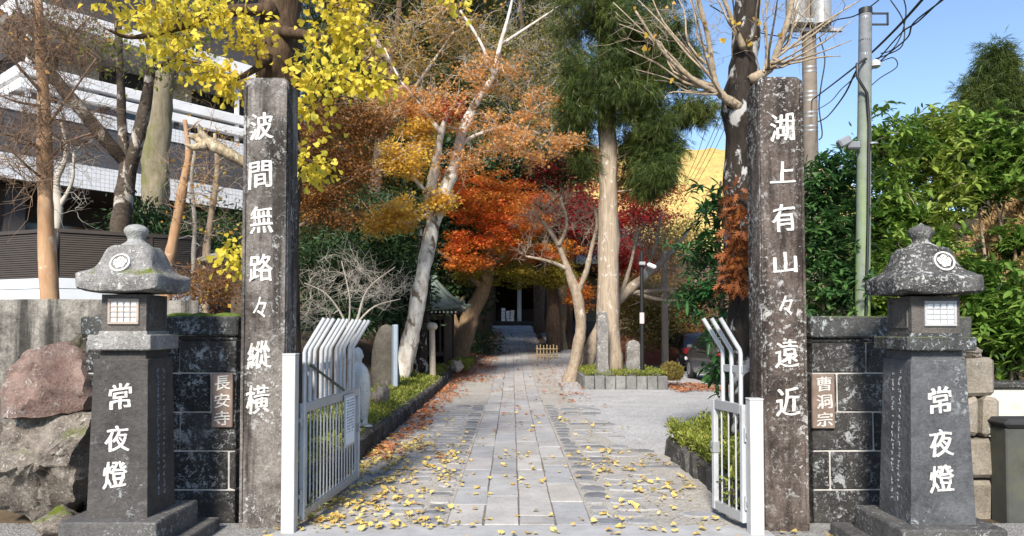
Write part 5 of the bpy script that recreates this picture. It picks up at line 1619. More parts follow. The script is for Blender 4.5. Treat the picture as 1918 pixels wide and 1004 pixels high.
cable('loose wire dropping from insulator of slim pole', [(1640, 120, 10.1), (1672, 108, 10), (1680, 125, 10), (1650, 145, 10.1), (1632, 160, 10.1)], 0.007)
cable('cable arching from thick pole toward the sky', [(1520, 70, 18.4), (1560, 40, 17), (1600, 30, 16), (1640, 5, 15), (1670, -25, 14)], 0.014)
cable('cable crossing from thick pole over the pillar', [(1500, 72, 18.4), (1460, 68, 17.5), (1420, 60, 17), (1380, 40, 16.5), (1330, 10, 16)], 0.014)
for i, (xa, ya, xb, yb) in enumerate(((1353, 208, 1262, 388), (1362, 206, 1268, 392), (1374, 204, 1274, 396), (1326, 230, 1268, 372))):
    cable(['uppermost of the thin lines before the autumn hill', 'second of the thin lines before the autumn hill', 'third of the thin lines before the autumn hill', 'short separate line before the autumn hill'][i],
          [(xa, ya, 40), ((xa + xb) / 2 + 2, (ya + yb) / 2 + 6, 60), (xb, yb, 85)], 0.02)

# ================================================================== hills
def hill_mat(name, stops):
    m, nt, b, out = new_mat(name)
    v = coords(nt, kind='World')
    f = noise_tex(nt, v, 0.05, 6, 0.65)
    vz = voro(nt, v, 1.6, out='Color')
    s = nt.nodes.new('ShaderNodeSeparateColor'); nt.links.new(vz, s.inputs[0])
    k = mth(nt, 'ADD', mth(nt, 'MULTIPLY', f, 0.6), mth(nt, 'MULTIPLY', s.outputs[0], 0.4))
    nt.links.new(ramp(nt, k, stops), b.inputs['Base Color'])
    b.inputs['Roughness'].default_value = 1.0; b.inputs['Specular IOR Level'].default_value = 0.0
    return m
def hill(name, xs, ys, hf, mat, crown):
    V = []; F = []
    for y in ys:
        for x in xs:
            h = hf(x, y)
            q = Vector((x * 0.35, y * 0.35, 0))
            V.append((x, y, h + crown * (0.5 + mnoise.noise(q)) * (1 if h > 0.5 else 0) + 3 * mnoise.noise(Vector((x * 0.03, y * 0.03, 3)))))
    nx = len(xs)
    for j in range(len(ys) - 1):
        for i in range(nx - 1):
            F.append((j * nx + i, j * nx + i + 1, (j + 1) * nx + i + 1, (j + 1) * nx + i))
    mb = MB(); mb.add(V, F); return tag(mb.build(name, mat, smooth=True), kind='structure')
autumn = hill_mat('autumn hillside', [(0.25, (0.42, 0.24, 0.10)), (0.42, (0.46, 0.31, 0.115)), (0.54, (0.47, 0.375, 0.13)), (0.68, (0.44, 0.37, 0.125)), (0.82, (0.36, 0.33, 0.11))])
hill('hill', span(-60, 120, 2.0), span(75, 215, 2.0), lambda x, y: -4 + 49 * sstep(75, 185, y) ** 0.8 * (1 - 0.97 * sstep(60, 92, x)), autumn, 1.0)


# ================================================================== plants
class Tree:
    def __init__(self, name, label, category, base, bark, seed, group=None):
        self.root = thing(name, base, label, category, group)
        self.rng = rnd(seed); self.bark = bark
        self.wood = MB(); self.nodes = []; self.nr = []; self.seed = seed
        self.grounded = False
    def trunk(self, pts, sub=5, rough=0.06, flare=False, part=None, bark=None, sides=12):
        """pts: (px, py, distance, width in px)"""
        P = [Vector((*at(p[0], p[1], p[2]), p[3] / 2 * p[2] / FPX)) for p in pts]
        if not self.grounded and not part or (part == 'trunk' and not self.grounded):      # the first stem reaches down into the ground
            self.grounded = True
            g = gz(P[0].x, P[0].y)
            if P[0].z > g - 0.1:
                P.insert(0, Vector((P[0].x - 0.3 * (P[1].x - P[0].x), P[0].y, g - 0.2, P[0].w * 1.12)))
        C = crom(P, sub)
        rg = self.rng
        xyz = [Vector(c[:3]) for c in C]; rr = [c[3] for c in C]
        rr = [r * (1 + rg.normal(0, rough)) for r in rr]
        if flare:
            for i in range(min(4, len(rr))): rr[i] *= (1.55, 1.25, 1.1, 1.03)[i]
        mb = MB() if part else self.wood
        n0 = mb.n
        mb.tube(xyz, rr, sides if rr[0] > 0.03 else 6)
        if rr[0] > 0.06:                       # knots and ridges
            V = mb.v[-1]
            for i in range(len(V)):
                p = Vector(V[i]); ax = xyz[min(i // sides, len(xyz) - 1)]
                d = p - ax
                k = mnoise.noise(Vector((p.x * 5, p.y * 5, p.z * 1.6)) + Vector((self.seed, 0, 0))) * 0.22 + mnoise.noise(Vector((p.x * 16, p.y * 16, p.z * 5))) * 0.10
                V[i] = tuple(p + d * k)
        for p, r in zip(xyz, rr):
            self.nodes.append(np.array(p)); self.nr.append(r)
        if part:
            mb.build(part, bark or self.bark, self.root, smooth=True)
        return self
    def blob(self, px, py, Y, rx, ry, dy, n):
        """n cluster centres inside an ellipsoid seen at (px, py), radii rx, ry in px and dy in metres"""
        c = at(px, py, Y); s = Y / FPX
        rg = self.rng
        q = rg.normal(0, 1, (n, 3)); q /= np.linalg.norm(q, axis=1, keepdims=True)
        q *= rg.random((n, 1)) ** 0.45
        return np.array(c) + q * np.array([rx * s, dy, ry * s])
    def connect(self, centres, tip=0.006, thick=0.5, sag=0.06, sides=4, rmax=0.04, twigs=0, twig_len=0.3, up=0.3):
        centres = np.asarray(centres); rg = self.rng
        N = np.array(self.nodes); Rr = np.array(self.nr)
        dmin = np.array([np.min(np.linalg.norm(N - c, axis=1)) for c in centres])
        newn = []; newr = []
        for i in np.argsort(dmin):
            c = centres[i]
            d = N - c
            L = np.linalg.norm(d, axis=1) * (1 + 0.35 * np.maximum(0, d[:, 2]) / (np.linalg.norm(d, axis=1) + 1e-6))
            k = int(np.argmin(L)); a = N[k]; dist = np.linalg.norm(c - a)
            if dist < 1e-3: continue
            r0 = min(Rr[k] * thick, rmax, 0.004 + tip + dist * 0.012); r0 = max(r0, tip)
            m1 = a + (c - a) * 0.35 + rg.normal(0, sag, 3) * dist; m1[2] += up * 0.15 * dist
            m2 = a + (c - a) * 0.7 + rg.normal(0, sag, 3) * dist; m2[2] += up * 0.12 * dist
            pts = [a, m1, m2, c]; rs = [r0, r0 * 0.75 + tip * 0.25, r0 * 0.4 + tip * 0.6, tip]
            self.wood.tube(pts, rs, sides, cap=False)
            N = np.vstack([N, m1, m2, c]); Rr = np.r_[Rr, rs[1], rs[2], rs[3]]
            for t in range(twigs):
                dv = rg.normal(0, 1, 3); dv[2] += up; dv = dv / np.linalg.norm(dv) + (c - a) / dist * 0.8
                e = c + dv * twig_len * rg.uniform(0.4, 1.0)
                mid = (c + e) / 2 + rg.normal(0, 0.04, 3) * twig_len * 3
                self.wood.tube([c, mid, e], [tip, tip * 0.7, tip * 0.35], 3, cap=False)
                if rg.random() < 0.6:
                    e2 = mid + rg.normal(0, 0.5, 3) * twig_len
                    self.wood.tube([mid, (mid + e2) / 2 + rg.normal(0, 0.03, 3), e2], [tip * 0.6, tip * 0.45, tip * 0.3], 3, cap=False)
        self.nodes = list(N); self.nr = list(Rr)
        return self
    def leaves(self, centres, per, sigma, size, shape, mat, flatz=0.6, name='crown', **k):
        rg = self.rng; centres = np.asarray(centres)
        n = rg.poisson(per, len(centres))
        P = np.repeat(centres, n, axis=0)
        off = rg.normal(0, 1, P.shape) * sigma; off[:, 2] *= flatz
        D = off + rg.normal(0, sigma * 0.4, P.shape)
        return leaf_cloud(name, mat, self.root, P + off, D, size, shape, rg, **k)
    def whorls(self, centres, per, size, mat, spread=0.15, nw=2, name='crown', shape='broad', droop=0.25):
        """rosettes of long leaves round twig tips"""
        rg = self.rng; centres = np.asarray(centres)
        C = np.repeat(centres, nw, axis=0) + rg.normal(0, spread, (len(centres) * nw, 3))
        n = rg.poisson(per, len(C)) + 3
        P = []; D = []
        for c, m in zip(C, n):
            ax = rg.normal(0, 0.4, 3); ax[2] += 0.9; ax /= np.linalg.norm(ax)
            u = np.cross(ax, [1, 0.2, 0.1]); u /= np.linalg.norm(u); w = np.cross(ax, u)
            a = rg.uniform(0, 6.28) + np.arange(m) * 2.4
            el = rg.uniform(-0.1, 0.9, m)
            d = np.cos(a)[:, None] * u + np.sin(a)[:, None] * w + el[:, None] * ax
            P.append(np.tile(c, (m, 1)) + ax * (np.arange(m)[:, None] * 0.006)); D.append(d)
        return leaf_cloud(name, mat, self.root, np.vstack(P), np.vstack(D), size, shape, rg, jitter=0.2, size_var=0.5, droop=droop, flat=0.7)
    def finish(self, name='trunk', smooth=True):
        if self.wood.n:
            self.wood.build(name, self.bark, self.root, smooth=smooth)
        return self.root

# ---- barks
BK = dict(
    ginkgo_d=bark_mat('dark ginkgo bark', (0.035, 0.022, 0.014), (0.12, 0.08, 0.05), None, bumpd=0.03),
    ginkgo_p=bark_mat('patchy ginkgo bark', (0.012, 0.010, 0.008), (0.05, 0.04, 0.032), (0.40, 0.39, 0.37), 0.30, scale=5, bumpd=0.02),
    shoot=bark_mat('pale shoot bark', (0.20, 0.15, 0.10), (0.44, 0.36, 0.26), (0.12, 0.09, 0.06), 0.12, stretch=1.2, scale=9, bumpd=0.006),
    white=bark_mat('pale lichened bark', (0.32, 0.27, 0.21), (0.72, 0.69, 0.63), (0.14, 0.105, 0.07), 0.24, stretch=2.0, scale=2.6, bumpd=0.02),
    cedar=bark_mat('cedar bark', (0.22, 0.165, 0.115), (0.46, 0.38, 0.285), (0.52, 0.48, 0.42), 0.12, stretch=14, scale=8, bumpd=0.03),
    orange=bark_mat('smooth orange bark', (0.34, 0.19, 0.10), (0.50, 0.33, 0.20), (0.55, 0.42, 0.30), 0.1, scale=4, bumpd=0.003),
    brown=bark_mat('brown bark', (0.06, 0.04, 0.028), (0.17, 0.12, 0.085), None),
    mott=bark_mat('mottled ring bark', (0.035, 0.028, 0.022), (0.11, 0.085, 0.065), (0.42, 0.38, 0.33), 0.25, stretch=0.5, scale=5),
    mossy=bark_mat('mossy bark', (0.15, 0.125, 0.08), (0.28, 0.24, 0.17), None, moss=(0.13, 0.14, 0.04), scale=5),
    maple=bark_mat('maple bark', (0.13, 0.085, 0.05), (0.28, 0.20, 0.12), None, scale=5),
    pale=bark_mat('pale bare bark', (0.25, 0.18, 0.12), (0.47, 0.38, 0.28), (0.14, 0.10, 0.07), 0.2, scale=4, stretch=1.5, bumpd=0.02),
    palegrey=bark_mat('grey tan bark', (0.18, 0.135, 0.095), (0.38, 0.31, 0.235), (0.48, 0.43, 0.36), 0.12, scale=4, stretch=1.5, bumpd=0.02),
    twig=plain_mat('grey twig', (0.42, 0.38, 0.32), 0.85),
    btwig=plain_mat('brown twig', (0.20, 0.13, 0.085), 0.85),
    cut=bark_mat('pale dead wood', (0.20, 0.14, 0.08), (0.58, 0.48, 0.33), (0.66, 0.58, 0.44), 0.2, stretch=1.5, scale=9, bumpd=0.03),
)
# ---- leaves
LF = dict(
    ginkgo=leaf_mat('ginkgo leaf', [(0.0, (0.46, 0.44, 0.06)), (0.25, (0.66, 0.58, 0.07)), (0.7, (0.78, 0.62, 0.07)), (1.0, (0.70, 0.48, 0.06))], 0.45),
    ymaple=leaf_mat('yellow orange leaf', [(0.0, (0.68, 0.48, 0.08)), (0.4, (0.70, 0.44, 0.07)), (0.65, (0.62, 0.30, 0.06)), (0.85, (0.60, 0.32, 0.14)), (1.0, (0.45, 0.10, 0.04))], 0.45, noise_amt=0.6, noise_scale=0.5),
    gold=leaf_mat('golden leaf', [(0.0, (0.70, 0.52, 0.09)), (0.5, (0.72, 0.46, 0.07)), (0.85, (0.66, 0.34, 0.06)), (1.0, (0.52, 0.42, 0.08))], 0.45),
    peach=leaf_mat('peach leaf', [(0.0, (0.68, 0.36, 0.14)), (0.4, (0.72, 0.40, 0.13)), (0.75, (0.66, 0.28, 0.09)), (1.0, (0.76, 0.52, 0.13))], 0.5),
    goldbrown=leaf_mat('gold brown leaf', [(0.0, (0.70, 0.42, 0.13)), (0.4, (0.60, 0.34, 0.11)), (0.75, (0.44, 0.33, 0.08)), (1.0, (0.30, 0.29, 0.07))], 0.5, noise_amt=0.5, noise_scale=0.5),
    rust=leaf_mat('rust brown leaf', [(0.0, (0.34, 0.16, 0.035)), (0.5, (0.24, 0.10, 0.025)), (0.85, (0.16, 0.075, 0.025)), (1.0, (0.40, 0.23, 0.04))], 0.35, noise_amt=0.5, noise_scale=1.0),
    orange=leaf_mat('orange red maple leaf', [(0.0, (0.68, 0.42, 0.06)), (0.35, (0.68, 0.28, 0.045)), (0.6, (0.64, 0.16, 0.03)), (0.85, (0.52, 0.065, 0.025)), (1.0, (0.22, 0.18, 0.03))], 0.45, noise_amt=0.65, noise_scale=0.75),
    crimson=leaf_mat('crimson maple leaf', [(0.0, (0.52, 0.05, 0.04)), (0.5, (0.38, 0.022, 0.03)), (1.0, (0.22, 0.03, 0.03))], 0.45, noise_amt=0.5, noise_scale=0.6),
    ygreen=leaf_mat('yellow green maple leaf', [(0.0, (0.36, 0.30, 0.03)), (0.5, (0.22, 0.22, 0.03)), (1.0, (0.42, 0.20, 0.03))], 0.45, noise_amt=0.5, noise_scale=0.5),
    cedar=leaf_mat('cedar spray', [(0.0, (0.024, 0.048, 0.010)), (0.5, (0.058, 0.088, 0.015)), (0.85, (0.14, 0.16, 0.026)), (1.0, (0.20, 0.15, 0.035))], 0.2, noise_amt=0.5, noise_scale=0.8),
    farcedar=leaf_mat('far cedar spray', [(0.0, (0.03, 0.05, 0.014)), (0.5, (0.06, 0.08, 0.02)), (0.8, (0.11, 0.105, 0.03)), (1.0, (0.17, 0.11, 0.045))], 0.2, noise_amt=0.55, noise_scale=0.35),
    cedar_shade=leaf_mat('inner cedar spray', [(0.0, (0.02, 0.04, 0.010)), (0.6, (0.05, 0.08, 0.016)), (1.0, (0.10, 0.12, 0.025))], 0.15, noise_amt=0.5, noise_scale=0.8),  # darker copy of the cedar spray, shade inside the crown put into colour
    far_shade=leaf_mat('inner far spray', [(0.0, (0.02, 0.03, 0.009)), (0.55, (0.05, 0.06, 0.016)), (0.8, (0.09, 0.085, 0.025)), (1.0, (0.15, 0.09, 0.035))], 0.15, noise_amt=0.6, noise_scale=0.3),  # darker copy of the far spray, crown shade put into colour
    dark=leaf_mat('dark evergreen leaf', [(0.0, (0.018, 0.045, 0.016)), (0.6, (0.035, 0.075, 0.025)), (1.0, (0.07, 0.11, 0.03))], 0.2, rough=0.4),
    broad=leaf_mat('glossy broad leaf', [(0.0, (0.05, 0.12, 0.02)), (0.45, (0.13, 0.23, 0.035)), (0.8, (0.25, 0.35, 0.07)), (1.0, (0.36, 0.38, 0.10))], 0.35, rough=0.5, spec=0.25, noise_amt=0.45, noise_scale=1.4),
    broad2=leaf_mat('yellow green broad leaf', [(0.0, (0.10, 0.17, 0.03)), (0.4, (0.22, 0.30, 0.05)), (0.8, (0.36, 0.42, 0.09)), (1.0, (0.44, 0.36, 0.10))], 0.35, rough=0.5, spec=0.25, noise_amt=0.45, noise_scale=1.7),
    broad3=leaf_mat('dark broad leaf', [(0.0, (0.03, 0.09, 0.03)), (0.5, (0.07, 0.16, 0.045)), (0.9, (0.14, 0.25, 0.07)), (1.0, (0.30, 0.24, 0.06))], 0.35, rough=0.5, spec=0.25, noise_amt=0.45, noise_scale=1.7),
    sapling=leaf_mat('deep green long leaf', [(0.0, (0.02, 0.07, 0.025)), (0.6, (0.045, 0.13, 0.035)), (1.0, (0.10, 0.20, 0.05))], 0.3, rough=0.4, noise_amt=0.3),
    azalea=leaf_mat('azalea leaf', [(0.0, (0.08, 0.12, 0.02)), (0.4, (0.19, 0.23, 0.035)), (0.75, (0.34, 0.36, 0.07)), (1.0, (0.44, 0.40, 0.12))], 0.3, noise_amt=0.4, noise_scale=2.5),
    olive=leaf_mat('olive leaf', [(0.0, (0.12, 0.12, 0.025)), (0.5, (0.24, 0.20, 0.045)), (1.0, (0.36, 0.25, 0.07))], 0.35, noise_amt=0.5),
    dry=leaf_mat('dry grass', [(0.0, (0.30, 0.19, 0.08)), (0.5, (0.42, 0.29, 0.13)), (1.0, (0.22, 0.11, 0.04))], 0.3),
    drygreen=leaf_mat('sparse green leaf', [(0.0, (0.10, 0.16, 0.03)), (0.6, (0.22, 0.24, 0.05)), (1.0, (0.36, 0.28, 0.06))], 0.4),
    fern=leaf_mat('rusty fern', [(0.0, (0.36, 0.13, 0.03)), (0.5, (0.24, 0.07, 0.02)), (1.0, (0.12, 0.05, 0.02))], 0.3),
    fallen=leaf_mat('fallen ginkgo leaf', [(0.0, (0.55, 0.40, 0.13)), (0.4, (0.66, 0.52, 0.17)), (0.7, (0.60, 0.42, 0.11)), (0.9, (0.52, 0.30, 0.10)), (1.0, (0.30, 0.16, 0.07))], 0.1),
    fallenred=leaf_mat('fallen maple leaf', [(0.0, (0.52, 0.26, 0.11)), (0.35, (0.46, 0.18, 0.07)), (0.7, (0.34, 0.11, 0.05)), (1.0, (0.58, 0.36, 0.16))], 0.1),
)

def gnd(px, py, Y):
    p = at(px, py, Y); return (p.x, Y, gz(p.x, Y))

# ---- yellow ginkgo behind the pale pillar
t = Tree('ginkgo_tree', 'ginkgo with bright yellow leaves and dark trunk behind the pale pillar', 'tree', gnd(520, 700, 7.6), BK['ginkgo_d'], 101)
t.trunk([(518, 800, 7.6, 96), (520, 600, 7.6, 86), (520, 400, 7.6, 82), (522, 150, 7.6, 80), (525, 0, 7.6, 78), (528, -200, 7.6, 66), (530, -330, 7.6, 50)], rough=0.03, sides=16)
for l in ([(530, 60, 7.4, 22), (600, 70, 7.0, 14), (660, 95, 6.7, 10), (700, 130, 6.5, 6), (755, 150, 6.3, 3)],
          [(515, 20, 7.4, 30), (430, 20, 7.2, 22), (340, 50, 6.9, 14), (250, 70, 6.7, 8), (200, 55, 6.5, 4)],
          [(505, 110, 7.4, 18), (460, 140, 7.0, 10), (400, 165, 6.7, 4)], [(545, 250, 7.4, 14), (570, 290, 6.9, 8), (600, 315, 6.6, 3)],
          [(528, -80, 7.4, 26), (620, -40, 7.0, 16), (700, 5, 6.6, 6)], [(545, 150, 7.2, 9), (600, 150, 6.6, 5), (690, 148, 6.3, 4), (748, 150, 6.2, 2)]):
    t.trunk(l, rough=0.08)
t.trunk([(520, 335, 7.4, 22), (450, 300, 7.2, 21), (410, 278, 7.1, 23), (385, 266, 7.1, 26), (368, 258, 7.1, 16), (352, 256, 7.05, 4)], part='broken_limb', bark=BK['cut'], rough=0.05, sub=8)
t.trunk([(395, 272, 7.1, 20), (378, 250, 7.05, 14), (372, 232, 7.0, 3)], part='broken_limb', bark=BK['cut'], rough=0.05)
t.trunk([(385, 272, 7.05, 18), (362, 276, 7.0, 12), (346, 270, 6.95, 3)], part='broken_limb', bark=BK['cut'], rough=0.05)
cs = np.vstack([t.blob(*b) for b in ((640, 50, 6.6, 58, 60, 0.5, 21), (600, 140, 6.5, 60, 45, 0.4, 15), (690, 150, 6.3, 62, 18, 0.2, 11), (290, 30, 6.6, 92, 40, 0.5, 20), (420, 150, 6.7, 45, 30, 0.3, 14),
                                        (440, 50, 6.9, 75, 50, 0.4, 14), (580, 310, 6.6, 28, 36, 0.25, 7), (650, -5, 6.7, 60, 40, 0.4, 12), (325, 95, 6.6, 35, 28, 0.25, 8), (440, 480, 6.6, 12, 32, 0.15, 5), (575, 205, 6.6, 32, 24, 0.25, 4),
                                        (380, 10, 6.8, 60, 30, 0.3, 10), (860, 0, 6.6, 20, 14, 0.2, 2))])
t.connect(cs, tip=0.003, rmax=0.018)
t.leaves(cs, 20, 0.07, 0.056, 'ginkgo', LF['ginkgo'], flatz=0.9, jitter=0.5, droop=0.6, flat=0.2)
t.finish()

# ---- bare ginkgo with shoots behind the dark pillar
t = Tree('ginkgo_tree', 'bare ginkgo with patchy bark and long pale shoots behind the dark pillar', 'tree', gnd(1405, 760, 7.6), BK['ginkgo_p'], 102)
t.trunk([(1408, 830, 7.6, 80), (1400, 600, 7.6, 70), (1390, 420, 7.6, 64), (1385, 300, 7.6, 58), (1390, 190, 7.5, 68), (1398, 90, 7.5, 52), (1402, 0, 7.5, 46), (1405, -150, 7.5, 36)], rough=0.05, sides=16)
t.finish('trunk')
t.wood = MB(); t.bark = BK['shoot']; t.nodes = []; t.nr = []
rg = t.rng
t.trunk([(1385, 200, 7.35, 18), (1352, 178, 7.3, 16), (1338, 150, 7.25, 13), (1326, 70, 7.2, 10), (1300, -30, 7.1, 7)])
t.trunk([(1352, 178, 7.3, 12), (1300, 150, 7.2, 9), (1240, 95, 7.1, 6), (1190, 20, 7.0, 4)])
t.trunk([(1405, 150, 7.3, 20), (1440, 130, 7.3, 16), (1456, 95, 7.25, 12), (1478, 30, 7.2, 11), (1490, -40, 7.2, 8)])
t.trunk([(1392, 90, 7.3, 14), (1372, 40, 7.2, 9), (1345, -30, 7.1, 8)])
for (sx, sy, ex, ey) in ((1345, 175, 1148, 4), (1340, 170, 1170, 90), (1335, 160, 1160, 45), (1338, 150, 1215, -20), (1335, 130, 1250, -25), (1330, 100, 1275, -30), (1350, 176, 1245, 185), (1330, 90, 1310, -30), (1345, 170, 1190, 130),
                         (1380, 60, 1330, -20), (1385, 60, 1365, -30), (1440, 128, 1530, 15), (1445, 120, 1560, 50), (1445, 120, 1595, 75), (1450, 100, 1545, -20), (1450, 100, 1515, -20), (1455, 95, 1590, 10), (1448, 110, 1575, 105),
                         (1430, 135, 1420, -20), (1435, 130, 1440, -25), (1440, 128, 1460, -30), (1400, 80, 1425, -30), (1342, 160, 1205, 60), (1336, 150, 1290, -20), (1452, 100, 1500, -30), (1440, 128, 1600, 35), (1350, 178, 1270, 60), (1340, 172, 1225, 150),
                         (1448, 120, 1530, 100), (1452, 110, 1620, -5), (1338, 150, 1180, -15)):
    Y0 = 7.25; Y1 = 7.2 + rg.uniform(-0.7, 0.7)
    bow = rg.uniform(-18, 6)
    t.trunk([(sx, sy, Y0, 5.5), (sx * 0.7 + ex * 0.3 + rg.normal(0, 8), sy * 0.7 + ey * 0.3 + 12 + bow * 0.3 + rg.normal(0, 5), Y0 * 0.7 + Y1 * 0.3, 4.2), (sx * 0.35 + ex * 0.65 + rg.normal(0, 8), sy * 0.35 + ey * 0.65 + bow * 0.5 + 6 + rg.normal(0, 5), Y0 * 0.35 + Y1 * 0.65, 3.2), (ex, ey, Y1, 1.6)], sub=3, rough=0.12)
cs = np.vstack([t.blob(*b) for b in ((1240, 60, 7.1, 70, 60, 0.4, 26), (1330, 60, 7.1, 50, 70, 0.4, 16), (1520, 40, 7.2, 60, 50, 0.4, 24), (1450, 30, 7.2, 40, 50, 0.4, 14))])
t.connect(cs, tip=0.0025, rmax=0.006, sag=0.12, twigs=2, twig_len=0.25)
t.finish('shoots')
lv = np.vstack([t.blob(*b) for b in ((1260, 60, 7.0, 110, 90, 0.4, 16), (1420, 40, 7.1, 100, 60, 0.4, 12))])
t.leaves(lv, 1.1, 0.04, 0.05, 'ginkgo', LF['gold'], droop=0.8, name='last_leaves')

# ---- rust brown fern sprays on that trunk
t = Tree('dry_fern', 'rusty dry fern sprays hanging on the bare ginkgo trunk', 'fern', (at(1380, 480, 7.3)), BK['btwig'], 103)
t.nodes = [np.array(at(1395, 470, 7.5))]; t.nr = [0.02]
cs = np.vstack([t.blob(1382, 440, 7.25, 20, 60, 0.12, 22), t.blob(1378, 515, 7.25, 20, 34, 0.12, 14), t.blob(1372, 380, 7.3, 12, 24, 0.1, 6)])
t.connect(cs, tip=0.003, rmax=0.006)
t.leaves(cs, 9, 0.05, 0.11, 'frond', LF['fern'], droop=1.0, flat=0.1, name='fronds'); t.finish('stems')

# ---- leaning pale trunk with yellow and orange leaves
t = Tree('maple_tree', 'leaning white-barked tree with thinning yellow and orange leaves', 'tree', gnd(750, 715, 17.7), BK['white'], 104)
t.trunk([(746, 735, 17.7, 42), (756, 690, 17.7, 35), (772, 620, 17.7, 32), (786, 545, 17.7, 28), (800, 470, 17.7, 27), (815, 400, 17.7, 28)], rough=0.04, sides=16)
for l in ([(812, 410, 17.7, 30), (806, 365, 17.6, 24), (815, 310, 17.4, 18), (828, 245, 17.2, 12), (838, 205, 17.0, 7)],
          [(815, 402, 17.7, 30), (838, 345, 17.7, 26), (852, 305, 17.8, 22), (868, 245, 18, 18), (895, 185, 18.2, 15), (925, 142, 18.3, 11), (937, 85, 18.4, 9), (955, 20, 18.5, 6), (965, -30, 18.5, 4)],
          [(826, 250, 17.2, 10), (790, 200, 17.0, 6), (750, 150, 16.8, 4), (720, 90, 16.8, 3)], [(862, 270, 18, 12), (900, 250, 18.2, 7), (960, 235, 18.4, 5), (1010, 250, 18.6, 3)],
          [(808, 370, 17.6, 9), (770, 330, 17.2, 6), (735, 300, 17, 4)], [(838, 340, 17.7, 8), (800, 400, 17.3, 5), (750, 420, 17, 3)], [(925, 142, 18.3, 8), (900, 80, 18.2, 6), (862, 20, 18, 4)], [(937, 85, 18.4, 7), (990, 50, 18.6, 5), (1050, 10, 18.8, 3)]):
    t.trunk(l, rough=0.08, sides=8)
yel = np.vstack([t.blob(*b) for b in ((768, 300, 17.1, 55, 40, 1.0, 34), (742, 400, 17.0, 40, 36, 0.8, 28), (820, 370, 17.2, 28, 22, 0.5, 12), (700, 420, 17, 30, 20, 0.5, 8), (790, 245, 17.1, 40, 30, 0.6, 16))])
ora = np.vstack([t.blob(*b) for b in ((830, 210, 17.3, 70, 45, 1.0, 36), (890, 140, 17.9, 55, 45, 1.0, 22), (920, 250, 18.1, 70, 35, 1.0, 24), (985, 280, 18.2, 70, 40, 0.9, 28), (860, 300, 17.6, 50, 30, 0.7, 16), (1000, 200, 18.3, 60, 40, 0.8, 14), (760, 200, 17, 60, 40, 0.8, 24), (960, 140, 18.4, 60, 40, 0.8, 12), (1050, 270, 18.4, 40, 30, 0.5, 10))])
t.connect(np.vstack([yel, ora]), tip=0.006, rmax=0.03, twigs=2, twig_len=0.35)
t.leaves(yel, 75, 0.125, 0.07, 'maple', LF['gold'], flatz=0.5, flat=0.5)
t.leaves(ora, 44, 0.13, 0.066, 'maple', LF['peach'], flatz=0.5, flat=0.5)
red = t.blob(845, 200, 17.0, 22, 22, 0.3, 6)
t.leaves(red, 40, 0.12, 0.07, 'maple', LF['crimson'], flatz=0.6)
t.finish()

# ---- tall thin-leaved trees filling the top of the view
def twiggy(label, seed, trunk, limbs, blobs, per, mat, bark, size=0.075, shape='quad', twigs=3, twig_len=0.5, tip=0.007, sigma=0.3, name='broadleaf_tree', lab2=None, **kw):
    t = Tree(name, label, 'tree', gnd(trunk[0][0], trunk[0][1], trunk[0][2]), bark, seed)
    t.trunk(trunk, rough=0.05, part='trunk', bark=BK['brown'])
    for l in limbs: t.trunk(l, rough=0.08, sides=8)
    cs = np.vstack([t.blob(*b) for b in blobs])
    t.connect(cs, tip=tip, rmax=0.05, twigs=twigs, twig_len=twig_len)
    if per: t.leaves(cs, per, sigma, size, shape, mat, **kw)
    t.finish('branches')
    return t
twiggy('tall thinning tree with peach leaves above the leaning white trunk', 105, [(690, 690, 22, 34), (695, 450, 22, 28), (715, 250, 21.5, 22), (740, 80, 21, 14), (755, -60, 21, 8)],
       [[(715, 250, 21.5, 12), (780, 160, 21, 7), (850, 60, 20.5, 4)], [(735, 120, 21, 10), (680, 40, 21, 6), (650, -20, 21, 3)]],
       ((760, 120, 21, 90, 80, 1.5, 70), (840, 50, 20.5, 110, 60, 1.5, 70), (690, 60, 21, 60, 60, 1.2, 30), (720, 200, 21, 60, 40, 1.0, 24)), 30, LF['goldbrown'], BK['twig'], size=0.08, shape='maple', sigma=0.17, flatz=0.5, flat=0.5)
twiggy('tall bare-twigged tree between the leaning trunk and the cedar', 106, [(1046, 660, 34.5, 16), (1044, 500, 34.5, 15), (1015, 300, 34, 14), (990, 150, 33, 11), (975, 20, 32, 7), (970, -40, 32, 5)],
       [[(1005, 300, 34, 8), (1050, 220, 31, 6), (1090, 160, 28, 4)], [(995, 200, 33, 8), (930, 120, 29, 6), (890, 60, 27, 4)], [(1008, 350, 34, 7), (960, 300, 30, 5), (900, 300, 27, 3)]],
       ((960, 110, 27, 110, 90, 1.8, 90), (1030, 200, 27, 80, 80, 1.5, 70), (1040, 60, 27, 80, 70, 1.5, 50), (950, 260, 27, 80, 40, 1.2, 36)), 34, LF['olive'], BK['twig'], size=0.095, twigs=4, twig_len=0.6, sigma=0.35)
twiggy('rust brown tree beside the pale pillar', 107, [(528, 680, 15, 24), (528, 500, 15, 22), (535, 400, 15, 16), (570, 300, 15, 9), (620, 220, 15, 4)],
       [[(534, 420, 15, 9), (600, 370, 14.6, 5), (690, 320, 14.4, 3)], [(532, 440, 15, 9), (590, 410, 14.8, 5), (660, 400, 14.6, 3)]],
       ((640, 230, 14.8, 75, 35, 0.9, 42), (600, 300, 14.6, 55, 50, 0.9, 40), (665, 310, 14.6, 45, 50, 0.7, 30), (600, 370, 14.5, 55, 30, 0.7, 30), (690, 225, 14.6, 45, 25, 0.5, 14), (640, 400, 14.6, 60, 25, 0.7, 20)), 95, LF['rust'], BK['btwig'], size=0.055, twigs=3, twig_len=0.4, sigma=0.16, tip=0.004, flatz=0.45, flat=0.6)

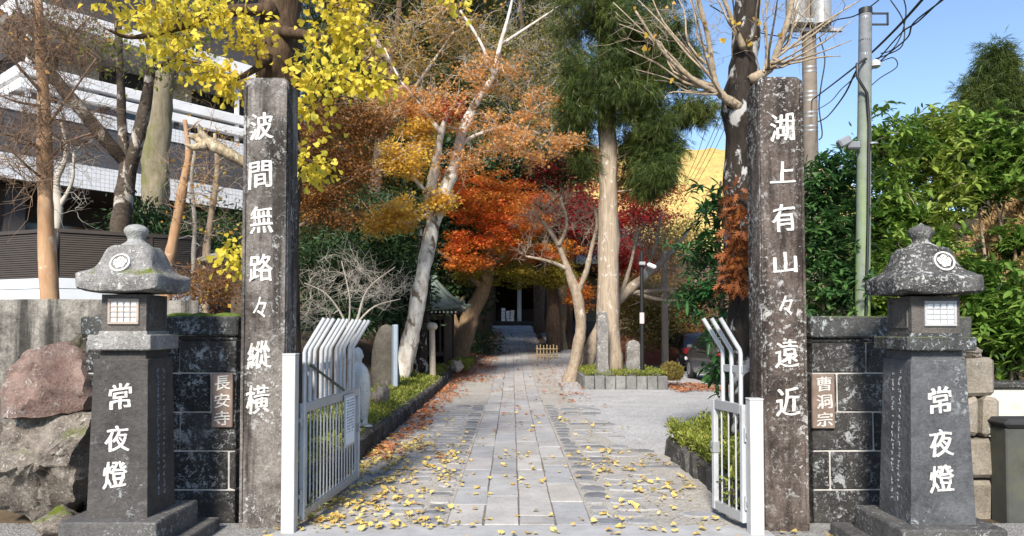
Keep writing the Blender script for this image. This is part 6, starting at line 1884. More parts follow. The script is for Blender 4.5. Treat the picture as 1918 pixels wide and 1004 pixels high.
# ---- dark evergreen masses
def evergreen(label, seed, base, blobs, per=120, size=0.10, mat='dark', sigma=0.28, shape='quad', name='evergreen_shrub', cat='shrub', bark='brown', trunkw=16, rmax=0.03, **k):
    t = Tree(name, label, cat, gnd(base[0], base[1], base[2]), BK[bark], seed)
    g = gnd(base[0], base[1], base[2])
    top = blobs[0]
    s = base[2] / FPX
    pts = [Vector(g) - Vector((0, 0, 0.1)), (Vector(g) + at(top[0], top[1], top[2])) / 2 + Vector((0.05, 0, 0)), at(top[0], top[1], top[2])]
    r = trunkw / 2 * s
    t.wood.tube(crom(pts, 4), [r * (1 - 0.075 * i) for i in range(9)], 8)
    for i, p in enumerate(crom(pts, 4)): t.nodes.append(np.array(p)); t.nr.append(r * (1 - 0.075 * i))
    cs = np.vstack([t.blob(*b) for b in blobs])
    t.connect(cs, tip=0.006, rmax=rmax, sides=4)
    t.leaves(cs, per, sigma, size, shape, LF[mat], **k)
    t.finish()
    return t
evergreen('dark evergreen shrub behind the wide gate', 111, (620, 680, 18), ((610, 500, 18, 85, 55, 1.2, 60), (640, 580, 17.5, 90, 45, 1.2, 40)), shape='lance', size=0.16, per=70)
evergreen('dark evergreen tree just left of the leaning white trunk', 112, (720, 690, 19.5), ((720, 480, 19.5, 60, 90, 1.4, 70), (745, 570, 19, 45, 60, 1.0, 30), (690, 400, 19.5, 50, 50, 1.0, 30)), shape='lance', size=0.18, per=70, name='evergreen_tree', cat='tree')
evergreen('dark evergreen tree behind the timber hut', 113, (820, 640, 27), ((830, 440, 27, 55, 90, 1.6, 60), (850, 320, 27, 75, 60, 2.2, 70), (890, 390, 35, 90, 60, 2.5, 80), (930, 300, 30, 70, 50, 2.2, 60), (800, 540, 27, 60, 50, 1.2, 30), (870, 560, 29, 40, 40, 1.0, 20)), per=90, size=0.16, name='evergreen_tree', cat='tree')  # upper and rear leaf masses also added to shade the far path
evergreen('unseen evergreen crown added to shade the far end of the path', 117, (880, 600, 44), ((900, 450, 43, 60, 40, 3.0, 60), (960, 425, 42, 90, 30, 3.5, 90), (1030, 430, 42, 70, 36, 3.5, 70), (960, 455, 38, 80, 22, 2.0, 50)), per=90, size=0.26, sigma=0.55, name='evergreen_tree', cat='tree', rmax=0.08)  # added crown hidden behind the maples, blocks sky light and sun
evergreen('shaded green shrub at the foot of the leaning maple', 114, (905, 665, 28.5), ((905, 640, 28.5, 26, 24, 0.6, 20),), per=60, size=0.14, shape='lance', trunkw=4)
evergreen('camellia bush with a few red flowers before the dark building', 115, (285, 480, 10.3), ((285, 415, 10.3, 52, 36, 0.6, 46), (320, 440, 10.3, 40, 36, 0.5, 26), (250, 420, 10.3, 25, 35, 0.4, 14)), per=50, size=0.075, shape='lance', sigma=0.13, trunkw=10)
evergreen('dark shrub between the thin orange trunks and the pillar', 116, (420, 500, 11.0), ((410, 440, 11, 60, 60, 0.7, 46), (380, 500, 10.5, 70, 40, 0.6, 34)), per=55, size=0.08, shape='lance', sigma=0.16, trunkw=8)
def conifer(label, seed, trunk, blobs, per, size, mat, sigma, bark='cedar', inner=0, inner_size=0.4, **k):
    t = Tree('conifer_tree', label, 'tree', gnd(trunk[0][0], trunk[0][1], trunk[0][2]), BK[bark], seed)
    t.trunk(trunk, rough=0.025, sides=18)
    cs = np.vstack([t.blob(*b) for b in blobs])
    t.connect(cs, tip=0.012, rmax=0.05, up=0.1)
    t.leaves(cs, per, sigma, size, 'spray', LF[mat], droop=0.9, flat=0.3, **k)
    if inner: t.leaves(cs, inner * 1.6, sigma * 0.8, inner_size, 'spray', LF['cedar_shade' if mat == 'cedar' else 'far_shade'], droop=0.9, flat=0.3, name='inner_sprays', **k)  # inner sprays coloured darker to stand for shade within the crown
    t.finish()
    return t
for i, (px, lab) in enumerate(((690, 'dense conifer behind the thinning peach tree'), (845, 'dense conifer behind the crown of the leaning white trunk'), (610, 'tall dark conifer far behind the rust brown tree'), (770, 'tall dark conifer far behind the leaning white trunk'), (905, 'tall conifer far behind the orange maple'), (1010, 'tall conifer far behind the bare-twigged tree'))):
    Y = (31, 33, 36, 40, 38, 42)[i]
    conifer(lab, 120 + i, [(px, 640, Y, 22), (px, 300, Y, 18), (px + 5, 0, Y, 12), (px + 5, -150, Y, 6)],
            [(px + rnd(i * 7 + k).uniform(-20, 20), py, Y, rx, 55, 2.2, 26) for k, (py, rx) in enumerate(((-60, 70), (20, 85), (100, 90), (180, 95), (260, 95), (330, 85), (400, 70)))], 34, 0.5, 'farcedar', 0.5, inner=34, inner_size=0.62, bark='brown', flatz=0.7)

# ---- the tall cedar in the island bed
t = conifer('tall straight conifer with pale bare trunk rising from the island bed', 130,
        [(1143, 715, 19.6, 52), (1142, 680, 19.6, 46), (1140, 600, 19.6, 42), (1140, 450, 19.6, 38), (1138, 300, 19.6, 35), (1136, 150, 19.6, 31), (1132, 0, 19.6, 26), (1130, -160, 19.6, 16)],
        ((1225, 255, 19.2, 45, 50, 1.0, 54), (1232, 325, 19.0, 42, 40, 0.9, 44), (1195, 300, 20.6, 40, 60, 0.8, 30), (1180, 185, 19, 75, 40, 1.2, 48), (1290, 210, 19, 45, 24, 0.8, 24), (1115, 120, 19, 70, 60, 1.2, 34), (1085, 195, 19.2, 35, 45, 0.9, 26), (1210, 60, 19, 95, 60, 1.5, 60),
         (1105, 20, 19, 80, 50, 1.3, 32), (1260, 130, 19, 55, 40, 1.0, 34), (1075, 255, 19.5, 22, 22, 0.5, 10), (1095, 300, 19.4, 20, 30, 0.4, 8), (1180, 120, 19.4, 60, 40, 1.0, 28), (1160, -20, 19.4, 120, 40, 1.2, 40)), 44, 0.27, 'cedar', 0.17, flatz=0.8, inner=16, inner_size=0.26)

# ---- red and orange maples over the path
def maple(label, seed, trunk, limbs, groups, bark='maple', per=72, size=0.08, sigma=0.19):
    t = Tree('maple_tree', label, 'tree', gnd(trunk[0][0], trunk[0][1], trunk[0][2]), BK[bark], seed)
    t.trunk(trunk, rough=0.05)
    for l in limbs: t.trunk(l, rough=0.06, sides=8)
    for mat, blobs in groups:
        cs = np.vstack([t.blob(*b) for b in blobs])
        t.connect(cs, tip=0.006, rmax=0.05)
        t.leaves(cs, per, sigma, size, 'maple', LF[mat], flatz=0.3, flat=0.75, droop=0.25)
    t.finish()
maple('orange red maple with leaning brown trunk beside the timber hut', 140, [(858, 680, 26, 44), (868, 640, 26, 36), (882, 590, 26, 32), (905, 540, 26, 28), (915, 490, 26, 22), (920, 430, 26, 12)],
      [[(905, 540, 26, 16), (860, 500, 25.5, 10), (820, 470, 25, 5)], [(912, 500, 26, 14), (960, 470, 25.5, 9), (1000, 470, 25, 5)], [(870, 630, 26, 12), (850, 590, 26, 9), (870, 555, 26.5, 6)]],
      [('orange', ((870, 350, 23.5, 60, 30, 1.4, 30), (1000, 400, 24.5, 50, 40, 1.4, 34), (960, 390, 27, 60, 40, 1.6, 30), (905, 405, 25, 70, 35, 1.6, 44), (872, 455, 24.5, 50, 26, 1.2, 30), (940, 350, 25.5, 60, 35, 1.4, 34), (875, 490, 24.2, 45, 16, 0.9, 20), (955, 445, 25, 50, 30, 1.2, 26))), ('ygreen', ((890, 520, 26, 60, 16, 1.2, 18), (960, 510, 26, 50, 20, 1.2, 24)))])
maple('crimson maple behind the tall straight conifer', 141, [(1062, 668, 32, 26), (1060, 560, 32, 24), (1075, 450, 32, 18), (1085, 360, 32, 10)],
      [[(1070, 480, 32, 12), (1130, 420, 31.5, 8), (1190, 390, 31, 5)], [(1075, 450, 32, 12), (1030, 390, 31.5, 8), (1000, 360, 31, 5)]],
      [('crimson', ((1100, 390, 29, 40, 60, 1.4, 44), (1220, 380, 30, 50, 45, 1.4, 40), (1140, 450, 30, 60, 45, 1.4, 44), (1020, 335, 31, 55, 40, 1.6, 40), (1090, 310, 31, 60, 35, 1.6, 36), (1055, 405, 31, 75, 35, 1.8, 44), (1190, 350, 31.5, 55, 40, 1.6, 38), (1195, 420, 31, 55, 35, 1.5, 34), (1180, 500, 31, 45, 40, 1.2, 26)))], bark='brown', size=0.10, sigma=0.36)
maple('scarlet and yellow green maple hanging over the far path', 142, [(1038, 665, 30, 28), (1036, 580, 30, 26), (1030, 510, 30, 18), (1020, 450, 30, 10)],
      [[(1034, 540, 30, 12), (990, 510, 29.5, 8), (950, 500, 29, 4)], [(1034, 540, 30, 12), (1080, 520, 29.5, 8), (1100, 540, 29, 4)]],
      [('ygreen', ((1000, 450, 33, 90, 30, 2.0, 60), (920, 470, 34, 60, 40, 2.0, 40), (1005, 520, 29, 60, 24, 1.5, 40), (1050, 510, 29, 45, 24, 1.3, 26))), ('orange', ((1085, 555, 28.5, 24, 34, 0.9, 24), (1040, 470, 29, 60, 24, 1.4, 26), (960, 478, 28.5, 55, 20, 1.2, 24)))], bark='brown')  # the two rearmost yellow green masses are added to shade the path
t = Tree('old_tree', 'dark mottled trunk between the leaning white trunk and the wooden post', 'tree', gnd(788, 690, 19.3), BK['ginkgo_p'], 155)
t.trunk([(786, 710, 19.3, 36), (786, 660, 19.3, 30), (790, 600, 19.3, 27), (796, 520, 19.4, 24), (790, 420, 19.6, 16)], rough=0.05)
cs = t.blob(775, 440, 19.8, 40, 60, 0.9, 26); t.connect(cs, tip=0.008, rmax=0.04); t.leaves(cs, 60, 0.25, 0.13, 'lance', LF['dark']); t.finish()
# plain old trunks far along the path
for i, (px, w, lab) in enumerate(((1052, 20, 'grey far trunk standing behind the bamboo fence'), (918, 12, 'thin dark trunk beside the temple steps'))):
    t = Tree('old_tree', lab, 'tree', gnd(px, 650, (31.5, 40)[i]), BK['brown' if i else 'mossy'], 150 + i)
    Y = (31.0, 40)[i]
    t.trunk([(px, 690, Y, w * 1.3), (px - 2, 620, Y, w), (px + 2, 520, Y, w * 0.9), (px, 380, Y, w * 0.7), (px, 250, Y, w * 0.4)])
    cs = t.blob(px, 330, Y, 60, 60, 1.5, 30); t.connect(cs, tip=0.01, rmax=0.05); t.leaves(cs, 60, 0.4, 0.14, 'quad', LF['dark']); t.finish()

# ---- bare pale trees round the island bed
t = Tree('bare_tree', 'bare pale crooked tree at the corner of the island bed', 'tree', gnd(1068, 708, 20.4), BK['palegrey'], 160)
t.trunk([(1066, 715, 20.3, 30), (1074, 690, 20.4, 24), (1083, 650, 20.4, 21), (1088, 605, 20.4, 20), (1081, 555, 20.4, 20.3), (1064, 505, 20.4, 14), (1046, 460, 20.4, 10), (1020, 420, 20.3, 7), (995, 395, 20.3, 4)], rough=0.05)
for l in ([(1080, 552, 20.4, 13), (1098, 510, 20.3, 11), (1108, 465, 20.3, 8), (1118, 420, 20.3, 6), (1112, 380, 20.3, 4)], [(1064, 505, 20.4, 9), (1030, 490, 20.1, 6), (985, 480, 19.9, 4)], [(1046, 460, 20.3, 8), (1062, 420, 20.5, 6), (1050, 370, 20.6, 4)]):
    t.trunk(l, rough=0.08, sides=8)
cs = np.vstack([t.blob(*b) for b in ((1000, 410, 20.2, 45, 40, 0.7, 40), (1060, 395, 20.3, 55, 40, 0.7, 40), (1110, 420, 20.3, 40, 50, 0.6, 28), (1000, 475, 20.0, 40, 20, 0.4, 14))])
t.connect(cs, tip=0.006, rmax=0.022, twigs=4, twig_len=0.4); t.finish()
t = Tree('bare_tree', 'bare tree leaning away behind the tall straight conifer', 'tree', gnd(1098, 690, 21.6), BK['palegrey'], 161)
t.trunk([(1094, 700, 21.6, 28), (1112, 640, 21.6, 24), (1140, 585, 21.6, 22), (1172, 548, 21.8, 19), (1215, 512, 22, 15), (1260, 470, 22.2, 10), (1290, 430, 22.4, 5)], rough=0.05)
for l in ([(1172, 548, 21.8, 10), (1220, 545, 22, 7), (1280, 540, 22.2, 4)], [(1160, 560, 21.7, 9), (1180, 500, 21.8, 7), (1195, 430, 22, 4)], [(1180, 545, 21.9, 9), (1230, 560, 22, 6), (1290, 565, 22.2, 3)], [(1200, 525, 22, 8), (1225, 470, 22, 6), (1240, 400, 22.3, 4)]):
    t.trunk(l, rough=0.08, sides=8)
cs = np.vstack([t.blob(*b) for b in ((1220, 440, 22, 65, 55, 1.0, 66), (1270, 500, 22.3, 60, 50, 1.0, 56), (1255, 550, 22.3, 60, 30, 0.8, 34))])
t.connect(cs, tip=0.006, rmax=0.025, twigs=4, twig_len=0.45); t.finish()
# brown thicket beyond the parking place
for i, (px, py, Y, lab) in enumerate(((1215, 560, 29, 'olive thicket bush behind the lamp post'), (1285, 560, 30, 'brown thicket bush beyond the wooden pole'), (1190, 480, 33, 'brown twiggy thicket behind the crimson maple'), (1262, 440, 34, 'tall brown thicket below the autumn hill'))):
    t = Tree('thicket_bush', lab, 'bush', gnd(px, 690, Y), BK['btwig'], 165 + i)
    g = gnd(px, 690, Y); t.nodes = [np.array(g) + [dx, 0, 0.1] for dx in (-0.4, 0, 0.4)]; t.nr = [0.04] * 3
    h = (617 - py) if py < 617 else 20
    cs = np.vstack([t.blob(px, py, Y, 60, 45, 1.2, 60), t.blob(px, py + 50, Y, 60, 45, 1.2, 50)])
    t.connect(cs, tip=0.007, rmax=0.03, twigs=4, twig_len=0.5)
    t.leaves(cs, (60, 50, 44, 50)[i], 0.35, 0.12, 'quad', LF[('olive', 'rust', 'peach', 'olive')[i]]); t.finish('stems')
# red leaf covered bank beyond the pole
mb = MB()
V = []; F = []
xs = span(4.2, 14, 0.7); ys = span(30, 37, 0.7)
for y in ys:
    for x in xs: V.append((x, y, -0.1 + 1.5 * sstep(30.2, 34, y) + 0.12 * mnoise.noise(Vector((x, y, 0)))))
for j in range(len(ys) - 1):
    for i in range(len(xs) - 1): F.append((j * len(xs) + i, j * len(xs) + i + 1, (j + 1) * len(xs) + i + 1, (j + 1) * len(xs) + i))
mb.add(V, F); bank = tag(mb.build('bank_ground', plain_mat('leaf covered bank', (0.26, 0.10, 0.055), 1.0, scale=4, var=0.4, bumpd=0.03), smooth=True), kind='structure')

# ---- long-leaved sapling by the parking place
t = Tree('sapling', 'slender evergreen sapling with long drooping leaves behind the narrow gate', 'sapling', gnd(1352, 760, 8.6), BK['brown'], 170)
t.trunk([(1360, 830, 8.6, 14), (1358, 700, 8.6, 12), (1352, 560, 8.7, 10), (1345, 440, 8.8, 8), (1350, 340, 8.9, 4)])
cs = np.vstack([t.blob(*b) for b in ((1345, 380, 8.9, 32, 40, 0.4, 22), (1325, 470, 8.9, 48, 50, 0.45, 34), (1312, 560, 8.8, 50, 44, 0.45, 32), (1362, 620, 8.7, 26, 36, 0.3, 16), (1350, 690, 8.5, 30, 24, 0.3, 18), (1375, 480, 8.9, 30, 80, 0.4, 14))])
t.connect(cs, tip=0.004, rmax=0.014, sag=0.1)
t.whorls(cs, 5, 0.135, LF['sapling'], spread=0.09, nw=2, droop=0.5, shape='lance'); t.finish()

# ---- broad-leaved shrubs on the bank, right of the dark pillar
def broad(label, seed, base, blobs, size=0.125, per=7, nw=4, spread=0.14, mat='broad'):
    t = Tree('broadleaf_shrub', label, 'shrub', gnd(base[0], base[1], base[2]), BK['pale'], seed)
    g = Vector(gnd(base[0], base[1], base[2]))
    for k in range(3):
        b = blobs[k % len(blobs)]
        e = at(b[0] + (k - 1) * 15, b[1], b[2])
        pts = crom([g + Vector(((k - 1) * 0.12, 0, -0.1)), g.lerp(e, 0.4) + Vector((0.1 * (k - 1), -0.1, 0)), e], 4)
        t.wood.tube(pts, [0.03 - 0.0025 * i for i in range(len(pts))], 7)
        for i, p in enumerate(pts): t.nodes.append(np.array(p)); t.nr.append(0.03 - 0.0025 * i)
    cs = np.vstack([t.blob(*b) for b in blobs])
    t.connect(cs, tip=0.005, rmax=0.02)
    t.whorls(cs, per, size, LF[mat], spread=spread, nw=nw)
    t.leaves(cs + np.array([0, 0.35, -0.08]), 9, 0.2, 0.13, 'lance', LF['dark'], name='inner_shade_leaves')  # darker leaf colour placed inside as the shade of the shrub
    t.finish('stems')
broad('broad-leaved shrub next to the dark pillar', 180, (1560, 600, 9.4), ((1552, 350, 9.9, 44, 50, 0.6, 44), (1550, 450, 9.8, 48, 55, 0.6, 44), (1556, 545, 9.7, 50, 45, 0.6, 40)), mat='broad3', size=0.10, nw=5)
broad('broad-leaved shrub around the slim utility pole', 181, (1660, 560, 11.4), ((1670, 290, 11.6, 50, 60, 0.7, 44), (1655, 400, 11.4, 60, 60, 0.7, 50), (1650, 500, 11.2, 65, 55, 0.7, 46), (1660, 570, 10.9, 60, 40, 0.5, 30)))
broad('tall broad-leaved shrub behind the lichened lantern', 182, (1760, 540, 11.8), ((1745, 270, 12.2, 55, 55, 0.7, 42), (1760, 350, 12, 50, 50, 0.7, 40), (1740, 440, 11.4, 45, 40, 0.6, 26)), mat='broad2', size=0.14, nw=3)
broad('big rounded broad-leaved shrub below the far conifer', 183, (1860, 480, 12.4), ((1820, 270, 12.6, 65, 60, 0.8, 50), (1885, 300, 12.6, 65, 70, 0.8, 54), (1840, 350, 12.2, 60, 30, 0.6, 30)), size=0.15, per=6, nw=3)
broad('pale green shrub right of the lichened lantern', 184, (1880, 700, 8.4), ((1870, 600, 8.5, 55, 45, 0.45, 40), (1890, 650, 8.3, 45, 35, 0.4, 28), (1850, 540, 8.6, 40, 30, 0.4, 18), (1840, 640, 8.2, 22, 30, 0.3, 10)), size=0.12)
broad('low broad-leaved shrub between slim pole and lichened lantern', 185, (1700, 600, 9.6), ((1700, 540, 9.6, 55, 40, 0.5, 34), (1660, 570, 9.6, 36, 36, 0.35, 24), (1720, 470, 10.4, 40, 36, 0.4, 18)))
broad('shrub at the picture edge above the dry grass slope', 186, (1915, 500, 10.6), ((1908, 455, 10.6, 26, 26, 0.4, 12), (1915, 540, 10.2, 20, 20, 0.3, 8)), size=0.13)
t = conifer('olive conifer with pointed top standing above the shrubs', 187, [(1862, 480, 24, 16), (1862, 300, 24, 14), (1862, 150, 24, 8), (1860, 92, 24, 3)],
        [(1862 + dx, py, 24, rx, 22, rx * 0.017, n) for py, rx, dx, n in ((105, 10, 0, 10), (132, 26, 2, 26), (165, 44, 0, 44), (205, 60, 5, 60), (250, 72, 8, 70), (295, 82, 10, 70), (340, 84, 10, 60))], 46, 0.36, 'cedar', 0.22, bark='brown', inner=16, inner_size=0.34, flatz=0.7)
# dry grass on the bank
rg = rnd(190)
P = []
for k in range(14000):
    px = rg.uniform(1690, 1960); py = rg.uniform(360, 600); Y = rg.uniform(9.5, 16)
    x = at(px, py, Y).x
    P.append((x, Y, gz(x, Y)))
for k in range(26000):
    Y = rg.uniform(9.0, 17.0); x = rg.uniform(max(4.2, 0.36 * Y + 0.8), 15.0)
    P.append((x, Y, gz(x, Y) - 0.03))
P = np.array(P); D = np.tile([0, -0.2, 0.6], (len(P), 1))
o = leaf_cloud('dry_grass', LF['dry'], None, P, D, 0.16, 'lance', rg, jitter=0.6, droop=0.0, flat=0.2)
tag(o, 'dry pinkish brown grass on the bank behind the shrubs', kind='stuff')

# ---- trees on the left terrace
t = Tree('crape_myrtle', 'slender tree with smooth orange bark and bare branches above the concrete wall', 'tree', gnd(92, 562, 7.4), BK['orange'], 201)
t.trunk([(96, 600, 7.4, 36), (92, 540, 7.4, 31), (86, 420, 7.4, 29), (85, 300, 7.4, 28), (82, 200, 7.4, 23), (75, 90, 7.4, 18), (70, -40, 7.4, 13)], rough=0.03)
t.finish()
t.wood = MB(); t.bark = BK['btwig']
for l in ([(84, 180, 7.4, 8), (40, 130, 7.2, 5), (0, 80, 7.1, 4), (-30, 40, 7, 3)], [(80, 120, 7.4, 8), (120, 80, 7.3, 5), (170, 30, 7.2, 3)], [(86, 290, 7.4, 8), (50, 262, 7.2, 5), (0, 250, 7, 4)], [(85, 240, 7.4, 7), (130, 180, 7.2, 5), (180, 110, 7.1, 3)],
          [(82, 200, 7.4, 7), (30, 190, 7.1, 5), (-20, 170, 7, 3)], [(76, 90, 7.4, 7), (40, 30, 7.3, 4), (20, -30, 7.2, 3)], [(86, 310, 7.4, 6), (120, 270, 7.2, 4), (170, 250, 7.1, 3)], [(87, 340, 7.4, 6), (50, 310, 7.1, 4), (10, 270, 6.9, 3)]):
    t.trunk(l, rough=0.05, sides=6)
cs = np.vstack([t.blob(*b) for b in ((60, 80, 7.2, 90, 80, 0.5, 60), (150, 90, 7.2, 70, 80, 0.5, 44), (40, 240, 7.1, 70, 60, 0.5, 44), (140, 230, 7.2, 60, 70, 0.5, 34), (50, 330, 7.0, 70, 40, 0.4, 24))])
cs = np.vstack([cs, t.blob(80, 60, 7.2, 130, 90, 0.5, 60), t.blob(60, 250, 7.2, 110, 90, 0.5, 50)])
t.connect(cs, tip=0.003, rmax=0.009, twigs=5, twig_len=0.3); t.finish('branches')
t.leaves(t.blob(90, 60, 7.2, 110, 90, 0.5, 30), 2.5, 0.05, 0.045, 'quad', LF['peach'], name='last_leaves')

t = Tree('forked_tree', 'forked tree with dark ringed bark behind the mossy lantern', 'tree', gnd(224, 470, 9.6), BK['mott'], 202)
t.trunk([(220, 500, 9.6, 42), (226, 440, 9.6, 36), (234, 360, 9.6, 36), (240, 320, 9.6, 34)], rough=0.04)
for l in ([(236, 330, 9.6, 22), (229, 240, 9.6, 18), (226, 150, 9.5, 15), (222, 60, 9.5, 13), (214, -30, 9.4, 11)], [(242, 325, 9.6, 28), (260, 255, 9.5, 24), (278, 160, 9.5, 20), (285, 60, 9.4, 17), (298, -30, 9.4, 13)],
          [(230, 300, 9.6, 22), (200, 265, 9.4, 24), (125, 175, 9.0, 24), (50, 85, 8.7, 25), (-20, 10, 8.4, 25)], [(282, 130, 9.4, 14), (330, 110, 9.2, 10), (390, 120, 9.0, 6)], [(284, 70, 9.4, 12), (330, 20, 9.3, 8), (370, -30, 9.2, 6)]):
    t.trunk(l, rough=0.05, sides=10)
cs = np.vstack([t.blob(*b) for b in ((190, 90, 9.3, 70, 50, 0.5, 30), (300, 120, 9.3, 60, 50, 0.5, 24), (370, 70, 9.2, 60, 60, 0.5, 24), (130, 40, 9.0, 60, 40, 0.5, 14))])
t.connect(cs, tip=0.003, rmax=0.012, twigs=2, twig_len=0.25)
t.leaves(cs, 9, 0.12, 0.06, 'quad', LF['drygreen'], droop=0.4); t.finish()
t = Tree('old_tree', 'thick mossy trunk before the white tiled bands of the dark building', 'tree', gnd(290, 430, 12), BK['mossy'], 203)
t.trunk([(286, 460, 12, 56), (290, 360, 12, 50), (295, 260, 12, 48), (304, 150, 12, 44), (316, 40, 12, 40), (324, -80, 12, 34)], rough=0.04, sides=16)
cs = np.vstack([t.blob(350, 110, 12, 70, 70, 0.6, 24), t.blob(380, 30, 12, 70, 50, 0.6, 20)])
t.connect(cs, tip=0.004, rmax=0.02, twigs=3, twig_len=0.3); t.leaves(cs, 14, 0.16, 0.06, 'quad', LF['olive']); t.finish()
for i, (pts, lab) in enumerate((([(310, 520, 8.2, 24), (318, 480, 8.2, 20), (332, 410, 8.2, 17), (346, 330, 8.2, 15), (353, 285, 8.2, 12), (346, 225, 8.2, 8)], 'thin orange trunk curving up nearest behind the mossy lantern'),
                                ([(362, 500, 8.7, 9), (365, 420, 8.7, 8), (359, 330, 8.7, 7), (372, 250, 8.7, 5)], 'thinnest pale stem between the thin orange trunks'),
                                ([(386, 490, 8.6, 14), (393, 420, 8.6, 12), (407, 320, 8.6, 10), (402, 250, 8.6, 6)], 'thin brown trunk next to the pale pillar'),
                                ([(100, 470, 10, 14), (110, 400, 10, 16), (106, 340, 10, 12), (124, 290, 10, 9), (115, 230, 10, 5)], 'crooked pale grey stem behind the slender orange tree'))):
    t = Tree('thin_tree', lab, 'tree', gnd(pts[0][0], pts[0][1], pts[0][2]), BK['orange' if i == 0 else ('twig' if i in (1, 3) else 'pale')], 210 + i)
    t.trunk(pts, rough=0.05)
    if i == 3: t.trunk([(108, 350, 10, 11), (80, 310, 10, 7), (30, 312, 10, 5), (-5, 285, 10, 3)]); t.trunk([(110, 390, 10, 9), (135, 340, 10, 6), (138, 285, 10, 4)])
    x, y, Y = pts[-2][0], pts[-2][1], pts[-2][2]
    cs = np.vstack([t.blob(x + 10, y, Y, 60, 70, 0.4, 22), t.blob(x, y + 90, Y, 50, 50, 0.3, 12)])
    t.connect(cs, tip=0.0028, rmax=0.009, twigs=3, twig_len=0.22)
    if i in (0, 2): t.leaves(cs, 1.6, 0.08, 0.05, 'quad', LF['ymaple'], name='last_leaves')
    t.finish()
# dry brush and rocks behind the mossy wall
t = Tree('dry_brush', 'tangle of rust brown brush behind the mossy wall', 'brush', gnd(375, 590, 6.9), BK['btwig'], 220)
t.nodes = [np.array(gnd(px, 590, 6.9)) for px in (320, 360, 400, 440)]; t.nr = [0.02] * 4
cs = np.vstack([t.blob(370, 540, 6.9, 75, 40, 0.35, 90), t.blob(420, 520, 7.2, 40, 40, 0.3, 30)])
t.connect(cs, tip=0.0022, rmax=0.006, twigs=4, twig_len=0.16)
t.leaves(cs, 16, 0.07, 0.04, 'lance', LF['rust']); t.leaves(cs[:40], 2, 0.08, 0.05, 'quad', LF['ymaple'], name='last_leaves'); t.finish('stems')
boulder('weathered rough stone between the thin trunks behind the mossy wall', 362, 416, 470, 505, 7.9, M['old_block'], 71, 0.2, name='bed_stone')

# ---- bare white shrub behind the wide gate
t = Tree('bare_shrub', 'bare shrub of pale forking twigs behind the wide gate', 'shrub', gnd(655, 700, 11.5), BK['twig'], 230)
for l in ([(655, 720, 11.5, 11), (660, 640, 11.5, 8), (672, 590, 11.5, 5.5), (690, 540, 11.4, 3.5), (740, 500, 11.2, 1.5)], [(660, 640, 11.5, 6.5), (640, 590, 11.4, 4.5), (610, 550, 11.2, 3), (570, 530, 11, 1.5)], [(665, 610, 11.5, 5), (700, 575, 11.5, 3.5), (750, 560, 11.3, 1.5)], [(652, 620, 11.5, 4.5), (655, 560, 11.4, 3), (640, 490, 11.3, 1.5)]):
    t.trunk(l, rough=0.06, sides=7)
cs = np.vstack([t.blob(*b) for b in ((640, 530, 11.4, 90, 55, 0.6, 60), (720, 545, 11.3, 55, 45, 0.5, 34), (600, 590, 11.3, 50, 35, 0.4, 24))])
t.connect(cs, tip=0.0025, rmax=0.009, sag=0.12, twigs=4, twig_len=0.3); t.finish('branches')

# ---- low hedges in the beds
def hedge(label, n, fn, size, seed, mat='azalea', name='azalea_hedge', shape='lance', cat='hedge', loc=(0, 0, 0), stems=40):
    rg = rnd(seed)
    root = thing(name, loc, label, cat)
    P = fn(rg, n)
    D = rg.normal(0, 1, P.shape); D[:, 2] = np.abs(D[:, 2]) + 0.6
    leaf_cloud('foliage', LF[mat], root, P, D, size, shape, rg, jitter=0.35, droop=-0.1, flat=0.5)
    mb = MB()
    for k in rg.integers(0, len(P), stems):
        p = P[k]; mb.tube([(p[0] + rg.normal(0, 0.05), p[1] + rg.normal(0, 0.05), p[2] - 0.25), tuple(p)], [0.006, 0.002], 4)
    mb.build('stems', BK['btwig'], root)
def bed_l(rg, n):
    y = 6.3 + 15.2 * rg.random(n) ** 1.35
    x = rg.uniform(-2.75, -1.8, n)
    top = np.array([0.34 + 0.10 * mnoise.noise(Vector((a * 2.5, b * 2.0, 0))) + 0.05 * mnoise.noise(Vector((a * 9, b * 9, 2))) + gz(0, b) for a, b in zip(x, y)])
    top -= 0.10 * np.clip((x + 1.95) / 0.15, 0, 1)
    return np.c_[x, y, top - np.abs(rg.normal(0, 0.055, n))]
hedge('long low yellow green hedge along the kerb behind the wide gate', 26000, bed_l, 0.055, 301, loc=(-2.2, 13, 0.2))
def bed_r(rg, n):
    y = rg.uniform(5.95, 8.95, n)
    x = 1.86 + 1.6 * rg.random(n) ** 1.3
    top = np.array([0.36 + 0.16 * sstep(1.9, 2.4, a) + 0.12 * mnoise.noise(Vector((a * 2.5, b * 2.5, 7))) + 0.05 * mnoise.noise(Vector((a * 9, b * 9, 2))) for a, b in zip(x, y)])
    return np.c_[x, y, np.maximum(top - np.abs(rg.normal(0, 0.09, n)), 0.1)]
hedge('bushy yellow green shrubs in the kerbed bed behind the narrow gate', 15000, bed_r, 0.062, 302, loc=(2.4, 7.5, 0.15))
def bed_i(rg, n):
    y = rg.uniform(IY0 + 0.05, IY1, n); x = rg.uniform(IX0 + 0.02, IX1 - 0.02, n)
    top = np.array([ZB + 0.16 + 0.08 * mnoise.noise(Vector((a * 3, b * 3, 7))) for a, b in zip(x, y)])
    return np.c_[x, y, top - np.abs(rg.normal(0, 0.06, n))]
hedge('low clipped shrubs filling the island bed', 7000, bed_i, 0.06, 303, loc=(2.8, 19.6, ZB))
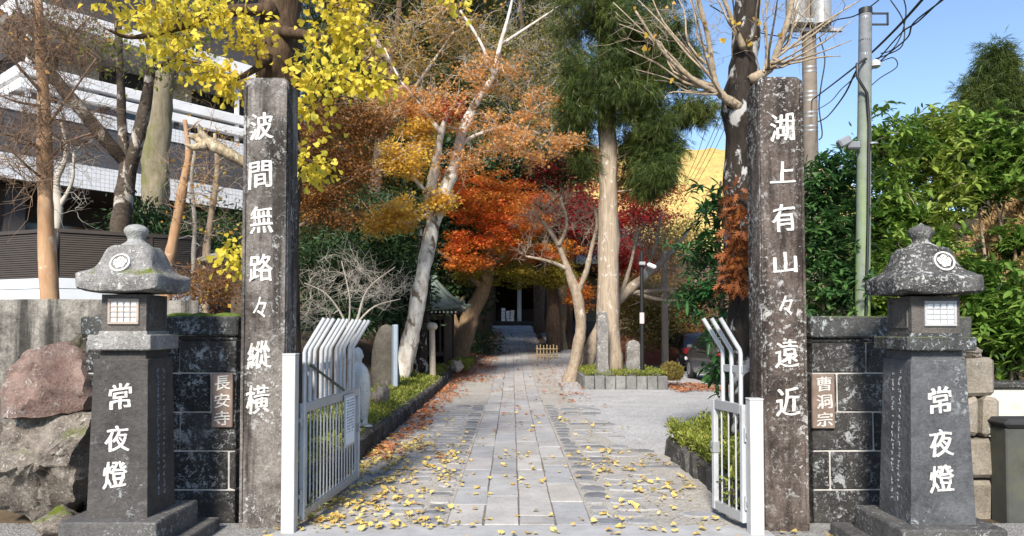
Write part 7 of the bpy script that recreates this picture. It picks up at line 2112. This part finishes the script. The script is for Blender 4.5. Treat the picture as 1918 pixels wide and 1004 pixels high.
def ball(px, py, Y, r, rz):
    c = at(px, py, Y)
    def f(rg, n):
        q = rg.normal(0, 1, (n, 3)); q /= np.linalg.norm(q, axis=1, keepdims=True)
        k = np.array([1 + 0.18 * mnoise.noise(Vector(v * 3)) for v in q])
        q *= (rg.random((n, 1)) ** 0.2) * k[:, None]
        q[:, 2] = np.maximum(q[:, 2], -0.8)
        return np.array(c) + q * np.array([r, r, rz])
    return f
hedge('round clipped olive bush beside the island bed', 3200, ball(1258, 698, 18.9, 0.31, 0.25), 0.06, 304, mat='olive', name='round_bush', cat='bush', loc=gnd(1258, 720, 18.9))
hedge('shaded low bush at the foot of the leaning maple', 2600, lambda rg, n: np.c_[rg.uniform(-1.9, -1.25, n), rg.uniform(21.8, 25.5, n), np.full(n, 0.0)] + np.c_[np.zeros(n), np.zeros(n), 0.22 + 0.3 * rg.random(n) ** 0.5], 0.08, 305, mat='azalea', name='low_bush', cat='bush', loc=(-1.6, 23.5, 0.2))
# a few shoots seen through the bars of each gate
def tuft(label, px, py, Y, n, seed):
    t = Tree('young_shoot', label, 'plant', gnd(px, py, Y), BK['btwig'], seed)
    b = at(px, py, Y); t.nodes = [np.array((b.x, Y, 0.2))]; t.nr = [0.01]
    cs = t.blob(px, py, Y, 16, 26, 0.12, n); t.connect(cs, tip=0.002, rmax=0.004); t.leaves(cs, 6, 0.04, 0.06, 'lance', LF['azalea'], name='leaves'); t.finish('stems')
tuft('small leafy shoot seen low through the bars of the wide gate', 588, 885, 6.4, 10, 310)
tuft('leafy shoot growing through the bars of the narrow gate', 1372, 905, 5.75, 9, 311)
tuft('small weed at the foot of the wide gate', 580, 960, 5.75, 5, 312)

# ---- fallen leaves
def scatter(n, xr, yr, xd, yd, rg):
    pass
rg = rnd(400)
def litter(name, label, P, size, shape, mat, rg):
    T, F = LEAF[shape]; T = np.array(T) - np.array([0, 0.5, 0]); N = len(P)
    a = rg.uniform(0, 6.28, N); tilt = rg.normal(0, 0.22, (N, 2))
    s = size * rg.uniform(0.55, 1.4, N)
    x = T[None, :, 0] * s[:, None]; y = T[None, :, 1] * s[:, None]; z = T[None, :, 2] * s[:, None] * rg.uniform(0.5, 5.0, (N, 1))
    X = x * np.cos(a)[:, None] - y * np.sin(a)[:, None]; Yy = x * np.sin(a)[:, None] + y * np.cos(a)[:, None]
    Z = z + X * tilt[:, :1] + Yy * tilt[:, 1:]
    Z -= Z.min(1, keepdims=True)
    V = np.stack([X + P[:, :1], Yy + P[:, 1:2], Z + P[:, 2:3]], -1)
    me = shaped_mesh(name, V, F, len(T))
    return tag(link_mesh(name, me, mat), label, kind='stuff')
def on_path(x, y): return gz(0 if abs(x) < 2.2 else x, y) + 0.0225
pts = []
def clumps(n, fx, fy, k, s):
    for _ in range(n):
        cx, cy = fx(), fy()
        for _ in range(rg.poisson(k) + 1):
            pts.append((cx + rg.normal(0, s), cy + rg.normal(0, s * 1.2)))
clumps(190, lambda: -1.68 + 1.15 * rg.random() ** 1.8, lambda: 5.5 + 4.2 * rg.random() ** 1.15, 3.4, 0.045)
clumps(60, lambda: rg.uniform(-1.68, -1.1), lambda: 5.5 + 5 * rg.random(), 3.6, 0.05)
clumps(75, lambda: 0.66 + 1.08 * rg.random() ** 0.7, lambda: 5.5 + 3.8 * rg.random() ** 1.1, 2.0, 0.05)
clumps(40, lambda: rg.uniform(-0.5, 0.65), lambda: 5.5 + 3.6 * rg.random() ** 1.1, 0.8, 0.05)
clumps(60, lambda: rg.uniform(-1.6, 1.7), lambda: rg.uniform(8.5, 13), 1.0, 0.06)
clumps(30, lambda: rg.uniform(-2.6, 2.6), lambda: rg.uniform(5.0, 5.5), 1.5, 0.05)
pts = [(x, y, on_path(x, y) + rg.random() * 0.006) for x, y in pts if -1.72 < x < 1.82 or y < 5.6]
litter('fallen_leaves', 'yellow ginkgo leaves scattered over the paving inside the gate', np.array(pts), 0.046, 'ginkgo', LF['fallen'], rg)
pts = []
clumps(240, lambda: -1.70 + abs(rg.normal(0, 0.22)), lambda: rg.uniform(8.5, 22), 4, 0.07)
clumps(520, lambda: rg.uniform(-1.65, -0.6), lambda: rg.uniform(20, 44), 5, 0.12)
clumps(160, lambda: rg.uniform(0.7, 1.75), lambda: rg.uniform(14, 40), 3, 0.12)
clumps(150, lambda: rg.uniform(3.9, 5.3), lambda: rg.uniform(17.6, 20.0), 5, 0.09)
clumps(70, lambda: rg.uniform(-0.5, 0.6), lambda: rg.uniform(9, 30), 0.6, 0.1)
pts = [(x, y, on_path(x, y) + rg.random() * 0.01) for x, y in pts if x > -1.72]
litter('fallen_leaves', 'orange and red maple leaves drifted along the path edges', np.array(pts), 0.062, 'maple', LF['fallenred'], rg)
